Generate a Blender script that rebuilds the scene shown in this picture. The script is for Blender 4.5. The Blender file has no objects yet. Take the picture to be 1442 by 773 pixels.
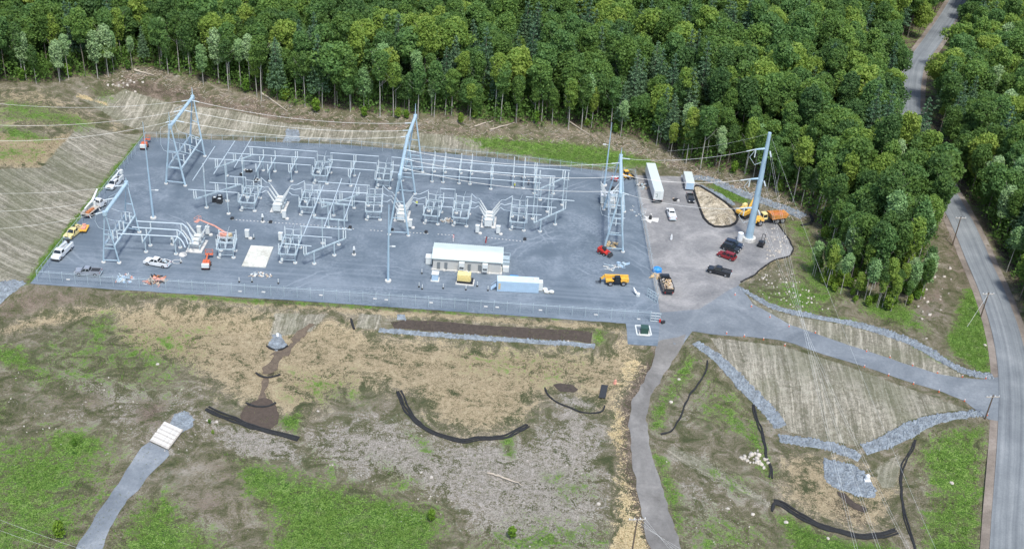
import bpy, bmesh, math, random
import numpy as np
from mathutils import Vector, Matrix
from mathutils.geometry import delaunay_2d_cdt
R_ = math.radians
random.seed(7); rng = np.random.default_rng(7)
SC = bpy.context.scene
COL = SC.collection

# ------------------------------------------------------------------ camera
CF, CP, CRO, CYA, CH = 1590.0, R_(30.93), R_(4.41), R_(0.294), 140.0
_cp, _sp, _cy, _sy = math.cos(CP), math.sin(CP), math.cos(CYA), math.sin(CYA)
cF = np.array([_sy*_cp, _cy*_cp, -_sp]); _r = np.array([_cy, -_sy, 0.]); _u = np.cross(_r, cF)
cR = math.cos(CRO)*_r + math.sin(CRO)*_u; cU = -math.sin(CRO)*_r + math.cos(CRO)*_u
cam = bpy.data.cameras.new('camera'); co = bpy.data.objects.new('camera', cam); COL.objects.link(co)
cam.sensor_width = 36; cam.lens = CF*36/1442; cam.clip_start = 1; cam.clip_end = 9000
M = Matrix.Identity(4)
for i in range(3):
    M[i][0] = cR[i]; M[i][1] = cU[i]; M[i][2] = -cF[i]
M[2][3] = CH
co.matrix_world = M
SC.camera = co

# ------------------------------------------------------------------ light
SUN_EL, SUN_AZ = R_(62), R_(162)      # azimuth clockwise from +Y (direction the light comes from)
w = bpy.data.worlds.new('World'); SC.world = w; w.use_nodes = True
nt = w.node_tree; bg = nt.nodes['Background']
sky = nt.nodes.new('ShaderNodeTexSky'); sky.sky_type = 'NISHITA'; sky.sun_disc = False
sky.sun_elevation = SUN_EL; sky.sun_rotation = SUN_AZ; sky.air_density = 1.0; sky.dust_density = 2.0
nt.links.new(sky.outputs[0], bg.inputs[0]); bg.inputs[1].default_value = 0.15
sl = bpy.data.lights.new('sun', 'SUN'); so = bpy.data.objects.new('sun', sl); COL.objects.link(so)
sl.energy = 2.5; sl.angle = R_(8); sl.color = (1, 0.95, 0.88)
d = Vector((math.sin(SUN_AZ)*math.cos(SUN_EL), math.cos(SUN_AZ)*math.cos(SUN_EL), math.sin(SUN_EL)))
so.rotation_euler = d.to_track_quat('Z', 'Y').to_euler()
vs = SC.view_settings; vs.view_transform = 'Standard'; vs.look = 'None'; vs.gamma = 1; vs.exposure = 0.72

# ------------------------------------------------------------------ terrain
def sm(t):
    t = np.clip(t, 0, 1); return t*t*(3-2*t)
def vnoise(x, y, s, seed=0):
    x = np.asarray(x)/s; y = np.asarray(y)/s
    xi = np.floor(x).astype(int); yi = np.floor(y).astype(int); fx = x-xi; fy = y-yi
    fx = fx*fx*(3-2*fx); fy = fy*fy*(3-2*fy)
    def h(a, b):
        n = np.sin(a*127.1+b*311.7+seed*74.7)*43758.5453
        return n-np.floor(n)
    return (h(xi,yi)*(1-fx)+h(xi+1,yi)*fx)*(1-fy)+(h(xi,yi+1)*(1-fx)+h(xi+1,yi+1)*fx)*fy
def H(x, y):
    x = np.asarray(x, float); y = np.asarray(y, float)
    z = np.zeros(np.broadcast(x, y).shape)
    yb = 303-np.clip(x-48, 0, 60)*0.85
    db = y-yb
    fr = 1-sm((x-95)/25)
    back = 5.5*sm(db/26)+0.06*np.clip(db-20, 0, 400)
    z = z+back*(0.25+0.75*fr)
    dl = -109.5-x
    left = 7.5*sm(dl/30)+0.02*np.clip(dl-30, 0, 300)
    z = np.maximum(z, left*sm((y-205)/16)) + 0.25*np.minimum(z, left*sm((y-205)/16))
    yr = np.interp(x, [-400, 30, 48, 62, 80, 95, 108, 118, 140], [213, 213, 209, 204, 196, 186, 178, 172, 168])
    df = yr-y
    dep = np.interp(x, [-400, 30, 50, 70, 100, 115, 135], [2.2, 2.2, 3.0, 4.5, 3.5, 0.8, 0.3])
    z = z-dep*sm(df/np.interp(x, [30, 60], [10, 24]))-0.015*np.clip(df, 0, 300)
    # uneven ground away from the levelled yard
    off = np.clip(np.maximum(np.maximum(-109-x, x-118), np.maximum(y-302, df))/6, 0, 1)
    z = z+off*(0.5*(vnoise(x, y, 17, 1)-.5)+0.28*(vnoise(x, y, 6.3, 2)-.5)+0.12*(vnoise(x, y, 2.7, 3)-.5))
    return z
def at(px, py, dz=0.0, ground=True):
    """point of the terrain seen at photo pixel (1442 x 773)"""
    px = np.asarray(px, float); py = np.asarray(py, float)
    v = cF[None]+((px.ravel()-721)/CF)[:, None]*cR[None]-((py.ravel()-386.5)/CF)[:, None]*cU[None]
    z = np.zeros(len(v)) if ground else np.full(len(v), dz)
    for k in range(40 if ground else 1):
        t = (z-CH)/v[:, 2]; X = v[:, 0]*t; Y = v[:, 1]*t
        if ground: z = 0.5*z+0.5*(H(X, Y)+dz)
    return np.stack([X, Y, z], -1).reshape(px.shape+(3,))
def G(px, py, dz=0.0):
    return Vector(at(np.array([px]), np.array([py]), dz)[0])
def P(px, py, z):
    return Vector(at(np.array([px]), np.array([py]), z, False)[0])
def proj(p):
    d = np.array(p, float)-np.array([0, 0, CH]); z = d@cF
    return 721+CF*(d@cR)/z, 386.5-CF*(d@cU)/z
def hz(foot, topy):
    lo, hi = 0., 60.
    for k in range(40):
        m = (lo+hi)/2
        if proj((foot[0], foot[1], foot[2]+m))[1] > topy: lo = m
        else: hi = m
    return m
def poly_w(pts):
    a = np.array(pts, float); return at(a[:, 0], a[:, 1])[:, :2]
def sdist(X, Y, poly):
    """signed distance, positive inside"""
    P_ = np.asarray(poly); n = len(P_); d = np.full(X.shape, 1e9); ins = np.zeros(X.shape, bool)
    for i in range(n):
        ax, ay = P_[i]; bx, by = P_[(i+1) % n]
        ex, ey = bx-ax, by-ay; L = ex*ex+ey*ey+1e-9
        t = np.clip(((X-ax)*ex+(Y-ay)*ey)/L, 0, 1)
        d = np.minimum(d, np.hypot(X-ax-t*ex, Y-ay-t*ey))
        c = ((ay > Y) != (by > Y)) & (X < (bx-ax)*(Y-ay)/(by-ay+1e-12)+ax)
        ins ^= c
    return np.where(ins, d, -d)
def ldist(X, Y, line):
    L_ = np.asarray(line); d = np.full(X.shape, 1e9)
    for i in range(len(L_)-1):
        ax, ay = L_[i]; bx, by = L_[i+1]; ex, ey = bx-ax, by-ay
        t = np.clip(((X-ax)*ex+(Y-ay)*ey)/(ex*ex+ey*ey+1e-9), 0, 1)
        d = np.minimum(d, np.hypot(X-ax-t*ex, Y-ay-t*ey))
    return d

# ------------------------------------------------------------------ object helpers
def tag(o, label=None, cat=None, group=None, kind=None):
    if label: o['label'] = label
    if cat: o['category'] = cat
    if group: o['group'] = group
    if kind: o['kind'] = kind
    return o
def empty(name, loc=(0, 0, 0), rz=0.0, label=None, cat=None, group=None):
    o = bpy.data.objects.new(name, None); COL.objects.link(o); o.location = loc; o.rotation_euler = (0, 0, rz)
    o.empty_display_size = .3
    return tag(o, label, cat, group)
def link(name, me, parent=None, loc=(0, 0, 0), rz=0.0):
    o = bpy.data.objects.new(name, me); COL.objects.link(o); o.location = loc; o.rotation_euler = (0, 0, rz)
    if parent: o.parent = parent
    return o
def kids(o): return [c for c in o.children]
def copy_tree(o, parent=None, root=True):
    c = o.copy(); COL.objects.link(c)
    if parent is not None: c.parent = parent
    for ch in list(o.children): copy_tree(ch, c, False)
    return c
class MB:
    def __init__(s): s.v = []; s.f = []; s.m = []; s.mats = []; s.cur = 0
    def mat(s, m):
        if m not in s.mats: s.mats.append(m)
        s.cur = s.mats.index(m); return s
    def add(s, vs, fs):
        b = len(s.v); s.v.extend([tuple(v) for v in vs]); s.f.extend([tuple(b+i for i in f) for f in fs]); s.m.extend([s.cur]*len(fs))
        return s
    def box(s, c, d, rz=0., top=(1, 1), tilt=None):
        x, y, z = d[0]/2, d[1]/2, d[2]/2; tx, ty = top
        v = [(-x,-y,-z),(x,-y,-z),(x,y,-z),(-x,y,-z),(-x*tx,-y*ty,z),(x*tx,-y*ty,z),(x*tx,y*ty,z),(-x*tx,y*ty,z)]
        cs, sn = math.cos(rz), math.sin(rz)
        if tilt:
            ct, st = math.cos(tilt), math.sin(tilt); v = [(a*ct+e*st, b, -a*st+e*ct) for a, b, e in v]
        v = [(c[0]+a*cs-b*sn, c[1]+a*sn+b*cs, c[2]+e) for a, b, e in v]
        return s.add(v, [(3,2,1,0),(4,5,6,7),(0,1,5,4),(1,2,6,5),(2,3,7,6),(3,0,4,7)])
    def bar(s, a, b, w, h=None):
        """rectangular bar from a to b"""
        a = Vector(a); b = Vector(b); h = h or w; d = (b-a).normalized()
        up = Vector((0, 0, 1)) if abs(d.z) < .9 else Vector((0, 1, 0))
        r = d.cross(up).normalized(); u = r.cross(d)
        v = [p+r*sx*w/2+u*sz*h/2 for p in (a, b) for sx, sz in ((-1,-1),(1,-1),(1,1),(-1,1))]
        return s.add(v, [(3,2,1,0),(4,5,6,7),(0,1,5,4),(1,2,6,5),(2,3,7,6),(3,0,4,7)])
    def tube(s, pts, r, n=8, cap=True):
        pts = [Vector(p) for p in pts]; rs = r if isinstance(r, (list, tuple)) else [r]*len(pts)
        vs = []; prev = None
        for i, p in enumerate(pts):
            d = (pts[min(i+1, len(pts)-1)]-pts[max(i-1, 0)])
            if d.length < 1e-6: d = Vector((0, 0, 1))
            d.normalize()
            if prev is None:
                up = Vector((0, 0, 1)) if abs(d.z) < .9 else Vector((0, 1, 0)); x = d.cross(up).normalized()
            else: x = (prev-d*prev.dot(d)).normalized()
            prev = x; y = d.cross(x)
            for k in range(n):
                a = 2*math.pi*k/n; vs.append(p+(x*math.cos(a)+y*math.sin(a))*rs[i])
        fs = [(i*n+k, i*n+(k+1) % n, (i+1)*n+(k+1) % n, (i+1)*n+k) for i in range(len(pts)-1) for k in range(n)]
        if cap: fs += [tuple(range(n))[::-1], tuple((len(pts)-1)*n+k for k in range(n))]
        return s.add(vs, fs)
    def prism(s, prof, y0, y1):
        """side profile (x,z) extruded along y"""
        n = len(prof); v = [(x, y0, z) for x, z in prof]+[(x, y1, z) for x, z in prof]
        return s.add(v, [tuple(range(n)), tuple(range(2*n-1, n-1, -1))]+[(i, n+i, n+(i+1) % n, (i+1) % n) for i in range(n)])
    def mesh(s, name='m', smooth=False, bevel=0):
        me = bpy.data.meshes.new(name); me.from_pydata(s.v, [], s.f)
        for m in s.mats: me.materials.append(m)
        me.polygons.foreach_set('material_index', s.m)
        bm = bmesh.new(); bm.from_mesh(me); bmesh.ops.recalc_face_normals(bm, faces=bm.faces)
        if bevel:
            bmesh.ops.bevel(bm, geom=[e for e in bm.edges if e.calc_face_angle(0) > .5], offset=bevel, segments=1, affect='EDGES')
        bm.to_mesh(me); bm.free()
        if smooth: me.shade_smooth()
        me.update(); return me
    def obj(s, name, mat=None, parent=None, loc=(0, 0, 0), rz=0., smooth=False, bevel=0):
        me = s.mesh(name, smooth, bevel)
        if mat is not None and not me.materials: me.materials.append(mat)
        return link(name, me, parent, loc, rz)
def np_mesh(name, V, F, mats=(), midx=None):
    """V (n,3), F (m,k)"""
    me = bpy.data.meshes.new(name); V = np.asarray(V, np.float32); F = np.asarray(F, np.int32); k = F.shape[1]
    me.vertices.add(len(V)); me.vertices.foreach_set('co', V.ravel())
    me.loops.add(F.size); me.loops.foreach_set('vertex_index', F.ravel())
    me.polygons.add(len(F)); me.polygons.foreach_set('loop_start', np.arange(len(F), dtype=np.int32)*k)
    for m in mats: me.materials.append(m)
    if midx is not None: me.polygons.foreach_set('material_index', np.asarray(midx, np.int32))
    me.update(calc_edges=True); return me

# ------------------------------------------------------------------ materials
class NB:
    def __init__(s, name):
        s.m = bpy.data.materials.new(name); s.m.use_nodes = True; s.t = s.m.node_tree; s.n = s.t.nodes; s.b = s.n['Principled BSDF']
        s.geo = None
    def _set(s, sock, v):
        if isinstance(v, bpy.types.NodeSocket): s.t.links.new(v, sock)
        elif isinstance(v, (tuple, list)) and len(v) == 3 and sock.type == 'RGBA': sock.default_value = (*v, 1)
        else: sock.default_value = v
    def pos(s):
        if not s.geo: s.geo = s.n.new('ShaderNodeNewGeometry')
        return s.geo.outputs['Position']
    def obj(s): return s.n.new('ShaderNodeTexCoord').outputs['Object']
    def noise(s, scale, detail=4, rough=.55, vec=None, dist=0):
        n = s.n.new('ShaderNodeTexNoise'); s._set(n.inputs['Vector'], vec if vec is not None else s.pos())
        n.inputs['Scale'].default_value = scale; n.inputs['Detail'].default_value = detail; n.inputs['Roughness'].default_value = rough
        n.inputs['Distortion'].default_value = dist
        return n.outputs['Fac']
    def voro(s, scale, vec=None, feat='F1', out='Distance'):
        n = s.n.new('ShaderNodeTexVoronoi'); n.feature = feat; s._set(n.inputs['Vector'], vec if vec is not None else s.pos())
        n.inputs['Scale'].default_value = scale; return n.outputs[out]
    def math(s, op, a, b=0., clamp=False):
        n = s.n.new('ShaderNodeMath'); n.operation = op; n.use_clamp = clamp; s._set(n.inputs[0], a); s._set(n.inputs[1], b); return n.outputs[0]
    def mix(s, f, a, b, mode='MIX'):
        n = s.n.new('ShaderNodeMix'); n.data_type = 'RGBA'; n.blend_type = mode; s._set(n.inputs[0], f); s._set(n.inputs[6], a); s._set(n.inputs[7], b); return n.outputs[2]
    def rng(s, v, a, b, c=0., d=1.):
        n = s.n.new('ShaderNodeMapRange'); s._set(n.inputs[0], v)
        for i, q in enumerate((a, b, c, d)): n.inputs[i+1].default_value = q
        return n.outputs[0]
    def ramp(s, f, stops):
        n = s.n.new('ShaderNodeValToRGB'); s._set(n.inputs[0], f); e = n.color_ramp.elements
        while len(e) < len(stops): e.new(.5)
        for q, (p, c) in zip(e, stops): q.position = p; q.color = (*c, 1)
        return n.outputs[0]
    def attr(s, name):
        n = s.n.new('ShaderNodeAttribute'); n.attribute_name = name; return n
    def sep(s, v):
        n = s.n.new('ShaderNodeSeparateXYZ'); s._set(n.inputs[0], v); return n.outputs
    def sepc(s, v):
        n = s.n.new('ShaderNodeSeparateColor'); s._set(n.inputs[0], v); return n.outputs
    def comb(s, x, y, z=0.):
        n = s.n.new('ShaderNodeCombineXYZ'); s._set(n.inputs[0], x); s._set(n.inputs[1], y); s._set(n.inputs[2], z); return n.outputs[0]
    def bump(s, h, st=.5, d=.1):
        n = s.n.new('ShaderNodeBump'); n.inputs['Strength'].default_value = st; n.inputs['Distance'].default_value = d; s._set(n.inputs['Height'], h)
        s.t.links.new(n.outputs[0], s.b.inputs['Normal'])
    def fin(s, col, rough=.8, metal=0., spec=None):
        s._set(s.b.inputs['Base Color'], col); s._set(s.b.inputs['Roughness'], rough); s.b.inputs['Metallic'].default_value = metal
        if spec is not None: s.b.inputs['Specular IOR Level'].default_value = spec
        return s.m
def simple(name, col, rough=.6, metal=0., var=.25, scale=3., coat=0):
    k = NB(name); n = k.noise(scale, 5, .6, k.obj())
    dark = tuple(c*(1-var) for c in col); lite = tuple(min(1, c*(1+var*.5)) for c in col)
    m = k.fin(k.mix(k.rng(n, .3, .7), dark, lite), rough, metal)
    if coat: k.b.inputs['Coat Weight'].default_value = coat; k.b.inputs['Coat Roughness'].default_value = .1
    return m
MT = dict(
    steel=simple('galvanised_steel', (.42, .52, .565), .5, .15, .3, 1.2),
    blue_steel=simple('pale_blue_steel', (.37, .50, .58), .5, .1, .2, .6),
    tube=simple('aluminium_tube', (.55, .64, .68), .4, .3, .12, 1),
    wire=simple('aluminium_conductor', (.62, .64, .62), .5, .1, .1),
    insul=simple('pale_porcelain', (.50, .57, .59), .35, 0, .12, 6),
    bush=simple('breaker_bushing', (.50, .54, .54), .4, 0, .15, 6),
    conc=simple('cast_concrete', (.56, .56, .53), .9, 0, .25, 2.5),
    cab=simple('cabinet_cream', (.58, .62, .61), .45, 0, .1, 3),
    white=simple('white_paint', (.66, .69, .70), .3, 0, .12, 1.5, .4),
    silver=simple('silver_paint', (.36, .39, .43), .3, .4, .15, 1.5, .4),
    black=simple('black_paint', (.018, .02, .024), .25, 0, .3, 1.5, .5),
    navy=simple('dark_blue_paint', (.03, .045, .08), .25, 0, .3, 1.5, .5),
    red=simple('dark_red_paint', (.22, .015, .02), .3, 0, .25, 1.5, .5),
    brightred=simple('bright_red_paint', (.5, .035, .025), .45, 0, .3, 3),
    orange=simple('orange_paint', (.58, .14, .06), .5, 0, .3, 3),
    salmon=simple('faded_orange_paint', (.62, .30, .23), .5, 0, .3, 3),
    yellow=simple('machine_yellow', (.70, .40, .06), .5, 0, .3, 3),
    palyel=simple('pale_yellow_enclosure', (.72, .61, .27), .5, 0, .2, 2),
    hiviz=simple('hi_vis_cloth', (.7, .75, .05), .8, 0, .2, 6),
    denim=simple('dark_work_trousers', (.04, .05, .08), .9, 0, .3, 6),
    skin=simple('skin', (.45, .27, .19), .6, 0, .1, 8),
    rubber=simple('black_rubber', (.02, .02, .021), .85, 0, .3, 5),
    rim=simple('wheel_rim', (.35, .36, .38), .4, .5, .2, 5),
    glass=simple('dark_glass', (.02, .028, .035), .08, 0, .2, 1),
    lens=simple('headlight_lens', (.7, .72, .7), .15, 0, .1, 4),
    tail=simple('tail_light', (.35, .01, .01), .3, 0, .1, 4),
    dark=simple('dark_plastic', (.03, .032, .035), .6, 0, .3, 3),
    wood=simple('weathered_timber', (.42, .39, .34), .85, 0, .3, 2),
    lumber=simple('new_lumber', (.60, .43, .22), .8, 0, .25, 2),
    pole=simple('brown_pole_timber', (.13, .10, .075), .9, 0, .3, 2),
    log=simple('bleached_log', (.42, .37, .30), .9, 0, .3, 2),
    bluebox=simple('pale_blue_container', (.36, .50, .63), .5, 0, .12, .8),
    bluetarp=simple('bright_blue_tarp', (.03, .24, .62), .5, 0, .2, 3),
    tan=simple('tan_canvas', (.50, .40, .24), .9, 0, .3, 3),
    rust=simple('rusty_bed_lining', (.42, .16, .06), .8, 0, .4, 2),
    greywall=simple('grey_wall_panel', (.46, .465, .44), .6, 0, .08, 1),
    door=simple('grey_door', (.16, .18, .19), .5, 0, .1, 2),
    roofp=simple('white_metal_roof', (.56, .64, .62), .4, .1, .06, .5),
    sock=simple('black_silt_sock', (.018, .020, .022), .9, 0, .5, 2),
    rock=simple('pale_boulder', (.46, .43, .38), .9, 0, .3, 1),
    cone=simple('traffic_orange', (.8, .12, .02), .6, 0, .1, 3),
    debris=simple('broken_brush_and_boards', (.50, .40, .30), .9, 0, .5, 3),
    green_tr=simple('dark_green_paint', (.03, .075, .06), .5, 0, .2, 3),
    bedor=simple('worn_orange_bed', (.58, .26, .07), .6, 0, .4, 1.5),
    bluelight=simple('pale_blue_roof_sheet', (.50, .61, .68), .5, 0, .1, 1),
    mat_a=simple('whitish_timber_mat', (.58, .57, .53), .85, 0, .2, 2), mat_b=simple('greyer_timber_mat', (.46, .44, .40), .85, 0, .25, 2),
    mast=simple('pale_blue_pole', (.34, .48, .58), .45, .1, .12, .5),
    shed=simple('insulator_dark', (.10, .12, .13), .4, 0, .1, 4),
)

# ground ---------------------------------------------------------------
def ground_material():
    k = NB('ground_soil_and_cover')
    a = k.sepc(k.attr('wa').outputs['Color']); a3 = k.attr('wa').outputs['Alpha']
    b = k.attr('wb'); bs = k.sepc(b.outputs['Color']); mul = b.outputs['Alpha']
    n0 = k.noise(.05, 4, .6); n1 = k.rng(k.noise(.22, 9, .68, dist=1.1), .2, .8); n2 = k.rng(k.noise(1.0, 7, .7), .15, .85, -.1, 1.1); n3 = k.rng(k.noise(4.0, 5, .7), .2, .8, -.08, 1.08)
    def layer(wt, sp=.14, amp=1.5):
        s = k.math('ADD', wt, k.math('MULTIPLY', k.math('SUBTRACT', n1, .5), amp))
        s = k.math('ADD', s, k.math('MULTIPLY', k.math('SUBTRACT', n2, .5), amp*.6))
        s = k.math('ADD', s, k.math('MULTIPLY', k.math('SUBTRACT', n3, .5), amp*.45))
        f = k.rng(s, .5-sp, .5+sp)
        return k.math('MULTIPLY', f, k.rng(wt, .02, .16))
    base = k.ramp(k.math('ADD', k.math('MULTIPLY', n1, .62), k.math('ADD', k.math('MULTIPLY', n2, .14), k.math('MULTIPLY', n3, .24))),
                  [(.30, (.058, .072, .030)), (.42, (.115, .115, .062)), (.50, (.178, .16, .11)), (.58, (.25, .225, .17)), (.70, (.35, .325, .275))])
    col = k.mix(k.math('MULTIPLY', k.rng(k.noise(.11, 5, .7), .46, .6), k.rng(n2, .42, .66)), base, (.085, .105, .045))
    pale = k.ramp(k.math('ADD', k.math('MULTIPLY', n2, .45), k.math('MULTIPLY', n3, .55)), [(.24, (.10, .12, .06)), (.40, (.215, .20, .16)), (.54, (.325, .30, .26)), (.70, (.43, .405, .365))])
    col = k.mix(layer(a3), col, pale)
    brown = k.ramp(k.math('ADD', k.math('MULTIPLY', n1, .5), k.math('MULTIPLY', n3, .5)), [(.36, (.045, .036, .026)), (.5, (.12, .096, .072)), (.62, (.25, .205, .16))])
    col = k.mix(layer(a[2]), col, brown)
    straw = k.ramp(k.math('ADD', k.math('ADD', k.math('MULTIPLY', n1, .3), k.math('MULTIPLY', n2, .3)), k.math('MULTIPLY', n3, .4)), [(.30, (.13, .105, .06)), (.43, (.26, .21, .125)), (.55, (.375, .31, .195)), (.70, (.50, .43, .29))])
    col = k.mix(layer(a[1]), col, straw)
    # seams of laid straw blankets
    uv = k.comb(k.math('MULTIPLY', bs[1], 1.0), k.math('MULTIPLY', bs[2], .05))
    uv2 = k.comb(k.math('MULTIPLY', bs[1], 3.6), k.math('MULTIPLY', bs[2], .35))
    s1 = k.noise(.62, 3, .7, uv, .15); s2 = k.noise(1.0, 3, .7, uv2)
    s = k.math('ADD', k.math('MULTIPLY', s1, .62), k.math('MULTIPLY', s2, .38))
    s = k.math('ADD', s, k.math('MULTIPLY', k.math('SUBTRACT', n2, .5), .30))
    strip = k.ramp(k.math('ADD', k.math('MULTIPLY', s, .82), k.math('MULTIPLY', n3, .18)), [(.36, (.135, .135, .095)), (.46, (.21, .20, .152)), (.53, (.30, .285, .228)), (.61, (.43, .41, .335))])
    rl = k.math('ADD', k.math('MULTIPLY', bs[1], .44), k.math('MULTIPLY', k.noise(1.0, 3, .6, k.comb(k.math('MULTIPLY', bs[1], .10), k.math('MULTIPLY', bs[2], .06))), 1.6))
    rl = k.math('MULTIPLY', k.rng(k.math('ABSOLUTE', k.math('SUBTRACT', k.math('FRACT', rl), .5)), .10, .03), k.rng(k.math('ADD', k.math('MULTIPLY', n2, .5), k.math('MULTIPLY', s1, .5)), .38, .55))
    strip = k.mix(k.math('MULTIPLY', rl, .75), strip, (.50, .47, .385))
    strip = k.mix(k.math('MULTIPLY', k.rng(k.noise(.07, 4, .6), .45, .6), .45), strip, (.14, .155, .085))
    col = k.mix(layer(bs[0], .1, .45), col, strip)
    green = k.ramp(k.math('ADD', k.math('MULTIPLY', n2, .4), k.math('MULTIPLY', n3, .6)), [(.32, (.022, .055, .010)), (.44, (.062, .135, .020)), (.56, (.125, .235, .038)), (.68, (.22, .32, .09))])
    green = k.mix(k.rng(k.noise(.4, 5, .7), .52, .7), green, k.mix(.45, green, (.20, .20, .11)))
    col = k.mix(layer(a[0], .13, 1.7), col, green)
    mulch = k.ramp(n3, [(.3, (.32, .24, .12)), (.5, (.50, .40, .22)), (.7, (.66, .55, .34))])
    col = k.mix(layer(mul, .1, 1.6), col, mulch)
    # scattered small stones
    v = k.voro(1.6); m = k.math('MULTIPLY', k.rng(v, .13, .08), k.rng(k.noise(.3, 3), .5, .62))
    m = k.math('MULTIPLY', m, k.rng(a[1], .7, .2))
    col = k.mix(m, col, (.48, .46, .43))
    h = k.math('ADD', n2, k.math('MULTIPLY', n3, .5)); k.bump(h, .9, .35)
    return k.fin(col, .95, 0, .2)
def gravel(name, c0, c1, c2, tint=None, tracks=0):
    k = NB(name); n1 = k.noise(.09, 7, .65, dist=.6); n2 = k.noise(1.4, 6, .7); n3 = k.noise(9, 3, .7)
    f = k.math('ADD', k.math('MULTIPLY', n1, .62), k.math('ADD', k.math('MULTIPLY', n2, .22), k.math('MULTIPLY', n3, .16)))
    col = k.ramp(f, [(.38, c0), (.50, c1), (.64, c2)])
    if tracks:
        p = k.sep(k.pos())
        st = k.noise(1.0, 4, .6, k.comb(k.math('MULTIPLY', p[0], .02), k.math('MULTIPLY', p[1], .9)))
        pt = k.math('MULTIPLY', k.rng(k.noise(.045, 6, .7, dist=1.), .50, .62), k.rng(n2, .4, .6)); col = k.mix(k.math('MULTIPLY', pt, .75), col, c2)
        dk = k.rng(k.noise(.06, 5, .6, k.comb(p[0], k.math('ADD', p[1], 500))), .54, .66); col = k.mix(k.math('MULTIPLY', dk, .8), col, c0)
        band = k.math('MULTIPLY', k.rng(p[1], 240, 222), k.rng(st, .42, .62))
        col = k.mix(k.math('MULTIPLY', band, .55), col, c2)
        for cx, cy, r in ((-30, 210, 22), (20, 238, 19), (12, 226, 26), (38, 262, 30), (-92, 236, 14)):
            dx = k.math('SUBTRACT', p[0], cx); dy = k.math('SUBTRACT', p[1], cy)
            q = k.math('SQRT', k.math('ADD', k.math('MULTIPLY', dx, dx), k.math('MULTIPLY', dy, dy)))
            q = k.math('ABSOLUTE', k.math('SUBTRACT', k.math('ADD', q, k.math('MULTIPLY', n1, 6)), r+3))
            q = k.math('ABSOLUTE', k.math('SUBTRACT', q, .95))
            g = k.math('MULTIPLY', k.rng(q, .35, .05), k.rng(k.noise(.05, 2), .45, .6))
            col = k.mix(k.math('MULTIPLY', g, .85), col, c2)
    k.bump(k.math('ADD', n2, n3), .6, .08)
    return k.fin(col, .93, 0, .25)
GRAVEL = gravel('grey_blue_yard_gravel', (.088, .118, .148), (.118, .152, .186), (.195, .235, .275), tracks=1)
LOTM = gravel('worn_brownish_gravel', (.118, .124, .13), (.205, .208, .21), (.34, .337, .33))
LANEM = gravel('packed_brown_grey_lane', (.115, .112, .105), (.165, .163, .155), (.25, .245, .232))
ACCM = gravel('grey_blue_drive_gravel', (.115, .135, .155), (.165, .19, .212), (.26, .285, .305))
RIPM = simple('crushed_bluish_riprap', (.225, .265, .30), .9, 0, .45, .9)
def asphalt():
    k = NB('worn_grey_asphalt'); n1 = k.noise(.12, 6, .6); n2 = k.noise(3, 5, .7)
    a = k.sepc(k.attr('rd').outputs['Color'])
    wob = k.math('ADD', a[0], k.math('MULTIPLY', k.math('SUBTRACT', k.noise(.2, 3), .5), .06))
    tr = k.noise(1, 3, .6, k.comb(k.math('MULTIPLY', wob, 9), k.math('MULTIPLY', a[1], .012)))
    f = k.math('ADD', k.math('MULTIPLY', n1, .35), k.math('ADD', k.math('MULTIPLY', n2, .2), k.math('MULTIPLY', tr, .45)))
    col = k.ramp(f, [(.38, (.115, .13, .145)), (.5, (.165, .187, .202)), (.64, (.25, .272, .285))])
    k.bump(n2, .3, .02)
    return k.fin(col, .85, 0, .3)
def bark(name, c0, c1):
    k = NB(name); p = k.sep(k.obj()); n = k.noise(2.2, 4, .6, k.comb(p[0], p[1], k.math('MULTIPLY', p[2], .35)))
    return k.fin(k.mix(k.rng(n, .35, .65), c0, c1), .9)
def leafmat(name, cols, trans=.25):
    k = NB(name); oi = k.n.new('ShaderNodeObjectInfo'); t = k.attr('tint').outputs['Fac']
    n = k.noise(.018, 3)
    cc = k.sepc(oi.outputs['Color']); rnd = k.math('ADD', k.math('MULTIPLY', cc[0], k.math('SUBTRACT', 1., cc[2])), k.math('MULTIPLY', oi.outputs['Random'], cc[2]))
    r = k.math('ADD', k.math('MULTIPLY', rnd, .78), k.math('ADD', k.math('MULTIPLY', t, .22), k.math('MULTIPLY', k.math('SUBTRACT', n, .5), .3)))
    st = [(i/(len(cols)-1), c) for i, c in enumerate(cols)]
    col = k.ramp(r, st)
    col = k.mix(k.rng(t, 0, 1, .0, .4), col, k.mix(1, col, (.6, .63, .55), 'MULTIPLY'))
    k.fin(col, .6, 0, .25)
    if trans:
        tb = k.n.new('ShaderNodeBsdfTranslucent'); k.t.links.new(col, tb.inputs[0])
        ms = k.n.new('ShaderNodeMixShader'); ms.inputs[0].default_value = trans
        k.t.links.new(k.b.outputs[0], ms.inputs[1]); k.t.links.new(tb.outputs[0], ms.inputs[2])
        k.t.links.new(ms.outputs[0], k.n['Material Output'].inputs[0])
    return k.m
L_BROAD = leafmat('broadleaf_foliage', [(.065, .135, .050), (.105, .20, .060), (.155, .265, .058), (.13, .255, .085), (.18, .31, .075), (.27, .39, .075), (.36, .45, .10)], .46)
L_SILV = leafmat('silvery_foliage', [(.18, .32, .125), (.24, .39, .155), (.33, .46, .23), (.15, .29, .10)])
L_PINE = leafmat('pine_foliage', [(.085, .165, .092), (.11, .20, .105), (.15, .24, .125)], .25)
L_SHRUB = leafmat('young_leaf_foliage', [(.07, .17, .025), (.14, .25, .025), (.22, .32, .04), (.05, .13, .025)])
BARK = bark('grey_bark', (.09, .08, .065), (.20, .18, .15))
BARKP = bark('pale_bark', (.26, .25, .22), (.42, .41, .37))
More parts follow.
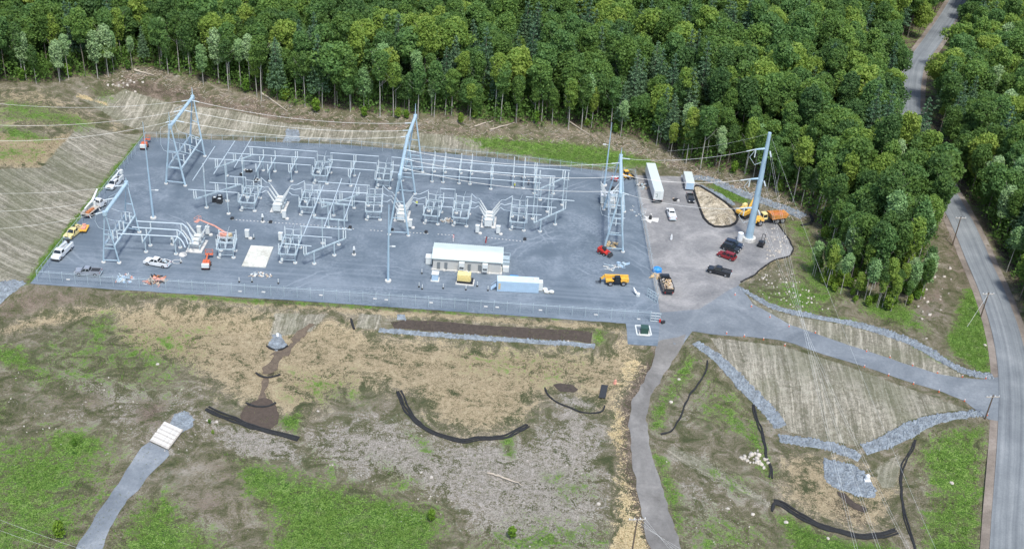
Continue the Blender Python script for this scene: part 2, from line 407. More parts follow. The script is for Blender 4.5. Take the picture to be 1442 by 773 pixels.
# ------------------------------------------------------------------ regions (photo outlines carried onto the terrain)
PAD = [(201,194),(42,400),(160,408),(400,422.7),(640,439),(881,456),(884,485),(926,488),(930,440),(920,395),(909,337),(897,262),(893,247),(700,223),(480,204)]
LOT = [(893,247),(958,249),(985,260),(1000,270),(1036,296),(1042,304),(1062,300),(1096,316),(1110,335),(1117,351),(1112,360),(1089,367),(1073,377),(1060,389),(1043,399),(1020,420),(985,440),(940,445),(925,440),(909,337),(897,262)]
ACC = [(926,440),(985,436),(1020,412),(1040,402),(1048,412),(1060,428),(1087,443),(1114,458),(1150,470.5),(1187,483),(1219,494),(1250,504),(1284,515),(1320,526.5),(1353,532),(1385,534),(1408,531),(1411,594),(1392,590),(1382,583),(1357,564.6),(1321,550),(1284,539),(1252,528.5),(1216,516),(1179,505),(1147,495),(1118,484),(1096,479),(1060,475),(1000,471),(975,467),(958,490),(926,492)]
LANE = [(925,482),(966,472),(964,481),(950,505),(933,532),(918,557),(912,576),(911,603),(915,629),(922,652),(931,679),(940,715),(951,745),(966,790),(974,830),(922,830),(914,773),(906,732),(899,699),(891,657),(887,615),(885,595),(889,567),(901,546),(914,521),(922,500)]
ROADC = [(1358,-30),(1350,0),(1335,25),(1308,65),(1288,92),(1283,120),(1281,160),(1300,215),(1325,260),(1342,290),(1360,325),(1375,360),(1393,400),(1408,440),(1420,480),(1427,520),(1430,560),(1429,600),(1426,660),(1423,720),(1420,780),(1416,840)]
# terrain mesh
def axis(lo, hi, st, far, n, g=1.16):
    a = list(np.arange(lo, hi+.01, st)); s = st; L = []; R = []
    x = lo
    while x > -far: s *= g; x -= s; L.append(x)
    s = st; x = hi
    while x < far: s *= g; x += s; R.append(x)
    return np.array(L[::-1]+a+R)
XS = axis(-165, 142, .62, 3500, 0); YS = axis(118, 345, .62, 3600, 0)
GX, GY = np.meshgrid(XS, YS); GZ = H(GX, GY)
nx, ny = len(XS), len(YS)
idx = np.arange(nx*ny).reshape(ny, nx)
F = np.stack([idx[:-1, :-1], idx[:-1, 1:], idx[1:, 1:], idx[1:, :-1]], -1).reshape(-1, 4)
# weights: name -> list of (polygon, strength, soft metres)
REG = {'green': [

 ([(-60,640),(60,600),(150,612),(165,640),(150,680),(140,720),(110,800),(-60,800)], .72, 8),
 ([(66,612),(100,606),(140,612),(152,630),(130,645),(95,650),(66,640)], 1.0, 2),
 ([(325,640),(372,652),(410,664),(470,678),(530,692),(575,705),(618,712),(628,750),(600,800),(370,800),(385,740),(345,690)], 1.0, 4),
 ([(140,800),(160,745),(200,700),(236,688),(262,716),(310,755),(335,800)], .78, 4),
 ([(-20,483),(30,487),(58,506),(62,522),(30,525),(-20,505)], .95, 3),
 ([(30,515),(90,520),(100,540),(60,545),(10,530)], .6, 3),
 ([(-20,560),(15,560),(20,590),(-20,600)], .8, 3),
 ([(120,450),(155,440),(160,470),(150,492),(190,505),(160,518),(125,490)], .85, 4),
 ([(100,455),(300,460),(280,520),(240,560),(60,560),(30,500)], .42, 8),
 ([(50,372),(186,203),(202,189),(206,196),(53,397),(34,402)], .95, .9),
 ([(170,410),(350,420),(540,430),(700,442),(790,450),(700,446),(540,436),(350,427),(170,415)], .95, 1.2),
 ([(0,138),(60,145),(150,178),(120,188),(40,175),(0,172)], .55, 3),
 ([(0,175),(60,190),(90,195),(60,205),(0,198)], .75, 3),
 ([(-20,205),(70,205),(60,232),(-20,232)], .45, 3),
 ([(640,190),(700,190),(760,194),(860,205),(940,230),(925,238),(800,236),(740,222),(680,212)], .88, 3),
 ([(130,125),(170,120),(160,150),(140,150)], .5, 2),
 ([(1002,255),(1030,264),(1062,284),(1052,288),(1025,284),(997,262)], .95, 1.5),
 ([(1092,298),(1140,312),(1165,360),(1200,420),(1150,440),(1110,420),(1120,360),(1118,330)], .62, 3),
 ([(1050,405),(1120,395),(1180,440),(1260,470),(1350,510),(1330,512),(1248,468),(1150,446),(1082,430)], .68, 3),
 ([(1352,412),(1372,402),(1388,430),(1398,480),(1400,527),(1378,524),(1345,500),(1330,484),(1342,450)], 1.15, 2),
 ([(1200,400),(1290,430),(1310,470),(1260,462),(1210,440)], .75, 3),
 ([(1280,640),(1320,602),(1392,596),(1390,800),(1300,800),(1292,740),(1310,690)], .78, 3),
 ([(1300,730),(1350,725),(1370,800),(1300,800)], 1.0, 3),
 ([(1088,722),(1112,724),(1150,744),(1200,760),(1255,762),(1285,800),(1130,800)], .95, 2),
 ([(1050,575),(1070,600),(1085,650),(1100,665),(1085,680),(1060,660),(1050,620)], .75, 2),
 ([(968,490),(985,505),(975,530),(945,570),(930,610),(915,600),(916,580),(940,540)], .82, 2),
 ([(985,505),(1060,570),(1060,620),(1000,600),(970,590),(990,540)], .50, 4),
 ([(915,630),(940,650),(960,700),(965,760),(950,745),(930,690)], .85, 2),
 ([(560,600),(600,615),(620,650),(600,640)], .7, 2), ([(700,618),(725,612),(728,650),(710,645)], .75, 1.5),
 ([(392,590),(425,575),(430,585),(420,612),(395,600)], .95, 1.5),
 ([(420,620),(470,640),(500,690),(430,660)], .35, 3),
 ([(520,640),(560,650),(600,690),(640,720),(600,700),(540,690)], .5, 3),
 ([(740,715),(880,740),(860,800),(640,800),(640,770)], .48, 6),
 ([(770,670),(830,665),(840,700),(780,720)], .5, 4),
 ([(400,520),(500,520),(520,560),(440,575),(400,560)], .35, 5),
 ([(640,480),(840,500),(830,540),(760,545),(640,520)], .28, 6),
 ([(830,460),(856,462),(858,490),(835,488)], .75, 1.5),
 ([(1000,640),(1080,690),(1040,700),(990,670)], .45, 3),
 ([(960,700),(1080,730),(1120,800),(960,800)], .42, 5),
], 'straw': [
 ([(158,432),(250,418),(345,430),(420,440),(480,445),(540,470),(840,492),(880,470),(918,500),(895,540),(862,600),(800,548),(770,560),(745,598),(700,612),(650,616),(605,598),(575,562),(500,535),(440,545),(400,575),(330,570),(300,545),(255,520),(185,505),(150,482)], .66, 4),
 ([(0,458),(60,440),(130,430),(185,430),(150,445),(60,462),(-20,480)], .8, 3),
 ([(-20,185),(60,192),(120,180),(112,205),(80,228),(55,240),(-20,236)], .95, 3),
 ([(-20,120),(60,125),(150,170),(190,180),(100,195),(-20,190)], .42, 5),
 ([(860,612),(884,604),(888,660),(905,735),(914,800),(868,800),(856,720),(862,660)], .2, 2),
 ([(1105,630),(1160,638),(1235,660),(1262,640),(1270,655),(1266,720),(1255,745),(1200,745),(1140,730),(1100,700),(1092,660)], .55, 3),
 ([(100,175),(210,190),(60,380),(0,395),(0,250),(70,240)], .25, 4),
 ([(300,505),(480,480),(560,520),(560,560),(480,560),(420,600),(300,560)], .62, 5),
 ([(170,408),(880,458),(880,470),(840,466),(400,436),(170,415)], .75, 1.5),
 ([(380,395),(540,470),(530,440),(480,434)], .3, 2),
 ([(1110,340),(1122,350),(1100,372),(1050,395),(1052,388)], .7, 2),
 ([(1090,300),(1100,305),(1130,370),(1150,430),(1100,400),(1118,350)], .35, 3),
], 'brown': [
 ([(383,490),(404,487),(412,478),(430,460),(452,447),(448,458),(427,480),(404,500),(392,517),(386,532),(374,530),(377,510)], 1.9, .8), ([(371,530),(380,530),(376,545),(376,563),(363,561),(367,546)], 2.0, .5),
 ([(918,488),(960,490),(935,525),(908,560),(900,640),(915,720),(945,800),(900,800),(876,720),(862,640),(866,570),(893,512)], .95, 2),
 ([(-20,430),(45,403),(175,410),(160,432),(60,440),(-20,462)], .62, 3),
 ([(230,420),(345,432),(340,450),(250,445)], .6, 3),
 ([(380,470),(480,440),(470,455),(420,480),(390,540),(370,540),(372,500)], .75, 2),
 ([(170,98),(260,118),(330,140),(400,155),(520,170),(700,182),(830,192),(940,225),(1000,245),(1090,285),(1140,312),(1120,298),(1050,262),(960,238),(850,205),(700,192),(560,184),(400,176),(260,150),(150,130)], .95, 4),
 ([(140,110),(240,118),(250,140),(170,130),(120,140)], .5, 4),
 ([(330,125),(380,140),(400,170),(340,165)], .7, 3),
 ([(780,540),(812,545),(808,552),(785,550)], 1.2, 1),
 ([(1140,690),(1190,690),(1240,715),(1230,745),(1190,740),(1150,715)], .9, 2),
 ([(1060,395),(1200,440),(1300,400),(1360,380),(1345,450),(1300,470),(1200,450),(1120,430)], .45, 4),
 ([(1000,520),(1060,580),(1050,640),(990,600),(960,560)], .45, 4),
 ([(860,465),(885,470),(890,490),(905,510),(880,520),(862,500)], .7, 2),
 ([(1040,310),(1062,300),(1096,316),(1110,340),(1085,350),(1060,345)], .5, 2),
 ([(560,500),(640,560),(700,600),(600,590),(540,540)], .28, 6),
 ([(1395,600),(1408,600),(1404,800),(1385,800)], .9, 1.5), ([(1390,410),(1405,480),(1408,530),(1398,530)], .9, 1.5),
 ([(1340,300),(1400,420),(1350,410),(1320,330)], .6, 3),
 ([(60,540),(160,545),(150,580),(60,575)], .6, 3), ([(180,560),(240,560),(240,600),(190,600)], .65, 2), ([(290,650),(360,640),(400,690),(330,720)], .5, 3), ([(90,640),(140,650),(130,680),(85,680)], .6, 2), ([(240,690),(330,690),(330,740),(260,740)], .45, 3),
], 'pale': [
 ([(40,500),(110,470),(180,510),(300,560),(300,600),(260,640),(180,620),(60,580)], .55, 8),
 ([(290,590),(420,610),(430,650),(330,650)], .9, 3),
 ([(420,600),(560,580),(640,620),(740,610),(800,560),(870,600),(860,700),(870,800),(700,800),(640,720),(560,690),(430,655)], .82, 6),
 ([(620,625),(720,620),(740,690),(700,720),(640,690)], 1.0, 3),
 ([(775,550),(840,562),(850,580),(800,575)], .9, 1.5),
 ([(920,640),(1085,740),(1075,800),(960,800),(940,700)], .45, 4),
 ([(985,530),(1010,540),(1010,590),(960,600),(950,590)], .5, 3),
 ([(1310,600),(1350,610),(1340,680),(1300,690),(1285,650)], .7, 3),
 ([(1240,440),(1330,400),(1340,450),(1290,470)], .6, 3),
 ([(940,620),(1000,640),(1100,710),(1090,722),(1000,690),(930,640)], .55, 2),
 ([(200,690),(330,700),(330,800),(230,800)], .5, 5),
 ([(1060,395),(1110,400),(1140,440),(1090,425)], .6, 2),
]}
# stripe regions: polygon, strength, soft, angle (direction in which the seams run, degrees from +x)
STR = [
 ([(112,172),(198,188),(204,195),(48,386),(30,398),(-30,398),(-30,240),(55,235)], 1.0, 2.0, -20),
 ([(112,140),(175,123),(250,147),(330,155),(400,172),(470,180),(600,186),(640,190),(690,200),(700,220),(560,209),(400,196),(206,187)], 1.0, 2.0, 90),
 ([(700,196),(940,232),(890,243),(700,222)], .52, 2.0, 90),
 ([(998,474),(1100,486),(1180,510),(1260,539),(1330,564),(1372,578),(1330,580),(1290,590),(1215,628),(1165,622),(1100,606),(1085,582),(1050,545),(1020,508)], 1.25, 1.2, 88),
 ([(1050,410),(1075,432),(1107,442),(1150,450),(1187,456),(1248,472),(1277,482),(1306,496),(1350,524),(1370,534),(1320,528),(1250,505),(1187,484),(1114,459),(1060,428)], .95, .6, 78),
 ([(384,438),(470,440),(440,470),(374,478)], .8, 1.5, 88), ([(505,440),(540,442),(538,466),(498,464)], .9, 1, 88),
 ([(940,620),(1000,645),(1100,712),(1085,722),(1000,680),(930,640)], .6, 1.5, -35),
 ([(1225,660),(1268,630),(1275,650),(1262,690),(1238,690)], .8, 1.5, 70),
]
MUL = [
 ([(858,770),(868,745),(900,738),(912,770),(914,810),(850,810)], 1.3, 1),
 ([(862,566),(885,590),(880,640),(896,690),(912,735),(918,800),(868,800),(870,760),(858,740),(862,700),(866,640),(855,610)], .60, 2.5),
 ([(110,170),(150,178),(150,184),(100,172)], .0, 1.0), ([(110,132),(155,145),(152,150),(108,138)], .8, 1.0),
 ([(878,500),(915,505),(895,535),(878,560),(868,590),(860,560)], .55, 2),
 ([(700,490),(720,490),(715,495),(700,495)], .3, 1),
 ([(975,262),(985,263),(1008,279),(1029,295),(1037,307),(1029,317),(1006,320),(993,310),(986,293),(979,277)], .0, 1),
]
def region_weight(px, py, soft):
    pass
WA = np.zeros((ny, nx, 4), np.float32); WB = np.zeros((ny, nx, 4), np.float32)
def stamp(arr, poly_px, s, soft, ch, extra=None):
    poly = poly_w(poly_px); mn = poly.min(0)-soft*2; mx = poly.max(0)+soft*2
    i0, i1 = np.searchsorted(XS, [mn[0], mx[0]]); j0, j1 = np.searchsorted(YS, [mn[1], mx[1]])
    X = GX[j0:j1, i0:i1]; Y = GY[j0:j1, i0:i1]
    if X.size == 0: return
    wgt = sm((sdist(X, Y, poly)+soft*.6)/(soft*1.6+.3))*s
    sub = arr[j0:j1, i0:i1]
    if extra is not None:
        m = wgt > sub[..., ch]; th = R_(extra); U = -X*math.sin(th)+Y*math.cos(th); V = X*math.cos(th)+Y*math.sin(th)
        sub[..., 1] = np.where(m, U, sub[..., 1]); sub[..., 2] = np.where(m, V, sub[..., 2])
    sub[..., ch] = np.maximum(sub[..., ch], wgt)
for ch, nm in enumerate(('green', 'straw', 'brown', 'pale')):
    for poly, s, soft in REG[nm]: stamp(WA, poly, s*(.98 if nm == 'green' else 1.12 if nm == 'straw' else .92), soft*(1.5 if nm == 'green' else 1.6), ch)
for poly, s, soft, ang in STR: stamp(WB, poly, s, soft, 0, ang)
for poly, s, soft in MUL:
    if s > 0: stamp(WB, poly, s, soft, 3)
GREENW = WA[..., 0].copy()
# forest floor: dark leaf litter beyond the clearing
CLEAR = poly_w([(-400,118),(0,120),(60,122),(140,112),(200,97),(245,108),(330,132),(400,150),(440,158),(500,165),(600,169),(700,179),(770,183),(830,187),(870,192),(930,214),(990,243),(1050,252),(1098,280),(1140,312),(1160,352),(1185,385),(1235,412),(1268,398),(1300,388),(1318,340),(1334,300),(1352,282),(1375,325),(1400,370),(1425,420),(1442,470),(1500,560),(1500,1000),(-400,1000)])
fs_ = sdist(GX, GY, CLEAR); ff = sm(-fs_/4)
WA[..., 2] = np.maximum(WA[..., 2]*(1-ff), ff*1.0); WA[..., 0] *= (1-ff); WA[..., 0] = np.maximum(WA[..., 0], ff*.35)
V = np.stack([GX, GY, GZ], -1).reshape(-1, 3)
gm = np_mesh('ground', V, F, [ground_material()])
for nm, arr in (('wa', WA), ('wb', WB)):
    a = gm.attributes.new(nm, 'FLOAT_COLOR', 'POINT'); a.data.foreach_set('color', arr.reshape(-1))
gm.shade_smooth()
tag(link('ground', gm), kind='structure', label='uneven cleared ground of dry straw, bare soil and patchy grass')
def gz(x, y):
    """height of the ground mesh itself"""
    x = np.asarray(x, float); y = np.asarray(y, float)
    i = np.clip(np.searchsorted(XS, x)-1, 0, nx-2); j = np.clip(np.searchsorted(YS, y)-1, 0, ny-2)
    tx = (x-XS[i])/(XS[i+1]-XS[i]); ty = (y-YS[j])/(YS[j+1]-YS[j])
    return (GZ[j, i]*(1-tx)+GZ[j, i+1]*tx)*(1-ty)+(GZ[j+1, i]*(1-tx)+GZ[j+1, i+1]*tx)*ty
def dens(poly, step, rough=0., seed=0, closed=True):
    out = []; n = len(poly)
    for i in range(n if closed else n-1):
        a = np.array(poly[i]); b = np.array(poly[(i+1) % n]); L = np.hypot(*(b-a)); k = max(1, int(L/step))
        for q in range(k): out.append(a+(b-a)*q/k)
    if not closed: out.append(np.array(poly[-1]))
    out = np.array(out)
    if rough:
        out[:, 0] += (vnoise(out[:, 0], out[:, 1], 1.7, seed)-.5)*rough*2; out[:, 1] += (vnoise(out[:, 0], out[:, 1], 1.7, seed+9)-.5)*rough*2
    return out
def sheet(name, poly, mat, dz, step=1.6, rough=0., label=None, parent=None, kind='structure', seed=0, edge=.0):
    """a surface laid on the ground; poly in world metres"""
    b = dens(poly, step*.6, rough, seed); mn = b.min(0); mx = b.max(0)
    X, Y = np.meshgrid(np.arange(mn[0], mx[0], step), np.arange(mn[1], mx[1], step)); X = X.ravel()+rng.uniform(-.1, .1, X.size); Y = Y.ravel()
    k = sdist(X, Y, b) > step*.45
    pts = [Vector(p) for p in b]+[Vector((x, y)) for x, y in zip(X[k], Y[k])]
    n = len(b); r = delaunay_2d_cdt(pts, [], [list(range(n))], 1, 1e-4)
    vs = np.array([tuple(v) for v in r[0]]); fc = np.array([f for f in r[2]])
    z = np.maximum(gz(vs[:, 0], vs[:, 1]), H(vs[:, 0], vs[:, 1]))+dz
    me = np_mesh(name, np.column_stack([vs, z]), fc, [mat]); me.shade_smooth()
    bm = bmesh.new(); bm.from_mesh(me)
    for f in bm.faces:
        if f.normal.z < 0: f.normal_flip()
    bm.to_mesh(me); bm.free()
    o = link(name, me, parent); tag(o, label, kind=kind); return o
sheet('parking_lot', poly_w(LOT), LOTM, .045, 2.2, .25, 'worn gravel parking area with vehicles east of the yard fence', seed=3)
sheet('access_road', poly_w(ACC), ACCM, .065, 2.2, .15, 'blue grey gravel access road running down to the public road', seed=5)
sheet('dirt_lane', poly_w(LANE), LANEM, .085, 1.6, .35, 'packed brown grey lane curving down from the yard gate', seed=6)
sheet('gravel_yard', poly_w(PAD), GRAVEL, .11, 3.2, .12, 'level blue grey gravel yard of the substation', seed=4)
# public road ribbon
def ribbon(name, line_px, width, mat, dz, nacross=6, step=2.5, label=None, world=None, ext=None):
    ln = poly_w(line_px) if world is None else np.array(world)
    if ext: ln = np.vstack([ext[0], ln, ext[1]])
    # Catmull resample
    L = np.r_[0, np.cumsum(np.hypot(*np.diff(ln, axis=0).T))]; s = np.arange(0, L[-1], step)
    c = np.column_stack([np.interp(s, L, ln[:, 0]), np.interp(s, L, ln[:, 1])])
    for _ in range(6): c[1:-1] = (c[:-2]+2*c[1:-1]+c[2:])/4
    t = np.gradient(c, axis=0); t /= np.hypot(t[:, 0], t[:, 1])[:, None]; nrm = np.column_stack([-t[:, 1], t[:, 0]])
    q = np.linspace(-.5, .5, nacross+1); Pn = c[:, None]+nrm[:, None]*(q*width)[None, :, None]
    z = np.maximum(gz(Pn[..., 0], Pn[..., 1]), H(Pn[..., 0], Pn[..., 1])); z = np.maximum(z, z.mean(1)[:, None])+dz
    V = np.concatenate([Pn, z[..., None]], -1).reshape(-1, 3); m = nacross+1; I = np.arange(len(c)*m).reshape(-1, m)
    Fq = np.stack([I[:-1, :-1], I[1:, :-1], I[1:, 1:], I[:-1, 1:]], -1).reshape(-1, 4)[:, ::-1]
    me = np_mesh(name, V, Fq, [mat]); a = me.attributes.new('rd', 'FLOAT_COLOR', 'POINT')
    col = np.zeros((len(c), m, 4), np.float32); col[..., 0] = q[None]; col[..., 1] = (np.arange(len(c))*step)[:, None]; a.data.foreach_set('color', col.ravel())
    bm = bmesh.new(); bm.from_mesh(me)
    for f in bm.faces:
        if f.normal.z < 0: f.normal_flip()
    bm.to_mesh(me); bm.free()
    return tag(link(name, me), label, kind='structure'), c
rc = poly_w(ROADC); e0 = rc[0]+(rc[0]-rc[1])/np.hypot(*(rc[0]-rc[1]))*260; e1 = rc[-1]+(rc[-1]-rc[-2])/np.hypot(*(rc[-1]-rc[-2]))*90
ribbon('road_shoulder', ROADC, 9.8, gravel('brown_road_shoulder', (.12, .105, .09), (.20, .175, .15), (.30, .27, .24)), .03, 8, label='brown gravel shoulder of the public road', ext=([e0], [e1]))
road, RC = ribbon('public_road', ROADC, 6.6, asphalt(), .15, 6, label='worn grey public road without lane paint', ext=([e0], [e1]))
sheet('road_fork', poly_w([(1296,84),(1280,88),(1262,98),(1266,106),(1276,104),(1274,112),(1272,135),(1290,130)]), gravel('pale_fork_gravel', (.2,.2,.19), (.28,.28,.27), (.36,.35,.33)), .11, 1.5, .1, 'pale gravel fork where a track meets the road in the woods')
# ------------------------------------------------------------------ trees
def leaf_quads(C, N, size, r):
    """numpy: centres (n,3), normals (n,3) -> folded quads"""
    n = len(C); a = r.normal(size=(n, 3)); T = np.cross(N, a); T /= np.linalg.norm(T, axis=1)[:, None]+1e-9; B = np.cross(N, T)
    s = (size*r.uniform(.6, 1.3, n))[:, None]; k = r.uniform(.5, .9, n)[:, None]
    V = np.stack([C-T*s-B*s*k*.4, C+B*s*k-N*s*.25*0, C+T*s-B*s*k*.2+N*s*.15, C-B*s*k], 1)
    return V.reshape(-1, 3), np.arange(n*4).reshape(n, 4)
def leafy_mesh(name, blobs, nleaf, size, mats, seed, jit=.55, up=.25):
    r = np.random.default_rng(seed); Cs = []; Ns = []; Ts = []
    bl = np.array(blobs); wgt = (bl[:, 3]*bl[:, 4]); cnt = np.maximum(4, (nleaf*wgt/wgt.sum())).astype(int)
    for (x, y, z, rr, rz), c in zip(bl, cnt):
        d = r.normal(size=(c, 3)); d[:, 2] += up; d /= np.linalg.norm(d, axis=1)[:, None]
        rad = r.uniform(.60, 1.14, c)[:, None]
        Cs.append(np.array([x, y, z])+d*rad*np.array([rr, rr, rz])); nn = d+r.normal(size=(c, 3))*jit; Ns.append(nn/np.linalg.norm(nn, axis=1)[:, None])
        Ts.append(np.clip(r.uniform(0, 1)*.6+r.uniform(0, .4, c), 0, 1))
    V, F = leaf_quads(np.vstack(Cs), np.vstack(Ns), size, r); me = np_mesh(name, V, F, mats)
    a = me.attributes.new('tint', 'FLOAT', 'POINT'); a.data.foreach_set('value', np.repeat(np.concatenate(Ts), 4).astype(np.float32))
    return me
def trunk_mesh(h, r0, limbs, lean, mat, seed, name='trunk', low=.45):
    r = random.Random(seed); m = MB(); pts = []; n = 6
    for i in range(n+1):
        t = i/n; pts.append((lean[0]*t*t+r.uniform(-.12, .12)*t, lean[1]*t*t+r.uniform(-.12, .12)*t, h*t-.4*(i == 0)))
    m.tube(pts, [r0*(1-.82*i/n) for i in range(n+1)], 6)
    for k in range(limbs):
        t = r.uniform(low, .9); i = int(t*n); p = Vector(pts[i]).lerp(Vector(pts[min(i+1, n)]), t*n-i); a = r.uniform(0, 6.28); L = h*.2*r.uniform(.5, 1)
        q = p+Vector((math.cos(a)*L*.6, math.sin(a)*L*.6, L*.6)); e = q+Vector((math.cos(a)*L*.4, math.sin(a)*L*.4, L*.5))
        m.tube([p, q, e], [r0*.4*(1-t*.6), r0*.25*(1-t*.6), .02], 4, False)
    m.mat(mat); me = m.mesh(name); me.materials.append(mat) if not me.materials else None
    return me
def broad_blobs(r, h, cr, c0, nb):
    out = []
    top = h; bot = h*c0; cz = (top+bot)/2; hz_ = (top-bot)/2
    for i in range(nb):
        u = r.uniform(-1, 1); u = abs(u)**.8*(1 if r.random() < .68 else -1); a = r.uniform(0, 6.283); w = math.sqrt(max(0, 1-u*u*.92))
        rr = cr*w*r.uniform(.45, .80); b = cr*r.uniform(.20, .40)
        out.append((math.cos(a)*rr, math.sin(a)*rr, cz+u*hz_*.78, b, b*r.uniform(.7, .95)))
    out.append((0, 0, cz+hz_*.05, cr*.72, hz_*.82))
    return out
VAR = {}
def add_var(kind, trunk, crown): VAR.setdefault(kind, []).append((trunk, crown))
BV = [(19, .38, 4.6, 30, .36), (21, .46, 4.0, 22, .34), (17.5, .30, 5.4, 36, .40), (22, .48, 3.7, 24, .32), (19.5, .40, 5.0, 20, .44), (16, .22, 4.2, 34, .34), (20.5, .30, 4.4, 40, .30), (18, .42, 5.8, 26, .38), (21.5, .36, 3.2, 20, .36)]
NBR = len(BV)
for i, (h, c0, cr, nb, lf) in enumerate(BV):
    r = random.Random(100+i); bb = broad_blobs(r, h, cr, c0, nb); sx, sy = r.uniform(.82, 1.15), r.uniform(.82, 1.15); ox, oy = r.uniform(-.8, .8), r.uniform(-.8, .8)
    bb = [(x*sx+ox*(z/h), y*sy+oy*(z/h), z+r.uniform(-.5, .5), b*r.uniform(.8, 1.25), bz) for x, y, z, b, bz in bb[:-1]]+[bb[-1]]
    add_var('broadleaf_tree', trunk_mesh(h*.9, .20, 6, (r.uniform(-1, 1), r.uniform(-1, 1)), BARK, i), leafy_mesh('crown', bb, 4700, lf, [L_BROAD], i, .9))
for i in range(5):
    r = random.Random(200+i); h = r.uniform(18.5, 21); cr = r.uniform(2.5, 3.3)
    add_var('slender_tree', trunk_mesh(h*.93, .17, 8, (r.uniform(-1.2, 1.2), r.uniform(-1, 1)), BARKP, 40+i), leafy_mesh('crown', broad_blobs(r, h, cr, (.48, .34, .5, .28, .4)[i], 17), 2400, .32, [L_SILV if i in (0, 3) else L_BROAD], 50+i, .8))
for i in range(3):
    r = random.Random(300+i); h = r.uniform(18, 22.5); bl = []
    for k in range(13):
        z = h*(.26+.72*k/12); R = (3.4*(1-k/13.)**.8+.25); nb = 6 if k < 9 else 3; ph = r.uniform(0, 6.28)
        for q in range(nb):
            a = ph+q*2*math.pi/nb+r.uniform(-.25, .25)
            for s_ in (.38, .78):
                bl.append((math.cos(a)*R*s_, math.sin(a)*R*s_, z-R*s_*.10+r.uniform(-.2, .2), R*.28, .26))
    bl.append((0, 0, h*.98, .3, .8))
    add_var('pine_tree', trunk_mesh(h*.97, .25, 0, (0, 0), BARK, 70+i), leafy_mesh('crown', bl, 2300, .28, [L_PINE], 80+i, .35, .1))
for i in range(3):
    r = random.Random(400+i); h = r.uniform(3.5, 5.5)
    add_var('sapling', trunk_mesh(h*.8, .06, 4, (.2, .2), BARK, 90+i, low=.2), leafy_mesh('crown', broad_blobs(r, h, h*.33, .05, 9), 650, .26, [L_SHRUB], 95+i, .8))
def place_tree(kind, x, y, sc, label, cat, group, var=None, z=None, rz=None):
    tint = random.random()**1.3
    if kind in KN and kind != 'sapling': label = ' '.join((('dark' if tint < .2 else 'mid' if tint < .5 else 'fresh' if tint < .75 else 'bright yellow')+' green '+('tall ' if sc > 1 else 'short ' if sc < .84 else '')+label).split()[:16]); group = label
    vi = random.randrange(len(VAR[kind])) if var is None else var; t, c = VAR[kind][vi]
    o = empty(kind, (x, y, float(gz(x, y)) if z is None else z), random.uniform(0, 6.28) if rz is None else rz, label, cat, group)
    o.scale = (sc*random.uniform(.92, 1.08),)*2+(sc,)
    link('trunk', t, o); link('crown', c, o).color = (tint, 0, 0, 1); return o
# the edge of the woods, foot of each trunk read along the clearing line
EDGE = [(-30,122),(8,122),(60,121),(95,118),(140,113),(170,103),(205,97),(240,108),(285,122),(330,134),(365,143),(400,152),(440,160),(500,166),(560,169),(600,171),(650,176),(700,180),(770,184),(830,188),(870,194),(900,204),(930,216),(960,230),(990,243),(1020,249),(1050,254),(1080,270),(1110,286),(1142,308),(1158,345),(1172,372),(1195,394),(1235,412),(1268,400),(1296,388),(1312,350),(1326,312)]
EW = poly_w(EDGE)
LM = [(60,'above the bare straw plateau on the far left'),(170,'above the yellow mulch patch left of the yard'),(260,'behind the left steel dead-end tower'),(350,'above the fallen pale log'),(430,'above the small riprap chute behind the yard'),(540,'above the striped bank left of the middle tower'),(640,'above the striped bank right of the middle tower'),(760,'above the green grassy bank'),(850,'behind the tall lightning mast'),(930,'above the white semi trailer'),(1020,'above the oval mulch pile'),(1090,'left of the tall transmission pole top'),(1150,'beside the black sock at the end of the stone channel'),(1215,'by the pale leaning trunks east of the parking lot'),(1275,'above the bright green patch by the road'),(1400,'west of the road bend')]
def zone(px):
    for x, s in LM:
        if px < x: return s
    return 'beside the public road'
KN_ = 0
KN = {'broadleaf_tree': ('tree', 'broadleaf tree'), 'slender_tree': ('tree', 'slim pale trunked tree'), 'pine_tree': ('tree', 'layered pine tree'), 'sapling': ('sapling', 'yellow green sapling')}
# canopy points
road_d = lambda X, Y: ldist(X, Y, RC)
ex = np.array([-40., 1500.])
xs = np.arange(-330, 420, 5.3); ys = np.arange(118, 640, 4.8); TX, TY = np.meshgrid(xs, ys)
TX = (TX+rng.uniform(-2.2, 2.2, TX.shape)).ravel(); TY = (TY+rng.uniform(-2.0, 2.0, TY.shape)).ravel()
keep = sdist(TX, TY, CLEAR) < -1.2
rd = road_d(TX, TY); keep &= rd > 5.0
fork = poly_w([(1250,60),(1300,60),(1310,150),(1262,158)]); keep &= sdist(TX, TY, fork) < -0.5
TX, TY = TX[keep], TY[keep]; TZ = gz(TX, TY)
dv = np.stack([TX, TY, TZ+10-CH], -1); dep = dv@cF; ppx = 721+CF*(dv@cR)/dep; ppy = 386.5-CF*(dv@cU)/dep
vis = (dep > 0) & (ppx > -220) & (ppx < 1662) & (ppy > -230) & (ppy < 980)
TX, TY, TZ, ppx, ppy, dep = [a[vis] for a in (TX, TY, TZ, ppx, ppy, dep)]
VR = np.array([(1340,-40),(1335,5),(1318,35),(1296,64),(1278,86),(1260,97),(1262,112),(1270,128),(1268,158),(1296,160),(1300,120),(1312,92),(1332,66),(1350,36),(1368,-5),(1374,-40)], float)
kp = np.ones(len(TX), bool)
for zz_ in (5, 10, 15, 19):
    dv = np.stack([TX, TY, TZ+zz_-CH], -1); de = dv@cF; u_, v_ = 721+CF*(dv@cR)/de, 386.5-CF*(dv@cU)/de
    kp &= sdist(u_, v_, VR) < -(1 if zz_ > 16 else 4)
TX, TY, TZ, ppx, ppy, dep = [a[kp] for a in (TX, TY, TZ, ppx, ppy, dep)]; rdd = road_d(TX, TY)
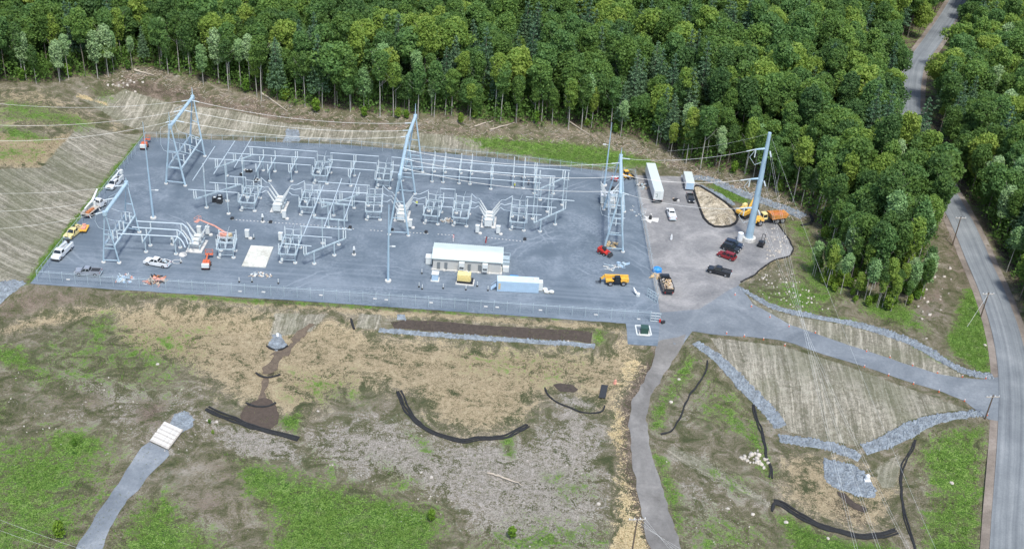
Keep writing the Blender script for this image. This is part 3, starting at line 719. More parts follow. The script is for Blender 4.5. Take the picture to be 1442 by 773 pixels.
inv = (ppx > -8) & (ppx < 1450) & (ppy > -10) & (ppy < 780)
dedge = -sdist(TX, TY, CLEAR)
kindr = vnoise(TX, TY, 22, 5)*.55+rng.uniform(0, 1, len(TX))*.45
kinds = np.where(kindr > .71, 'pine_tree', np.where(kindr < .20, 'slender_tree', 'broadleaf_tree'))
kinds = np.where((dedge < 9) & (rng.uniform(0, 1, len(TX)) < .38), 'slender_tree', kinds)
score = np.where(inv, 1000-dep-dedge*2.5, -dep)
stuff_pts = []
LIM = {'broadleaf_tree': 290, 'slender_tree': 150, 'pine_tree': 120}
for kd, lim in LIM.items():
    ii = np.where(kinds == kd)[0]; ii = ii[np.argsort(-score[ii])]
    for n_, i in enumerate(ii):
        e = dedge[i] < 8
        sc = rng.uniform(.66, 1.14)*(rng.uniform(.75, 1.) if e else 1.)
        if n_ < lim and inv[i]:
            cat, dsc = KN[kd]
            right = ppx[i] > 1330 or (rdd[i] < 16)
            if e and not right: lab = f'{dsc} at the wood edge {zone(ppx[i])}'
            elif right and ppx[i] > 1250: lab = f'{dsc} in the dense wood east of the public road' if TX[i] > np.interp(TY[i], RC[::-1, 1], RC[::-1, 0]) else f'{dsc} leaning over the west side of the public road'
            else: lab = f'{dsc} deeper in the wood {zone(ppx[i])}'
            lab = ' '.join(lab.split()[:16])
            place_tree(kd, TX[i], TY[i], sc, lab, cat, lab.replace(dsc, dsc.split()[-1]+'s' if False else kd.replace('_', ' ')+'s')[:90])
        else: stuff_pts.append((TX[i], TY[i], TZ[i], kd, sc))
# far canopy: one counted-as-mass object, instances on points
vn = [('broadleaf_tree', i) for i in range(NBR)]+[('slender_tree', i) for i in range(5)]+[('pine_tree', i) for i in range(3)]
vobj = []
for kd, i in vn:
    t, c = VAR[kd][i]; bm = bmesh.new(); bm.from_mesh(t); bm.from_mesh(c); me = bpy.data.meshes.new('wood_tree')
    lay = bm.verts.layers.float.get('tint'); nt_ = len(t.polygons); bm.faces.ensure_lookup_table()
    for q, f in enumerate(bm.faces): f.material_index = 0 if q < nt_ else 1
    bm.to_mesh(me); bm.free(); me.materials.append(t.materials[0]); me.materials.append(c.materials[0]); vobj.append(bpy.data.objects.new('wood_tree', me))
pts = np.array([p[:3] for p in stuff_pts]); which = np.array([[k for k, v_ in enumerate(vn) if v_[0] == p[3]][rng.integers(0, {'broadleaf_tree': NBR, 'slender_tree': 5, 'pine_tree': 3}[p[3]])] for p in stuff_pts])
fm = bpy.data.meshes.new('far_woodland'); fm.vertices.add(len(pts)); fm.vertices.foreach_set('co', pts.astype(np.float32).ravel())
a = fm.attributes.new('which', 'INT', 'POINT'); a.data.foreach_set('value', which.astype(np.int32))
a = fm.attributes.new('turn', 'FLOAT', 'POINT'); a.data.foreach_set('value', rng.uniform(0, 6.28, len(pts)).astype(np.float32))
a = fm.attributes.new('size', 'FLOAT', 'POINT'); a.data.foreach_set('value', np.array([p[4] for p in stuff_pts], np.float32))
wood = tag(link('far_woodland', fm), 'dense mixed green woodland canopy stretching away behind the nearer trees', 'woodland', kind='stuff')
ng = bpy.data.node_groups.new('scatter_trees', 'GeometryNodeTree'); ng.interface.new_socket('Geometry', in_out='INPUT', socket_type='NodeSocketGeometry'); ng.interface.new_socket('Geometry', in_out='OUTPUT', socket_type='NodeSocketGeometry')
gi = ng.nodes.new('NodeGroupInput'); go = ng.nodes.new('NodeGroupOutput'); jn = ng.nodes.new('GeometryNodeJoinGeometry')
def nattr(nm, ty):
    n = ng.nodes.new('GeometryNodeInputNamedAttribute'); n.data_type = ty; n.inputs[0].default_value = nm; return n.outputs[0]
wa_ = nattr('which', 'INT'); tu = nattr('turn', 'FLOAT'); sz = nattr('size', 'FLOAT')
cx = ng.nodes.new('ShaderNodeCombineXYZ'); ng.links.new(tu, cx.inputs[2]); er = ng.nodes.new('FunctionNodeEulerToRotation'); ng.links.new(cx.outputs[0], er.inputs[0])
for k, vo in enumerate(vobj):
    cmp_ = ng.nodes.new('FunctionNodeCompare'); cmp_.data_type = 'INT'; cmp_.operation = 'EQUAL'; ng.links.new(wa_, cmp_.inputs[2]); cmp_.inputs[3].default_value = k
    oi = ng.nodes.new('GeometryNodeObjectInfo'); oi.inputs['Object'].default_value = vo; oi.inputs['As Instance'].default_value = True
    ip = ng.nodes.new('GeometryNodeInstanceOnPoints'); ng.links.new(gi.outputs[0], ip.inputs['Points']); ng.links.new(cmp_.outputs[0], ip.inputs['Selection'])
    ng.links.new(oi.outputs['Geometry'], ip.inputs['Instance']); ng.links.new(er.outputs[0], ip.inputs['Rotation']); ng.links.new(sz, ip.inputs['Scale']); ng.links.new(ip.outputs[0], jn.inputs[0])
ng.links.new(jn.outputs[0], go.inputs[0]); md = wood.modifiers.new('scatter', 'NODES'); md.node_group = ng
# low dark understorey inside the first rows of trunks: one uncountable mass
UX = rng.uniform(-190, 190, 60000); UY = rng.uniform(150, 400, 60000); ds = -sdist(UX, UY, CLEAR)
um = (ds > .5) & (ds < 24) & (road_d(UX, UY) > 7.5) & (rng.uniform(0, 1, 60000) < np.where(ds < 3, .3, .55)); UX, UY, ds = UX[um][:4400], UY[um][:4400], ds[um][:4400]
bl = [(x, y, float(z)+b*.9, b*.9, b) for x, y, z, b in zip(UX, UY, gz(UX, UY), rng.uniform(.5, 2.6, len(UX))*np.clip(.55+ds/5, .55, 1.6))]
L_UND = leafmat('understorey_foliage', [(.075, .15, .035), (.10, .20, .045), (.17, .29, .05)], .4)
tag(link('understorey', leafy_mesh('understorey', bl, 190000, .36, [L_UND], 9, 1.0)), 'dark green brush filling the spaces between trunks along the wood edge', 'undergrowth', kind='stuff')
# front row of thin trunks along the clearing edge
k = 0
for i in range(len(EW)-1):
    a_, b_ = EW[i], EW[i+1]; L = np.hypot(*(b_-a_)); n = int(L/3.6)
    for q in range(n):
        p = a_+(b_-a_)*(q+random.random())/max(n, 1); nrm = np.array([-(b_-a_)[1], (b_-a_)[0]])/L; p = p+nrm*random.uniform(.5, 4.5); px_ = proj((p[0], p[1], 0))[0]
        if 0 < px_ < 1340 and ldist(p[0:1], p[1:2], RC)[0] > 6:
            v_ = random.choice([0, 1, 1, 2, 1, 3, 4, 4]); nm_ = 'slim pale trunked tree'; lab = ' '.join(f'thin trunked front row tree {zone(px_)}'.split()[:16])
            place_tree('slender_tree', p[0], p[1], random.uniform(.55, 1.05), lab, 'tree', ' '.join(f'front row trees {zone(px_)}'.split()), var=v_)
# young growth on the bank between the parking lot and the road
BK = poly_w([(1150,372),(1185,398),(1235,425),(1275,412),(1310,385),(1300,420),(1262,440),(1215,432),(1165,408),(1140,385)]); rr = random.Random(77); mn, mx = BK.min(0), BK.max(0); q = 0
while q < 64:
    x, y = rr.uniform(mn[0], mx[0]), rr.uniform(mn[1], mx[1])
    if sdist(np.array([x]), np.array([y]), BK)[0] < 0: continue
    q += 1; px_ = proj((x, y, 0))[0]
    if rr.random() < .3: place_tree('slender_tree', x, y, rr.uniform(.35, .7), 'young pale stemmed tree on the open bank east of the parking lot', 'tree', 'x')
    else: place_tree('sapling', x, y, rr.uniform(.45, 1.), 'leafy sapling on the open bank between the parking lot and the road', 'sapling', 'saplings on the bank east of the lot')
# understorey saplings along the edge
for i in range(len(EW)-1):
    a_, b_ = EW[i], EW[i+1]; L = np.hypot(*(b_-a_)); n = int(L/6.0)
    for q in range(n):
        if random.random() < .45: continue
        p = a_+(b_-a_)*(q+random.random())/max(n, 1); nrm = np.array([-(b_-a_)[1], (b_-a_)[0]])/L
        p = p+nrm*random.uniform(.3, 4); px_ = proj((p[0], p[1], 0))[0]
        if 0 < px_ < 1330:
            lab = ' '.join(f'yellow green sapling at the wood edge {zone(px_)}'.split()[:16])
            place_tree('sapling', p[0], p[1], random.uniform(.6, 1.1), lab, 'sapling', 'saplings under the wood edge'); k += 1
print('TREES', len(TX), 'stuff', len(stuff_pts), 'saplings', k)
# ------------------------------------------------------------------ substation steelwork
def foot_cap(m, x, y, z=0., r=.5, h=.35): m.tube([(x, y, z-.5), (x, y, z+h)], r, 12)
ZB, ZBUS, ZSW = 3.6, 6.0, 2.9
def fdir(a, b): return (Vector(b)-Vector(a)).normalized()
def part(parent, name, mat, fn, smooth=False):
    m = MB(); fn(m); return m.obj(name, MT[mat] if isinstance(mat, str) else mat, parent, smooth=smooth)
_me = {}
def shared(name, key, mat, fn, parent, loc=(0, 0, 0), rz=0.):
    if key not in _me:
        m = MB(); fn(m); me = m.mesh(name)
        if not me.materials: me.materials.append(MT[mat])
        _me[key] = me
    return link(name, _me[key], parent, loc, rz)
def insulator(m, z0, z1, x=0, y=0, r=.13):
    n = 9; pts = [(x, y, z0)]; rs = [r*.7]
    for i in range(n):
        a = z0+(z1-z0)*(i+.3)/n; b = z0+(z1-z0)*(i+.7)/n; pts += [(x, y, a), (x, y, b)]; rs += [r*1.35, r*.7]
    pts.append((x, y, z1)); rs.append(r*.7); m.tube(pts, rs, 7)
def ins_part(parent, x, y, z0, z1, r=.13): return shared('insulator', ('ins', round(z1-z0, 2), r), 'insul', lambda m: insulator(m, 0, z1-z0, 0, 0, r), parent, (x, y, z0))
def footing(parent, x, y, z=0.): return shared('footing', 'footing', 'conc', lambda m: foot_cap(m, 0, 0), parent, (x, y, z))
def column(parent, name, a, b, w, mat='steel'):
    m = MB(); m.bar(a, b, w); return m.obj(name, MT[mat], parent)

def switch(ff, fr, rear_y, label, drops=(), D=None):
    """gang-operated three-phase disconnect switch on a four-legged stand; ff/fr front foot pixels"""
    a = G(*ff); b = G(*fr); W = (b-a).length; rz = math.atan2(b.y-a.y, b.x-a.x)
    rt = P(rear_y[0], rear_y[1], ZSW); D = max(4.5, abs(rt.y-a.y)) if D is None else D
    W = 3.4
    t = empty('disconnect_switch', (a.x, a.y, 0), rz, label, 'disconnect switch', 'three-pole disconnect switches on steel stands')
    y1 = D-1.2
    for x, y in ((0, 0), (W, 0), (0, y1), (W, y1)):
        footing(t, x, y); shared('leg', ('swleg', ZSW), 'steel', lambda m: (m.bar((0, 0, .3), (0, 0, ZSW), .22), m.box((0, 0, .33), (.5, .5, .05))), t, (x, y, 0))
    def fr_(m):
        for x in (-.35, W+.35): m.bar((x, -.8, ZSW), (x, D, ZSW), .26, .3)
        m.bar((-.4, -.8, ZSW-.02), (W+.4, -.8, ZSW-.02), .22); m.bar((-.4, D, ZSW-.02), (W+.4, D, ZSW-.02), .22); m.bar((-.3, D*.5, ZSW-.02), (W+.3, D*.5, ZSW-.02), .2)
        m.bar((W*.5, -.8, ZSW-.05), (W*.5, D, ZSW-.05), .14)
    shared('frame', ('swf', round(D, 1)), 'steel', fr_, t)
    shared('low_beam', ('swl', 1), 'steel', lambda m: (m.bar((0, 0, .95), (W, 0, .95), .14), m.bar((0, 0, .55), (W*.35, 0, 1.6), .1)), t)
    part(t, 'operator_box', 'cab', lambda m: m.box((.35, -.35, 1.1), (.5, .35, .7)))
    for k in range(3):
        y = -.4+k*(D+.1)/2
        for x, h in ((-.3, 2.7), (W*.5, 1.7), (W+.3, 2.7)):
            ins_part(t, x, y, ZSW+.12, ZSW+.12+h*.9)
        def bl(m):
            m.tube([(-.3, 0, ZSW+1.9), (W*.5, 0, ZSW+1.75)], .06, 6); m.tube([(W*.5, 0, ZSW+1.75), (W*.5+.5, 0, ZSW+3.4)], .05, 6)
            m.tube([(W*.5, 0, ZSW+1.7), (W+.3, 0, ZSW+1.9)], .05, 6)
        shared('blade', ('blade', 0), 'tube', bl, t, (0, y, 0))
    return t, a, rz, D
SW = {}
for nm, ff, fr, ry, lab in (
 ('A', (340,297), (357,298), (349,262), 'switch stand between the three black bins and the leftmost breaker of the middle row'),
 ('B', (442.6,258.5), (458,259.5), (448,227), 'switch stand in the back row nearest the small riprap chute'),
 ('C', (531,265), (547,266), (536,237), 'switch stand in the back row just left of the middle tower'),
 ('D', (424,303), (440,304), (430.7,268), 'switch stand right of the leftmost breaker in the middle row'),
 ('E', (516.5,310), (533,310.5), (522.6,274), 'switch stand left of the breaker under the middle tower'),
 ('F', (598,315), (614,316.6), (602,281), 'switch stand right of the breaker under the middle tower, beside a heap of parts'),
 ('G', (638.4,318), (655,319.5), (642.5,284), 'switch stand left of the rightmost middle row breaker, above the long building'),
 ('H', (719,324), (735.6,325.4), (721,289), 'rightmost switch stand in the middle row, right of its breaker'),
 ('I', (395.7,370), (414,371), (403.5,330.6), 'switch stand nearest the camera, right of the pale concrete slab'),
 ('J', (308.6,363.4), (322.5,363.6), (310,337.5), 'short switch stand under the pink boom lift left of the slab')):
    SW[nm] = switch(ff, fr, ry, lab)
SWC = {}
def tube_obj(pts, r, label, name='bus_tube', cat='bus tube', grp='aluminium bus tubes', mat='tube', kind=None, n=8):
    m = MB(); m.tube(pts, r, n); o = m.obj(name, MT[mat], smooth=False); tag(o, label, cat, grp); return o
def bus(a, b, z, label, drop0=None, drop1=None, r=.105, over=.0):
    """rigid tube between two photo pixels at height z, with optional down drops at its ends"""
    A = P(*a, z); B = P(*b, z); pts = [A, B]
    if drop0: pts = [A-Vector((0, 0, drop0))]+pts
    if drop1: pts = pts+[B-Vector((0, 0, drop1))]
    return tube_obj(pts, r, label)
def beam_support(bf, br, feet, tops, label, zb=ZB, zt=ZBUS, tw=True):
    """steel beam on posts carrying insulators up to the bus; bf/br beam end pixels at zb, tops = positions 0..1 of insulators"""
    A = P(*bf, zb); B = P(*br, zb); c = (A+B)/2; t = empty('bus_support', (c.x, c.y, 0), 0, label, 'bus support', 'steel bus supports with insulators')
    o = Vector((c.x, c.y, 0)); m = MB(); m.bar(A-o, B-o, .28, .32); m.obj('beam', MT['steel'], t)
    for f in feet:
        if isinstance(f, float): p = A.lerp(B, f)-o; p.z = 0
        else: p = G(*f)-o; q = (B-A); q.z = 0; s = ((p+o-A).dot(q))/q.length_squared; p = A.lerp(B, min(.98, max(.02, s)))-o; p.z = 0
        footing(t, p.x, p.y); shared('post', ('post', zb), 'steel', lambda m: (m.tube([(0, 0, .3), (0, 0, zb-.1)], .17, 8), m.box((0, 0, .36), (.55, .55, .06))), t, (p.x, p.y, 0))
    dr = (B-A).normalized(); sd = Vector((-dr.y, dr.x, 0))*0
    for s, dbl in tops:
        p = A.lerp(B, s)-o
        for k in ((-.28, .28) if dbl else (0,)): ins_part(t, p.x+k, p.y, zb+.15, zt-.1)
    return t
# back row, left: three tubes with staggered ends
bus((348.8,206.6), (447,213.6), ZBUS, 'rear tube of the back row left bus run behind the first switch', None, 2.6)
bus((321.4,215.7), (443,223), ZBUS, 'middle tube of the back row left bus run', None, 2.6)
bus((293.5,223.3), (438,233), ZBUS, 'front tube of the back row left bus run, starting near the left tower', None, 2.6)
beam_support((302.5,236.8), (358,218), [.28, .72], [(.05, 1), (.5, 1), (.93, 1)], 'slanting beam support at the left end of the back row buses')
for i, (x0, y0, x1, y1) in enumerate(((360.5,242,371.5,221), (377,243,388,222.5), (408,243.5,418,223.5), (492,250,500,228.5))):
    beam_support((x0, y0), (x1, y1), [.2, .85], [(.02, i > 1), (.5, i > 1), (.97, i > 1)], ['single insulator bus support left of centre in the back row', 'single insulator bus support second from left in the back row', 'paired insulator bus support below the small riprap chute', 'paired insulator bus support midway between the two back row switches'][i])
# back row, mid
bus((465.3,215.4), (533.5,220.4), ZBUS, 'rear tube between the two back row switch stands', 2.6, 2.6)
bus((461.8,224.7), (530.5,230), ZBUS, 'middle tube between the two back row switch stands', 2.6, 2.6)
bus((457.8,235.2), (527.6,240.2), ZBUS, 'front tube between the two back row switch stands', 2.6, 2.6)
# back row, right
bus((551.4,221.5), (803,240.4), ZBUS, 'rear tube of the long back row right bus run', 2.6)
bus((550,232.5), (782,248.7), ZBUS, 'middle tube of the long back row right bus run', 2.6)
bus((549.4,242.2), (761.8,257.8), ZBUS, 'front tube of the long back row right bus run', 2.6)
for i, (fx, fy) in enumerate(((566,258), (607.7,259.7), (623.2,260.7), (645.8,262.2), (661.2,263.2), (690.6,270), (721.3,267.5), (736.7,268.8), (752,276))):
    f = G(fx, fy-0.); dbl = i in (0, 5, 8)
    q = proj((f.x, f.y+.8, ZB)); q2 = proj((f.x, f.y+9.0, ZB))
    beam_support(q, q2, [.06, .85], [(.03, dbl), (.5, dbl), (.97, dbl)], 'bus support of the long back row run, ' + ['just right of the middle tower front legs', 'second right of the middle tower', 'third right of the middle tower', 'first in line behind the parts heap', 'second in line behind the parts heap', 'doubled one above the right hand breaker', 'beside the worker in yellow', 'just right of the worker in yellow', 'near the open right end'][i])
beam_support((756,268.5), (795,250.2), [.15, .62], [(.03, 1), (.5, 1), (.96, 1)], 'slanting beam support at the right end of the back row buses')
# middle row left
bus((323.4,248.5), (346,250), ZBUS, 'short rear tube above the leftmost middle row switch', None, 2.6)
bus((295,257), (340,260), ZBUS, 'middle tube running left from the leftmost middle row switch', None, 2.6)
bus((265,267), (334.4,271.4), ZBUS, 'long front tube running left from the leftmost middle row switch', None, 2.6)
beam_support((275,280.5), (338,260), [(291,293), (320.5,284)], [(.0, 1), (.48, 1), (.92, 1)], 'slanting beam support left of the three black bins')
# middle row centre
bus((448.2,256), (520.6,261.3), ZBUS, 'rear tube between the centre middle row switches', 2.6, 2.6)
bus((443,267.8), (517.4,272.3), ZBUS, 'middle tube between the centre middle row switches', 2.6, 2.6)
bus((439.8,279.4), (514.2,284.6), ZBUS, 'front tube between the centre middle row switches', 2.6, 2.6)
beam_support((453.4,292.4), (506.4,273.6), [.3, .85], [(.02, 1), (.5, 1), (.95, 1)], 'slanting beam support between the centre middle row switches')
bus((620,265.5), (641,267), ZBUS, 'short rear tube between the switches above the long building', 2.6, 2.6)
bus((618,278), (639,279.5), ZBUS, 'short middle tube between the switches above the long building', 2.6, 2.6)
bus((617,290.5), (637.5,292), ZBUS, 'short front tube between the switches above the long building', 2.6, 2.6)
# middle row right
bus((740.8,277.2), (808.7,283), ZBUS, 'rear tube running right from the rightmost middle row switch', 2.6)
bus((740,289.4), (783.6,292.6), ZBUS, 'middle tube running right from the rightmost middle row switch', 2.6)
bus((743,301.5), (762.6,302.8), ZBUS, 'short front tube running right from the rightmost middle row switch', 2.6)
beam_support((752,314), (795.7,294.2), [(761,327), (782,317.2)], [(.03, 1), (.5, 1), (.97, 1)], 'slanting beam support at the right end of the middle row')
# front row
bus((422.7,318.5), (495.3,323.5), ZBUS, 'rear tube running right from the front row switch', 2.6)
bus((412.7,331), (467.5,334.6), ZBUS, 'middle tube running right from the front row switch', 2.6)
bus((401.4,343.4), (438.6,346.7), ZBUS, 'short front tube running right from the front row switch', 2.6)
beam_support((428.4,359.5), (486.8,335.6), [(443.8,373), (471.8,361)], [(.02, 1), (.47, 1), (.97, 1)], 'slanting beam support at the right end of the front row, standing alone')
for x0, y0, zt, lab in ((322,302,ZBUS,'single pedestal insulator right of the three black bins'),):
    f = G(x0, y0); t = empty('pedestal_insulator', (f.x, f.y, 0), 0, lab, 'pedestal', 'pedestal insulators'); footing(t, 0, 0)
    column(t, 'post', (0, 0, .3), (0, 0, ZB), .2); ins_part(t, 0, 0, ZB, zt-.1)
# high cross buses running away from the camera, on tall portals
ZH = 9.6
def portal(bl, br, feet, ins, label, zb, zt):
    return beam_support(bl, br, feet, [(s, 0) for s in ins], label, zb, zt)
portal((449.8,284.6), (497,289.4), [(462.2,321.5), (485,322.8)], [.02, .5, .98], 'tall portal carrying the high cross buses at the centre of the yard', 7.1, ZH)
portal((441,306.6), (489.6,310.7), [(454,344), (477,345.5)], [.02, .5, .98], 'tall portal nearest the camera carrying the high cross buses', 7.1, ZH)
for i, (a, b) in enumerate((((427.5,330.5), (455.3,261.3)), ((456.6,319.5), (481.2,251.6)), ((485,308.5), (507,243.2)))):
    bus(a, b, ZH, 'high tube pointing away from the camera over the centre portals, ' + ['leftmost', 'middle', 'rightmost'][i]+' of three', r=.11)
for i, (f, ty, a, b) in enumerate((((291,293.4), 229.7, (271.5,254), (302.6,206.4)), ((320.5,284), 220, (301,245), (330.8,198.5)), ((344,276), 218.8, (330,236), (354,195)))):
    F_ = G(*f); h = hz(F_, ty); zt = h
    t = empty('bus_mast', (F_.x, F_.y, 0), 0, ['tall insulator mast left of the three black bins', 'tall insulator mast at the second slanting beam', 'tall insulator mast left of the leftmost middle row switch'][i], 'bus mast', 'tall masts carrying single cross tubes'); footing(t, 0, 0)
    column(t, 'post', (0, 0, .3), (0, 0, h-2.6), .26); ins_part(t, 0, 0, h-2.6, h-.1, .16)
    bus(a, b, h, 'high cross tube balanced on a tall mast right of the left tower, ' + ['nearest', 'middle', 'farthest'][i]+' of three', r=.10)
for i, (f, ty) in enumerate((((750,309), 238), ((770.7,299), 249), ((791.4,289.4), 241))):
    F_ = G(*f); h = hz(F_, ty); t = empty('bus_mast', (F_.x, F_.y, 0), 0, ['tall double mast by the rightmost switch', 'tall double mast in the middle of the right hand group', 'tall double mast at the right end of the bus rows'][i], 'bus mast', 'tall double masts at the right end of the rows'); footing(t, 0, 0)
    column(t, 'post', (0, 0, .3), (0, 0, h-2.6), .26); column(t, 'post', (.9, 0, 1.5), (.9, 0, h-2.8), .14)
    part(t, 'cross_arm', 'steel', lambda m: (m.bar((-.4, 0, h-2.6), (1.4, 0, h-2.6), .16), m.bar((-.2, 0, 1.5), (1.1, 0, 1.5), .12), m.bar((0, 0, h*.5), (.9, 0, h*.5), .12)))
    ins_part(t, 0, 0, h-2.6, h-.1, .15); ins_part(t, .9, 0, h-2.6, h-.3, .15)
# left breaker's three curved tubes from the small tower
for i, (pts, e) in enumerate((([(192.5,311.6), (245,314.5), (256.8,315.2)], [(264,321), (268,331), (272,341)]), ([(186,320), (240,323.4), (250,324)], [(257,329), (262,336), (265,344)]), ([(166,329), (240,332.8), (249,333.3)], [(254,336.5), (258,342), (261,349)]))):
    A = [P(*q, ZBUS-.4) for q in pts]; zz = (5.2, 4.6, 4.0); B = [P(q[0], q[1], zz[k]) for k, q in enumerate(e)]
    tube_obj(A+B, .15, 'bus tube curving down from the small tower to the front left breaker, ' + ['rear', 'middle', 'front'][i]+' one')
for i, (bf, br, ft) in enumerate((((200.5,341.5), (213,323.5), [(207,355.6), (212.8,346.6)]), ((244,343.5), (256,325), [(249,358.7), (254.6,349.3)]))):
    beam_support(bf, br, ft, [(.02, 0), (.5, 0), (.97, 0)], ['bus support nearer the small tower', 'bus support beside the round cover left of the front breaker'][i], ZB, ZBUS-.4)

# ------------------------------------------------------------------ dead-end towers
def tube_part(t, name, a, b, r0, r1=None, mat='blue_steel', n=8):
    m = MB(); m.tube([a, b], [r0, r0 if r1 is None else r1], n); return m.obj(name, MT[mat], t)
def a_frame_tower(feetpx, apexpx, mastpx, label, zb=None, deck=None, r=.28, single=False, masts=True):
    """feetpx: list of (left,right) ground pixels front->rear, apexpx: apex pixel per frame"""
    pairs = [(G(*a), G(*b)) for a, b in feetpx]; c = (pairs[0][0]+pairs[-1][1])/2
    t = empty('dead_end_tower', (c.x, c.y, 0), 0, label, 'steel tower', 'steel A-frame dead-end towers'); o = Vector((c.x, c.y, 0)); tops = []
    for (l, rr), ap in zip(pairs, apexpx):
        mid = (l+rr)/2; h = zb if zb else hz(mid, ap[1]); T = Vector((mid.x, mid.y, h)); tops.append(T)
        for f in (l, rr):
            footing(t, f.x-o.x, f.y-o.y); tube_part(t, 'leg', f-o+Vector((0, 0, .3)), T-o+(f-T).normalized()*.2+Vector(((f.x-mid.x)*.06, 0, 0)), r, r*.62)
        m = MB()
        for s in (.06, .30, .58): m.bar(l.lerp(T, s)-o, rr.lerp(T, s)-o, .16)
        m.obj('cross_brace', MT['blue_steel'], t)
        tube_part(t, 'apex_cap', T-o-Vector((0, 0, .5)), T-o+Vector((0, 0, .55)), .52, .5)
    for i in range(len(tops)-1): tube_part(t, 'beam', tops[i]-o, tops[i+1]-o, .42, .42, n=12)
    if masts:
        for T, mp in zip(tops, mastpx):
            if mp is None: continue
            h = hz(Vector((T.x, T.y, 0)), mp); tube_part(t, 'lightning_mast', T-o+Vector((0, 0, .5)), Vector((T.x, T.y, h))-o, .17, .05); 
    if deck:
        (l0, r0), (l1, r1) = pairs[0], pairs[-1]; T0, T1 = tops[0], tops[-1]
        s = deck/T0.z; A = [l0.lerp(T0, s)-o, r0.lerp(T0, s)-o, l1.lerp(T1, s)-o, r1.lerp(T1, s)-o]
        for a, b in ((A[0], A[2]), (A[1], A[3])): a.z = b.z = deck; column(t, 'deck_beam', a, b, .42, 'steel')
        n = 4
        for k in range(n+1):
            q = .04+.92*k/n; column(t, 'rung', A[0].lerp(A[2], q), A[1].lerp(A[3], q), .2, 'steel')
        for k in range(3):
            q = .2+.3*k
            for e in (.08, .5, .92):
                p = A[0].lerp(A[2], q).lerp(A[1].lerp(A[3], q), e); ins_part(t, p.x, p.y, deck+.15, deck+2.4, .14)
            a = A[0].lerp(A[2], q); b = A[1].lerp(A[3], q); m = MB(); m.tube([(a.x-.6, a.y, deck+2.5), (b.x+.4, b.y, deck+2.5)], .06, 6)
            m.tube([(a.x-.6, a.y, deck+2.5), (a.x-2.0, a.y, deck+3.0), (a.x-2.6, a.y, deck+4.6), (a.x-2.3, a.y, T0.z-2.5), (T0.x-o.x, a.y, T0.z-.4)], .04, 5); m.obj('jumper', MT['tube'], t)
    return t, tops
T1, T1t = a_frame_tower([((234,259.5), (261,262.5)), ((267.5,212), (288.5,221))], [(241,185), (269.6,144)], [158, 123], 'large left steel A-frame tower in front of the striped bank', 16.9, 4.9)
T2, T2t = a_frame_tower([((548,331), (575,332.5)), ((560,272), (584.5,274)), ((571,240), (595,243))], [(563.5,254), (574,207), (583.7,169)], [None, None, 146], 'three-legged-pair middle A-frame tower rising over the centre of the yard', 16.6, None)
T3, T3t = a_frame_tower([((850,353), (877,355.5)), ((850,296), (879,299))], [(874,274), (867.5,230)], [None, 207.7], 'right steel A-frame tower beside the yard fence and white trailer', 16.2, 4.9)
T4, T4t = a_frame_tower([((146,370), (168,371)), ((176,324), (196.5,328))], [(149,303), (179.5,263)], [None, 250], 'smaller front left A-frame tower feeding the curved tubes', 13.2, 4.6, r=.2)

def sag(a, b, s, n=18): return [a.lerp(b, i/n)-Vector((0, 0, s*4*(i/n)*(1-i/n))) for i in range(n+1)]
def wire(a, b, s, label, r=.05, grp='overhead conductors', strings=True, twin=0, name='conductor'):
    t = empty(name, tuple(a), 0, label, 'power line', grp); o = Vector(a)
    for k in ((0,) if not twin else (-twin, twin)):
        p = [q-o+Vector((k, k*.4, 0)) for q in sag(a, b, s)]; m = MB(); m.tube(p, r, 4, False); m.obj('wire', MT['wire'], t)
    if strings:
        for q in ((0, 1), (1, 0)):
            p = sag(a, b, s); u, v = (p[0], p[1]) if q[0] == 0 else (p[-1], p[-2]); d = (v-u).normalized(); m = MB(); m.tube([u-o, u-o+d*2.4], .14, 6); m.obj('insulator_string', MT['insul'], t)
    return t
for i in range(3):
    nm = ['front', 'middle', 'rear'][i]; BT = lambda T, q: T[0].lerp(T[-1], q)
    wire(BT(T1t, (.2, .55, .9)[i]), BT(T2t, (.64, .75, .88)[i]), 2.3, f'{nm} strain wire between the left and middle A-frame towers', .04)
    wire(BT(T2t, (.13, .27, .41)[i]), BT(T3t, (.08, .45, .82)[i]), 2.2, f'{nm} strain wire between the middle and right A-frame towers', .04)
    wire(BT(T1t, (.2, .55, .9)[i]), P(-70, (196, 172, 138)[i], 15.), 2.5, f'{nm} strain wire leaving the left tower over the striped bank', .03)
    wire(BT(T4t, (.06, .5, .94)[i]), P(-70, (325, 298, 270)[i], 13.), 1.2, f'{nm} strain wire leaving the small front tower over the left slope', .022)

# ------------------------------------------------------------------ poles
def slim_pole(base, topy, r0, r1, label, cat='light pole', arm=None, mat='mast', n=10):
    f = G(*base); h = hz(f, topy); t = empty('light_pole' if cat == 'light pole' else 'lightning_mast', tuple(f), 0, label, cat); footing(t, 0, 0)
    _c = shared('footing_cap', 'pcap', 'conc', lambda m: m.tube([(0, 0, 0), (0, 0, .45)], .75, 14), t)
    m = MB(); m.tube([(0, 0, .3), (0, 0, h)], [r0, r1], n); m.obj('shaft', MT[mat], t)
    for z_, sx in (arm or ()):
        m = MB(); m.bar((0, 0, z_), (sx, 0, z_+.15), .09); m.box((sx+.3*np.sign(sx), 0, z_+.15), (.8, .4, .18)); m.obj('lamp_head', MT['cab'], t)
    return t, f, h
slim_pole((216,308), 172, .30, .06, 'very tall slim mast left of the large left tower', 'lightning mast', ((8, 1.3),))
slim_pole((546.5,396.5), 289, .30, .12, 'very tall slim mast standing alone in front of the middle tower', 'lightning mast', ((9.5, .9),))
slim_pole((851,262), 173, .30, .07, 'tall blue mast behind the right A-frame tower', 'lightning mast', ((12.5, -1.),))
mp = G(1054, 338); mh = hz(mp, 187)
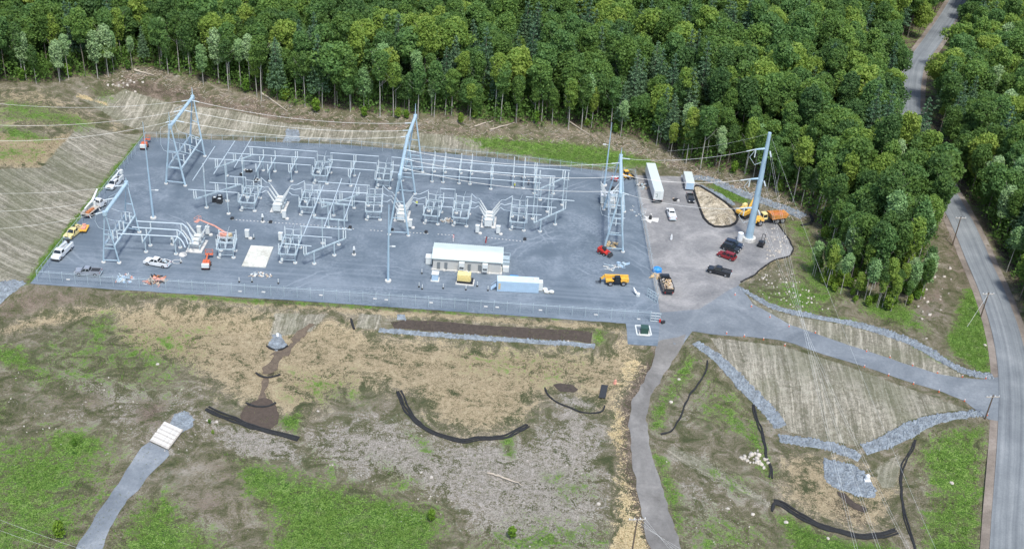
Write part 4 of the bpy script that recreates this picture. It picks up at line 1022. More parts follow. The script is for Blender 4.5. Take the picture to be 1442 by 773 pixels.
t = empty('transmission_pole', tuple(mp), 0, 'massive pale blue steel transmission pole beside the yellow excavator', 'transmission pole')
m = MB(); m.tube([(0, 0, -1), (0, 0, .9)], 1.75, 24); m.obj('foundation', MT['conc'], t)
m = MB(); m.tube([(0, 0, .7), (0, 0, mh)], [1.02, .42], 20); m.obj('shaft', MT['mast'], t, smooth=False)
m = MB()
for k in range(12): m.tube([(1.28*math.cos(k*.5236), 1.28*math.sin(k*.5236), .7), (1.28*math.cos(k*.5236), 1.28*math.sin(k*.5236), 1.05)], .07, 6)
m.obj('anchor_bolts', MT['steel'], t)
m = MB(); m.tube([(-2.4, -.6, 0), (-2.4, -.6, 2.3)], .75, 12); m.tube([(-2.4, -.6, 2.3), (-2.4, -.6, 2.5)], [.75, .3], 12); ob = m.obj('white_drum', MT['white'], None, tuple(mp)); tag(ob, 'white upright drum against the foot of the blue transmission pole', 'drum')
ARM = []
for k, py in enumerate((207, 249, 290)):
    h = hz(mp, py); a = Vector((0, 0, h-.5)); e = Vector((-2.6, 0, h-.9)); m = MB(); m.tube([a, e], [.34, .18], 8); m.obj('arm', MT['mast'], t); ARM.append(mp+e)
    m = MB(); m.tube([e, e-Vector((1.2, 0, 2.2)), e-Vector((-.4, 0, 4.2)), a-Vector((-.6, 0, 3.2))], .07, 5); m.obj('jumper', MT['tube'], t)
    ins_part(t, e.x, e.y, e.z-2.2, e.z, .13)
for i, (q, lab) in enumerate(((.95, 'upper conductor from the right tower to the transmission pole'), (.5, 'middle conductor from the right tower to the transmission pole'), (.05, 'lower conductor from the right tower to the transmission pole'))):
    wire(T3t[0].lerp(T3t[1], q), ARM[i], 1.6, lab, .035)
wire(P(940, 213, 17), mp+Vector((0, 0, mh-.2)), .8, 'thin shield wire from the woods edge to the top of the transmission pole', .015, strings=False)
for i, (e, z0) in enumerate((((1213, 800), 207), ((1248, 800), 249), ((1293, 800), 290))):
    a = mp+Vector((.9, -.3, hz(mp, (207, 249, 290)[i])-1)); wire(a, P(*e, 9.+2*i), 2.5, 'twin conductor dropping from the transmission pole to the lower right, '+['left', 'middle', 'right'][i]+' one', .016, twin=.22)
wire(mp+Vector((0, 0, mh)), P(1330, 800, 12), 2, 'thin shield wire from the transmission pole top to the lower right', .014, strings=False)
def utility_pole(base, topy, label, guy=None, rz=.15):
    f = G(*base); h = hz(f, topy); t = empty('utility_pole', tuple(f), rz, label, 'utility pole', 'brown timber utility poles')
    m = MB(); m.tube([(0, 0, -.5), (0, 0, h)], [.17, .12], 8); m.obj('pole', MT['pole'], t)
    m = MB(); m.bar((-1.5, 0, h-.5), (1.5, 0, h-.5), .16); m.obj('crossarm', MT['wood'], t)
    for x in (-1.35, -.5, .5, 1.35): shared('insulator', 'uins', 'white', lambda m: m.tube([(0, 0, 0), (0, 0, .3)], [.11, .07], 7), t, (x, 0, h-.42))
    if guy:
        g = G(*guy)-f; m = MB(); m.tube([(0, 0, h-.6), Matrix.Rotation(-rz, 3, 'Z') @ g], .035, 4); m.obj('guy_wire', MT['wire'], t)
    return f, h
up = []
for b, ty, l, g in (((1341,346), 305, 'timber utility pole with guy wire beside the road under the woods', (1333,338)), ((1381,446), 411.5, 'timber utility pole standing by the bright green grass', (1362,460)), ((1387,590), 556, 'timber utility pole at the mouth of the access road', None), ((886,800), 728, 'timber utility pole beside the dirt lane at the bottom of the picture', None)): up.append(utility_pole(b, ty, l, g))
# ------------------------------------------------------------------ circuit breakers
def breaker(px, label, k=1., rz=0., cab_=True):
    f = G(*px); t = empty('circuit_breaker', (f.x, f.y, 0), rz, label, 'circuit breaker', 'pale three-pole circuit breakers')
    part(t, 'base_frame', 'steel', lambda m: (m.bar((-1.3, -.2, 1.25), (-1.3, 4.6, 1.25), .22), m.bar((1.3, -.2, 1.25), (1.3, 4.6, 1.25), .22), *[m.bar((x, y, 0), (x, y, 1.2), .16) for x in (-1.3, 1.3) for y in (0, 4.4)], *[m.bar((-1.3, y, 1.3), (1.3, y, 1.3), .16) for y in (.4, 2.3, 4.2)]))
    part(t, 'concrete_pad', 'conc', lambda m: m.box((0, 2.2, .12), (3.8, 6.2, .3)))
    if cab_: part(t, 'control_cabinet', 'cab', lambda m: (m.box((0, -.9, 1.7), (1.9, .9, 1.7)), m.box((0, -.9, 2.6), (2.05, 1.05, .12))))
    for y in (.4, 2.3, 4.2):
        shared('tank', 'tank', 'cab', lambda m: m.tube([(-1.15, 0, 2.0), (-1.0, 0, 2.0), (1.0, 0, 2.0), (1.15, 0, 2.0)], [.3, .46, .46, .3], 12), t, (0, y, 0))
        for s in (-1, 1):
            def bsh(m, s=s):
                a = Vector((s*.75, 0, 2.3)); b = a+Vector((s*1.75, 0, 3.0)); pts = []; rs = []
                for i in range(15): pts.append(a.lerp(b, i/14)); rs.append((.34-.012*i)*(1. if i % 2 else .78))
                m.tube(pts, rs, 8); m.tube([b, b+Vector((s*.15, 0, .3))], .06, 6)
            shared('bushing', ('bush', s), 'bush', bsh, t, (0, y, 0))
    return t, f
BR = {}
for n_, px, l in (('a', (391.5,298), 'pale breaker with six splayed bushings, leftmost in the middle row'), ('b', (565,311), 'pale breaker with six splayed bushings under the middle tower'), ('c', (687.5,319.5), 'pale breaker with six splayed bushings above the long building'), ('d', (274,354), 'front left pale breaker fed by three curved tubes')):
    BR[n_] = breaker(px, l, cab_=n_ != 'd')
# flexible leads from breaker bushings to the neighbouring switches
def lead(a, b, s, label):
    d = b-a; p = [a, a.lerp(b, .12)+Vector((0, 0, .1)), a.lerp(b, .4)-Vector((0, 0, s)), a.lerp(b, .75)-Vector((0, 0, s*.5)), b]
    tube_obj(p, .075, label, 'flexible_lead', 'lead', 'flexible leads beside the breakers', n=6)
for bk, sl_, sr_ in (('a', 'A', 'D'), ('b', 'E', 'F'), ('c', 'G', 'H')):
    _, f = BR[bk]; bn = {'a': 'leftmost middle row breaker', 'b': 'breaker under the middle tower', 'c': 'breaker above the long building'}[bk]
    for k, y in enumerate((.4, 2.3, 4.2)):
        for s, sw in ((-1, sl_), (1, sr_)):
            t_, a, rz, D = SW[sw]; ys = -.4+k*(D+.1)/2; x = 3.7 if s < 0 else -.3
            e = Matrix.Rotation(rz, 3, 'Z') @ Vector((x, ys, ZSW+2.6))+Vector((a.x, a.y, 0))
            lead(Vector((f.x+s*2.65, f.y+y, 5.6)), e+Vector((0, 0, .3)), .35, f'{["front", "middle", "rear"][k]} lead on the {"left" if s < 0 else "right"} side of the {bn}')
# right tower breaker group
t, f = breaker((857,292), 'breaker crowded under the right A-frame tower'); 
# ------------------------------------------------------------------ cabinets and small yard things
def cabinet(px, label, w=.95, d=.8, h=1.9, mat='cab', rz=0.):
    f = G(*px); t = empty('junction_cabinet', (f.x, f.y, .1), rz, label, 'cabinet', 'small white yard cabinets')
    part(t, 'body', mat, lambda m: m.box((0, 0, h/2+.35), (w, d, h))); part(t, 'roof', mat, lambda m: m.box((0, 0, h+.4), (w+.14, d+.14, .1)))
    part(t, 'door', mat, lambda m: m.box((0, -d/2-.015, h/2+.35), (w*.84, .03, h*.88))); part(t, 'legs', 'steel', lambda m: [m.bar((x, 0, 0), (x, 0, .36), .08) for x in (-w*.4, w*.4)])
    for dx in (.75,): footing(t, dx, -.2, -.05)
    return t
for px, l in (((400.5,308.5), 'small white cabinet in front of the leftmost middle row breaker'), ((293,331), 'small white cabinet left of the pink boom lift'), ((348.5,336), 'small white cabinet above the pale concrete slab'), ((577.5,321), 'small white cabinet by the front leg of the middle tower'), ((672,329), 'small white cabinet left of the breaker above the long building'), ((701,330), 'small white cabinet right of the breaker above the long building'), ((395.5,340), 'small white cabinet behind the front row switch'), ((281,331), 'small white cabinet behind the front left breaker')):
    cabinet(px, l)
def small(name, px, fn, label, cat, mat=None, rz=0., grp=None, dz=.1):
    f = G(*px); m = MB(); fn(m); o = m.obj(name, MT[mat] if mat else None, None, (f.x, f.y, f.z+dz if abs(f.z) > .02 else dz), rz); return tag(o, label, cat, grp)
# covers, pedestals and bollards
for px, l in (((498.5,359.5), 'lone grey bushing pedestal on the open gravel'), ((370,313.5), 'small pedestal between the black bins and breaker'), ((243,345), 'small device on a disc left of the front breaker')):
    f = G(*px); t = empty('device_pedestal', (f.x, f.y, .05), 0, l, 'pedestal', 'small device pedestals'); footing(t, 0, 0)
    part(t, 'post', 'shed', lambda m: m.tube([(0, 0, .3), (0, 0, 1.6)], .2, 8)); part(t, 'head', 'cab', lambda m: (m.tube([(0, 0, 1.6), (0, 0, 1.8), (0, 0, 2.4)], [.35, .3, .2], 10)))
small('manhole_ring', (249.5,369), lambda m: [m.bar((1.1*math.cos(a), .9*math.sin(a), 0.02), (1.1*math.cos(a+.42), .9*math.sin(a+.42), 0.02), .14, .06) for a in np.arange(0, 6.28, .4)], 'pale ring lying on the gravel right of the white pickup', 'ring', 'conc')
small('round_cover', (257.5,359.5), lambda m: (m.tube([(0, 0, 0), (0, 0, .35)], [1.0, .8], 10), m.box((.2, .1, .4), (.9, .5, .2))), 'pale lumpy round cover below the curved tubes', 'cover', 'conc')
BOL = [((594,386),), ((590,405),), ((624,407),), ((672,404),), ((687,410),), ((392,400),), ((254.5,371),), ((357.5,337),), ((337,398),), ((355,398),), ((656,409),), ((594.5,408),), ((703.5,330),)]
for i, (px,) in enumerate(BOL):
    small('bollard', px, lambda m: (m.mat(MT['dark']).tube([(0, 0, 0), (0, 0, .35)], .22, 8), m.mat(MT['cab']).tube([(0, 0, .35), (0, 0, 1.3)], .09, 6)), ['thin marker post left of the grey transformer box','thin marker post on the gravel below the grey transformer box','thin marker post left of the yellow generator front','thin marker post right of the yellow generator','thin marker post left of the pale blue container','thin marker post below the front row switch','thin marker post right of the pale ring','thin marker post right of the slab cabinet','left thin rod below the concrete slab','right thin rod below the concrete slab','thin marker post under the yellow generator','thin marker post nearest the front fence','thin marker post beside the right cabinet'][i], 'marker post', grp='thin marker posts')
# cable trench dashes
for line, l in (([(328,310), (470,320), (505,324), (640,332)], 'line of pale trench markers crossing the yard below the middle row'), ([(683,335), (738,341)], 'short line of pale trench markers behind the long building')):
    pts = poly_w(line); L = np.r_[0, np.cumsum(np.hypot(*np.diff(pts, axis=0).T))]; m = MB()
    for s in np.arange(0, L[-1], .9):
        if vnoise(s, 0, 3, 4) < .42: continue
        x, y = np.interp(s, L, pts[:, 0]), np.interp(s, L, pts[:, 1]); m.box((x, y, .15), (.35, .16, .1), random.uniform(-.4, .4))
    tag(m.obj('trench_markers', MT['conc']), l, 'trench markers', kind='stuff')
for px, l in (((327,309), 'dark pit box at the left end of the trench'), ((381,314), 'dark pit box by the leftmost breaker cabinet'), ((493,321.5), 'dark pit box at the centre trench'), ((552,325), 'dark pit box by the middle tower'), ((600,328), 'dark pit box above the long building'), ((739,338), 'dark pit box at the right end of the trench')):
    small('pit_box', px, lambda m: (m.box((0, 0, .2), (.8, .8, .4)), m.box((0, 0, .43), (.5, .9, .06))), l, 'pit box', 'dark', grp='dark pit boxes along the trench')
# concrete slab
def sheetbox(name, px, h, mat, label, cat, joints=False):
    w_ = [G(*q) for q in px]; o = sum(w_, Vector())/len(w_); m = MB(); n = len(w_)
    m.add([tuple(q-o) for q in w_]+[tuple(q-o+Vector((0, 0, h))) for q in w_], [tuple(range(n))[::-1], tuple(range(n, 2*n))]+[(i, (i+1) % n, n+(i+1) % n, n+i) for i in range(n)])
    return tag(m.obj(name, mat, None, tuple(o)), label, cat), o
def slabmat():
    k = NB('stained_slab_concrete'); n = k.noise(.25, 6, .7); n2 = k.noise(2, 5, .7)
    return k.fin(k.ramp(k.math('ADD', k.math('MULTIPLY', n, .6), k.math('MULTIPLY', n2, .4)), [(.35, (.33, .33, .28)), (.5, (.50, .51, .46)), (.65, (.64, .65, .60))]), .9)
sheetbox('concrete_slab', [(340.5,375.8), (374,377.8), (385,349), (353.5,347)], .32, slabmat(), 'pale bare concrete slab on the gravel left of the front row switch', 'slab')
# three bins
for i, (px, rz) in enumerate((((303,284.5), .1), ((309.5,286.5), -.1), ((310,282), .3))):
    small('black_bin', px, lambda m: (m.mat(MT['dark']).box((0, 0, .65), (1.3, 1.2, 1.3)), m.mat(MT['cab']).box((0, 0, 1.32), (.7, .6, .06))), ['left one of three black bins clustered on the gravel', 'front one of three black bins clustered on the gravel', 'rear one of three black bins clustered on the gravel'][i], 'bin', rz=rz, grp='three black bins')
for i, px in enumerate(((340.5,247.5), (348,243), (353,243), (360,257), (361.5,255))):
    small('equipment_case', px, lambda m: (m.mat(MT['dark']).box((0, 0, .35), (.9, .7, .7)), m.mat(MT['cab']).box((.1, 0, .73), (.4, .4, .08))), ['dark case left of the row of cases', 'middle dark case under the back row buses', 'right dark case under the back row buses', 'front dark case above the leftmost middle row switch', 'rear dark case above the leftmost middle row switch'][i], 'case', rz=random.random(), grp='dark cases under the back row')
# heaps
def heap(name, px, r, mats, n, label, cat, size=.5, flat=.35, stick=.5, seed=1, ry=None):
    f = G(*px); rr = random.Random(seed); m = MB()
    for i in range(n):
        a = rr.uniform(0, 6.28); d = r*math.sqrt(rr.random()); x, y = d*math.cos(a), d*math.sin(a)*(ry or 1); z = max(.08, (1-d/r)*r*flat)*rr.uniform(.4, 1)
        m.mat(MT[rr.choice(mats)])
        if rr.random() < stick:
            L = size*rr.uniform(.8, 2); b = rr.uniform(0, 6.28); m.bar((x, y, z), (x+L*math.cos(b), y+L*math.sin(b), z+rr.uniform(-.15, .25)), size*.2)
        else: m.box((x, y, z), (size*rr.uniform(.4, 1), size*rr.uniform(.4, 1), size*rr.uniform(.3, .7)), rr.uniform(0, 3), tilt=rr.uniform(-.4, .4))
    o = m.obj(name, None, None, (f.x, f.y, f.z+.1)); return tag(o, label, cat)
heap('parts_heap', (629,311.5), 1.5, ['conc', 'debris', 'steel'], 46, 'heap of pale mixed parts between two switch stands', 'heap', .55, .5, .4, 2)
heap('conduit_heap', (220,396), 2.2, ['salmon', 'rust', 'debris', 'dark'], 60, 'tangled reddish heap of conduit beside the front fence', 'heap', .8, .45, .8, 3)
heap('wire_pallet', (176,393.5), 1.9, ['steel', 'cab', 'bluebox', 'bluebox', 'salmon'], 42, 'pale blue pile of wire coils with an orange cone on top near the front fence', 'heap', .7, .3, .6, 4)
heap('steel_offcuts', (875,374), 1.3, ['steel', 'bluebox'], 22, 'stack of pale blue steel offcuts behind the yellow telehandler', 'heap', .8, .15, .9, 5)
heap('pipe_scraps', (861,378), 1.2, ['steel', 'conc'], 14, 'small scraps of pale pipe left of the steel offcuts', 'heap', .8, .1, .9, 6)
heap('crushed_stone_spill', (368,388), 2.6, ['cab', 'debris', 'conc'], 40, 'pale litter scattered below the concrete slab', 'litter', .5, .05, .4, 7, .5)
heap('lumber_stack', (863.5,346), 1.5, ['lumber', 'tan'], 24, 'stack of yellow lumber between the right tower legs', 'lumber', .8, .5, .6, 8)
heap('bucket_and_boards', (924,390), 1.3, ['lumber', 'debris', 'tan'], 24, 'small pile of pale boards under the blue tarp by the fence', 'heap', .8, .4, .7, 9)
small('blue_tarp', (925,383), lambda m: (m.tube([(0, 0, 0), (0, 0, .9), (0, 0, 1.3)], [1.2, 1.15, .5], 9)), 'bright blue covered bin beside the right hand fence', 'tarp', 'bluetarp')
small('white_horn', (898,417), lambda m: (m.tube([(0, 0, 0), (0, 0, .7), (0, 0, .9)], [.5, .5, .2], 10), m.mat(MT['cab']).tube([(-.4, .3, .5), (-1.1, 1.2, 1.5)], [.3, .12], 8)), 'cream coloured reel with a raised spout on the gravel near the gate', 'reel', 'tan')
small('marker_cone', (945,337.5), lambda m: (m.tube([(0, 0, 0), (0, 0, 1.0), (0, 0, 1.5)], [.35, .25, .1], 8)), 'white upright marker standing alone in the parking lot', 'marker', 'white')
small('scrap_box', (951,283), lambda m: (m.mat(MT['dark']).box((0, 0, .3), (1.2, .7, .5), .5), m.mat(MT['conc']).box((.7, -.6, .25), (.8, .5, .5), .9), m.mat(MT['debris']).box((-.5, .6, .2), (.5, .5, .3))), 'small dark box and scraps on the lot between trailer and box trailer', 'scrap')
heap('fence_scraps', (905,263), 1.8, ['dark', 'steel', 'conc', 'debris'], 34, 'jumble of dark gear between the fence and the white trailer', 'heap', .7, .4, .5, 11)
heap('fence_litter', (903,300), 2.6, ['conc', 'cab', 'steel'], 14, 'scattered pale scraps along the outside of the fence', 'litter', .5, .06, .5, 12, 1.8)
# spilled concrete star
small('concrete_washout', (915.5,309), lambda m: m.add([(0, 0, .16)]+[((1.9+.75*math.sin(i*2.3)+.4*math.cos(i*5))*math.cos(i*.393), (1.9+.75*math.sin(i*2.3))*math.sin(i*.393), 0.02) for i in range(16)], [(0, i+1, (i+1) % 16+1) for i in range(16)]), 'pale ragged concrete washout on the lot beside the fence', 'washout', 'conc')
small('washout_barrel', (915.5,309.5), lambda m: m.tube([(0, 0, 0), (0, 0, .9)], .42, 12), 'black drum standing in the middle of the pale washout', 'drum', 'dark', dz=.25)
# gate
# ------------------------------------------------------------------ buildings
def seam_roof(t, x0, x1, y0, y1, z0, zr, n, mat='roofp'):
    ym = (y0+y1)/2; r = part(t, 'roof', mat, lambda m: (m.add([(x0, y0, z0), (x1, y0, z0), (x1, ym, zr), (x0, ym, zr), (x0, y1, z0), (x1, y1, z0), (x0, y0, z0-.15), (x1, y0, z0-.15), (x0, y1, z0-.15), (x1, y1, z0-.15)], [(0, 1, 2, 3), (3, 2, 5, 4), (6, 7, 1, 0), (4, 5, 9, 8), (0, 3, 4, 8, 6), (1, 7, 9, 5, 2), (8, 9, 7, 6)])))
    L = math.hypot(ym-y0, zr-z0)
    for i in range(n+1):
        x = x0+.08+(x1-x0-.16)*i/n
        for s in (0, 1): shared('seam', ('seam', round(L, 2), s, round(zr-z0, 2)), mat, lambda m, s=s: m.bar((0, 0 if s == 0 else ym-y0+(ym-y0), .03) if s == 0 else (0, y1-y0, .03), (0, ym-y0, zr-z0+.03), .07, .07), r, (x, y0, z0))
    part(r, 'ridge_cap', mat, lambda m: m.box(((x0+x1)/2, ym, zr+.04), (x1-x0+.1, .4, .08)))
    return r
def block(fl, fr, depth, label, name, cat):
    a = G(*fl); b = G(*fr); W = (b-a).length; rz = math.atan2(b.y-a.y, b.x-a.x); return empty(name, (a.x, a.y, .1), rz, label, cat), W
t, W = block((609.5,380), (705,386.5), 8, 'long low white roofed control building in the middle of the yard', 'control_building', 'control building')
D_ = 6.9; Hh = 3.1
part(t, 'wall', 'greywall', lambda m: (m.box((W/2, D_/2, Hh/2+.2), (W, D_, Hh)), m.add([(0, 0, Hh+.2), (0, D_, Hh+.2), (0, D_/2, Hh+.9), (W, 0, Hh+.2), (W, D_, Hh+.2), (W, D_/2, Hh+.9)], [(0, 1, 2), (3, 5, 4)])))
part(t, 'plinth', 'conc', lambda m: m.box((W/2, D_/2, .1), (W+.5, D_+.5, .3)))
seam_roof(t, -.35, W+.35, -.4, D_+.4, Hh+.25, Hh+.95, 32)
for i in range(int(W/.6)): shared('wall_rib', 'wallrib', 'greywall', lambda m: m.box((0, -.02, 1.9), (.06, .05, 3.3)), t, (.3+i*.6, 0, 0))
for x in (1.35, 3.1, 8.7, 11.2):
    dr = shared('door', 'bdoor', 'door', lambda m: m.box((0, -.06, 1.25), (.75, .08, 1.9)), t, (x, 0, 0)); shared('handle', 'bhandle', 'steel', lambda m: m.box((.36, -.13, 1.3), (.08, .07, .14)), dr)
for x in (6.9, 12.5):
    a_ = shared('air_conditioner', 'bac', 'cab', lambda m: m.box((0, -.55, 1.9), (1.3, .95, 2.0)), t, (x, 0, 0)); shared('grille', 'bacg', 'dark', lambda m: [m.box((0, -1.045, 1.3+.12*k), (1.0, .03, .06)) for k in range(5)], a_)
for k, x in enumerate(np.linspace(0, W, 7)): shared('pier', 'pier', 'conc', lambda m: m.box((0, -.35, .25), (.55, .5, .4)), t, (x, 0, 0))
part(t, 'end_unit', 'cab', lambda m: (m.box((-1.15, 3.0, 1.0), (1.6, 1.9, 1.7)), m.box((-1.15, 3.0, 1.9), (1.75, 2.05, .12))))
part(t, 'stair_platform', 'steel', lambda m: (m.box((W+1.1, 5.6, 1.35), (1.9, 1.9, .12)), m.box((W+1.1, 3.2, .9), (1.7, .9, 1.6)), *[m.bar((W+x, y, .1), (W+x, y, 2.3), .07) for x in (.3, 2.) for y in (4.7, 6.5)], m.bar((W+2, 4.7, 2.3), (W+2, 6.5, 2.3), .07), m.bar((W+.3, 6.5, 2.3), (W+2, 6.5, 2.3), .07)))
part(t, 'end_cabinet', 'cab', lambda m: m.box((W+1.15, 1.4, .75), (1.5, 1.1, 1.3)))
f = G(612.5,395.5)
t = empty('transformer_box', (f.x, f.y, .1), 0, 'small pale grey transformer box left of the yellow generator', 'transformer box'); part(t, 'body', 'bluebox', lambda m: m.box((0, .4, .9), (1.5, 1.5, 1.8))); part(t, 'lid', 'cab', lambda m: m.box((0, .4, 1.85), (1.7, 1.7, .12))); part(t, 'pad', 'conc', lambda m: m.box((0, .4, .05), (2., 2., .2)))
t, W = block((641.5,400.5), (667,403), 3, 'pale yellow enclosed generator on a white edged pad', 'generator', 'generator')
part(t, 'pad', 'conc', lambda m: m.box((W/2, 1.1, .1), (W, 2.7, .35))); part(t, 'fuel_tank', 'black', lambda m: m.box((W/2, 1.1, .55), (W-.5, 2.1, .6))); part(t, 'enclosure', 'palyel', lambda m: (m.box((W/2-.3, 1.15, 1.65), (W-1.2, 1.9, 1.7)),)); part(t, 'exhaust', 'steel', lambda m: (m.tube([(W-1.6, 1.5, 2.4), (W-1.6, 1.5, 2.8)], .14, 8)))
for k in range(4): shared('louvre_panel', 'louv', 'palyel', lambda m: [m.box((0, .17, 1.2+.16*q), (.7, .05, .08)) for q in range(6)], t, (.85+k*.8, 0, 0))
t, W = block((699.5,411), (758,414), 3, 'pale blue metal storage container with a stepped right end', 'storage_container', 'container')
part(t, 'body', 'bluebox', lambda m: m.box((W/2, 1.3, 1.45), (W, 2.6, 2.7))); part(t, 'roof_sheet', 'bluelight', lambda m: m.box((W/2, 1.3, 2.84), (W+.06, 2.66, .08)))
for k in range(int(W/.45)): shared('rib', 'crib', 'bluebox', lambda m: m.box((0, -.03, 1.45), (.14, .07, 2.5)), t, (.25+k*.45, 0, 0))
part(t, 'rust_stripe', 'tan', lambda m: m.box((.55, -.05, 1.5), (.5, .06, 1.6)))
part(t, 'end_steps', 'bluebox', lambda m: [m.box((-.35-.3*k, 1.1, 1.1-.3*k), (.34, 1.4, .1)) for k in range(4)]+[m.bar((-.1, .4, 2.0), (-1.3, .4, .9), .07), m.bar((-.1, 1.8, 2.0), (-1.3, 1.8, .9), .07)])
part(t, 'roof_dome', 'cab', lambda m: m.tube([(W-1.0, 1.6, 2.88), (W-1.0, 1.6, 3.2), (W-1.0, 1.6, 3.35)], [.4, .38, .1], 10))
part(t, 'end_hatch', 'cab', lambda m: m.box((W+.5, 1.7, 1.3), (.95, 1.5, 2.2)))
for i, px in enumerate(((767.5,409), (769.5,412.5), (776.5,412.5))): small('cover_disc', px, lambda m: (m.mat(MT['cab']).tube([(0, 0, .25), (0, 0, .4)], .62, 12), m.mat(MT['tan']).box((0, 0, .12), (1, .8, .2))), ['upper pale crate right of the blue container', 'lower pale crate right of the blue container', 'farthest pale crate right of the blue container'][i], 'crate', grp='pale crates beside the container')
small('blue_tank', (723.5,394.5), lambda m: (m.tube([(-1.1, 0, .7), (-.9, 0, .7), (.9, 0, .7), (1.1, 0, .7)], [.3, .55, .55, .3], 10), m.box((0, 0, .15), (1.8, .5, .3))), 'bright blue tank behind the pale blue container', 'tank', 'bluetarp')
t = empty('transformer', tuple(G(907,469)), 0, 'dark green pad transformer inside a white framed square by the gate', 'transformer'); part(t, 'body', 'green_tr', lambda m: (m.box((0, 0, .85), (1.7, 1.5, 1.5)), m.box((0, .1, 1.65), (1.8, 1.6, .1)), *[m.box((-.6+.3*k, .85, .8), (.08, .3, 1.2)) for k in range(5)])); part(t, 'pad', 'conc', lambda m: m.box((0, -.1, .12), (2.4, 2.2, .2)))
w_ = [G(*q)-G(907,469) for q in ((897,472.3), (917,472.6), (914,460), (894.5,459.3))]; part(t, 'frame_curb', 'cab', lambda m: [m.bar(w_[i]+Vector((0, 0, .2)), w_[(i+1) % 4]+Vector((0, 0, .2)), .28, .22) for i in range(4)])
# ------------------------------------------------------------------ yard fence (chain link)
def meshmat():
    k = NB('galvanised_chain_link'); p = k.sep(k.obj())
    a = k.math('ADD', p[0], p[2]); b = k.math('SUBTRACT', p[0], p[2])
    fa = k.math('ABSOLUTE', k.math('SUBTRACT', k.math('FRACT', k.math('MULTIPLY', a, 7)), .5)); fb = k.math('ABSOLUTE', k.math('SUBTRACT', k.math('FRACT', k.math('MULTIPLY', b, 7)), .5))
    m = k.math('GREATER_THAN', k.math('MAXIMUM', fa, fb), .475)
    k.fin((.34, .40, .42), .6, .2); k._set(k.b.inputs['Alpha'], m); return k.m
CHAIN = meshmat()
def fence(line, label, cat='fence', hgt=2.5):
    w_ = [G(*q) for q in line]; t = empty('chain_link_fence', tuple(w_[0]), 0, label, cat, 'chain link fence around the yard'); o = w_[0]
    for a, b in zip(w_[:-1], w_[1:]):
        L = (b-a).length; n = max(1, round(L/3.05)); d = (b-a)/n; rz = math.atan2(d.y, d.x)
        for i in range(n+1):
            p = a+d*i-o; p.z = float(gz(a.x+d.x*i, a.y+d.y*i))-o.z+.05
            shared('post', ('fp', hgt), 'steel', lambda m: (m.tube([(0, 0, 0), (0, 0, hgt+.1)], .05, 6), m.bar((0, 0, hgt), (0, .25, hgt+.35), .04)), t, tuple(p), rz)
            if i < n:
                key = ('fpan', round(d.length, 2))
                shared('mesh_panel', key, CHAIN and 'steel', lambda m: m.mat(CHAIN).add([(0, 0, .05), (d.length, 0, .05), (d.length, 0, hgt), (0, 0, hgt)], [(0, 1, 2, 3)]), t, tuple(p), rz)
                shared('top_rail', ('ftr', round(d.length, 2)), 'steel', lambda m: m.tube([(0, 0, hgt), (d.length, 0, hgt)], .04, 6), t, tuple(p), rz); shared('barbed_wire', ('fbw', round(d.length, 2)), 'steel', lambda m: m.bar((0, .2, hgt+.3), (d.length, .2, hgt+.3), .02), t, tuple(p), rz)
    return t
fence([(206,199), (53,396)], 'long chain link fence along the left side of the yard, trucks parked against it')
fence([(206,199), (480,208.5), (700,227.5), (893,251.5)], 'chain link fence along the back of the yard under the striped bank')
fence([(53,396), (160,404), (400,418.5), (640,435), (915,453.5)], 'chain link fence along the front of the yard above the straw field')
fence([(893,251.5), (909,337), (925.5,428)], 'chain link fence on the right side between yard and parking lot')
t = empty('sliding_gate', tuple(G(914,448)), 0, 'grey leaf gate folded at the front right corner of the yard', 'gate')
a = G(911,418)-G(914,448); b = G(925,427)-G(914,448)
for q in ((.1, 'rail'), (.9, 'rail'), (1.7, 'rail'), (2.4, 'rail')): column(t, 'rail', a+Vector((0, 0, q[0])), b+Vector((0, 0, q[0])), .1)
for s in np.linspace(0, 1, 5): column(t, 'upright', a.lerp(b, float(s)), a.lerp(b, float(s))+Vector((0, 0, 2.4)), .1)
m = MB().mat(CHAIN); m.add([a, b, b+Vector((0, 0, 2.4)), a+Vector((0, 0, 2.4))], [(0, 1, 2, 3)]); m.obj('mesh_panel', None, t)
t = empty('swing_gate', tuple(G(915,452)), 0, 'double leaf gate of pale horizontal rails beside the green transformer', 'gate')
a = Vector((0, 0, 0)); b = G(929,453.5)-G(915,452)
for z_ in (.15, .8, 1.5, 2.3): column(t, 'rail', a+Vector((0, 0, z_)), b+Vector((0, 0, z_)), .1, 'cab')
for s in (0, .5, 1.): column(t, 'upright', a.lerp(b, s), a.lerp(b, s)+Vector((0, 0, 2.4)), .12)
small('gate_operator', (932,454.5), lambda m: (m.mat(MT['brightred']).box((-.5, 0, .4), (.4, .3, .8)), m.mat(MT['dark']).box((.2, -.3, .35), (.9, .5, .6), .6)), 'small dark and red gate operator at the gate end', 'gate operator')

# ------------------------------------------------------------------ vehicles
def wheels(t, xs, w, r=.42, tw=.28, key='w'):
    for x in xs:
        for s in (-1, 1):
            wh = shared('wheel', ('wh', r, tw), 'rubber', lambda m: m.tube([(0, -tw/2, 0), (0, -tw/2*.8, 0), (0, tw/2*.8, 0), (0, tw/2, 0)], [r*.9, r, r, r*.9], 16), t, (x, s*(w/2-tw*.35), r))
            shared('rim', ('rim', r, tw), 'rim', lambda m: m.tube([(0, -tw/2-.015, 0), (0, tw/2+.015, 0)], r*.56, 12), wh)
def place(px0, px1, name, label, cat, grp=None):
    """rear pixel -> front pixel; origin at the middle, +x forward"""
    a = G(*px0); b = G(*px1); c = (a+b)/2; z = float(max(gz(c.x, c.y), c.z-.2)); inyard = abs(z) < .3
    return empty(name, (c.x, c.y, z+(.1 if inyard else .08)), math.atan2(b.y-a.y, b.x-a.x), label, cat, grp)
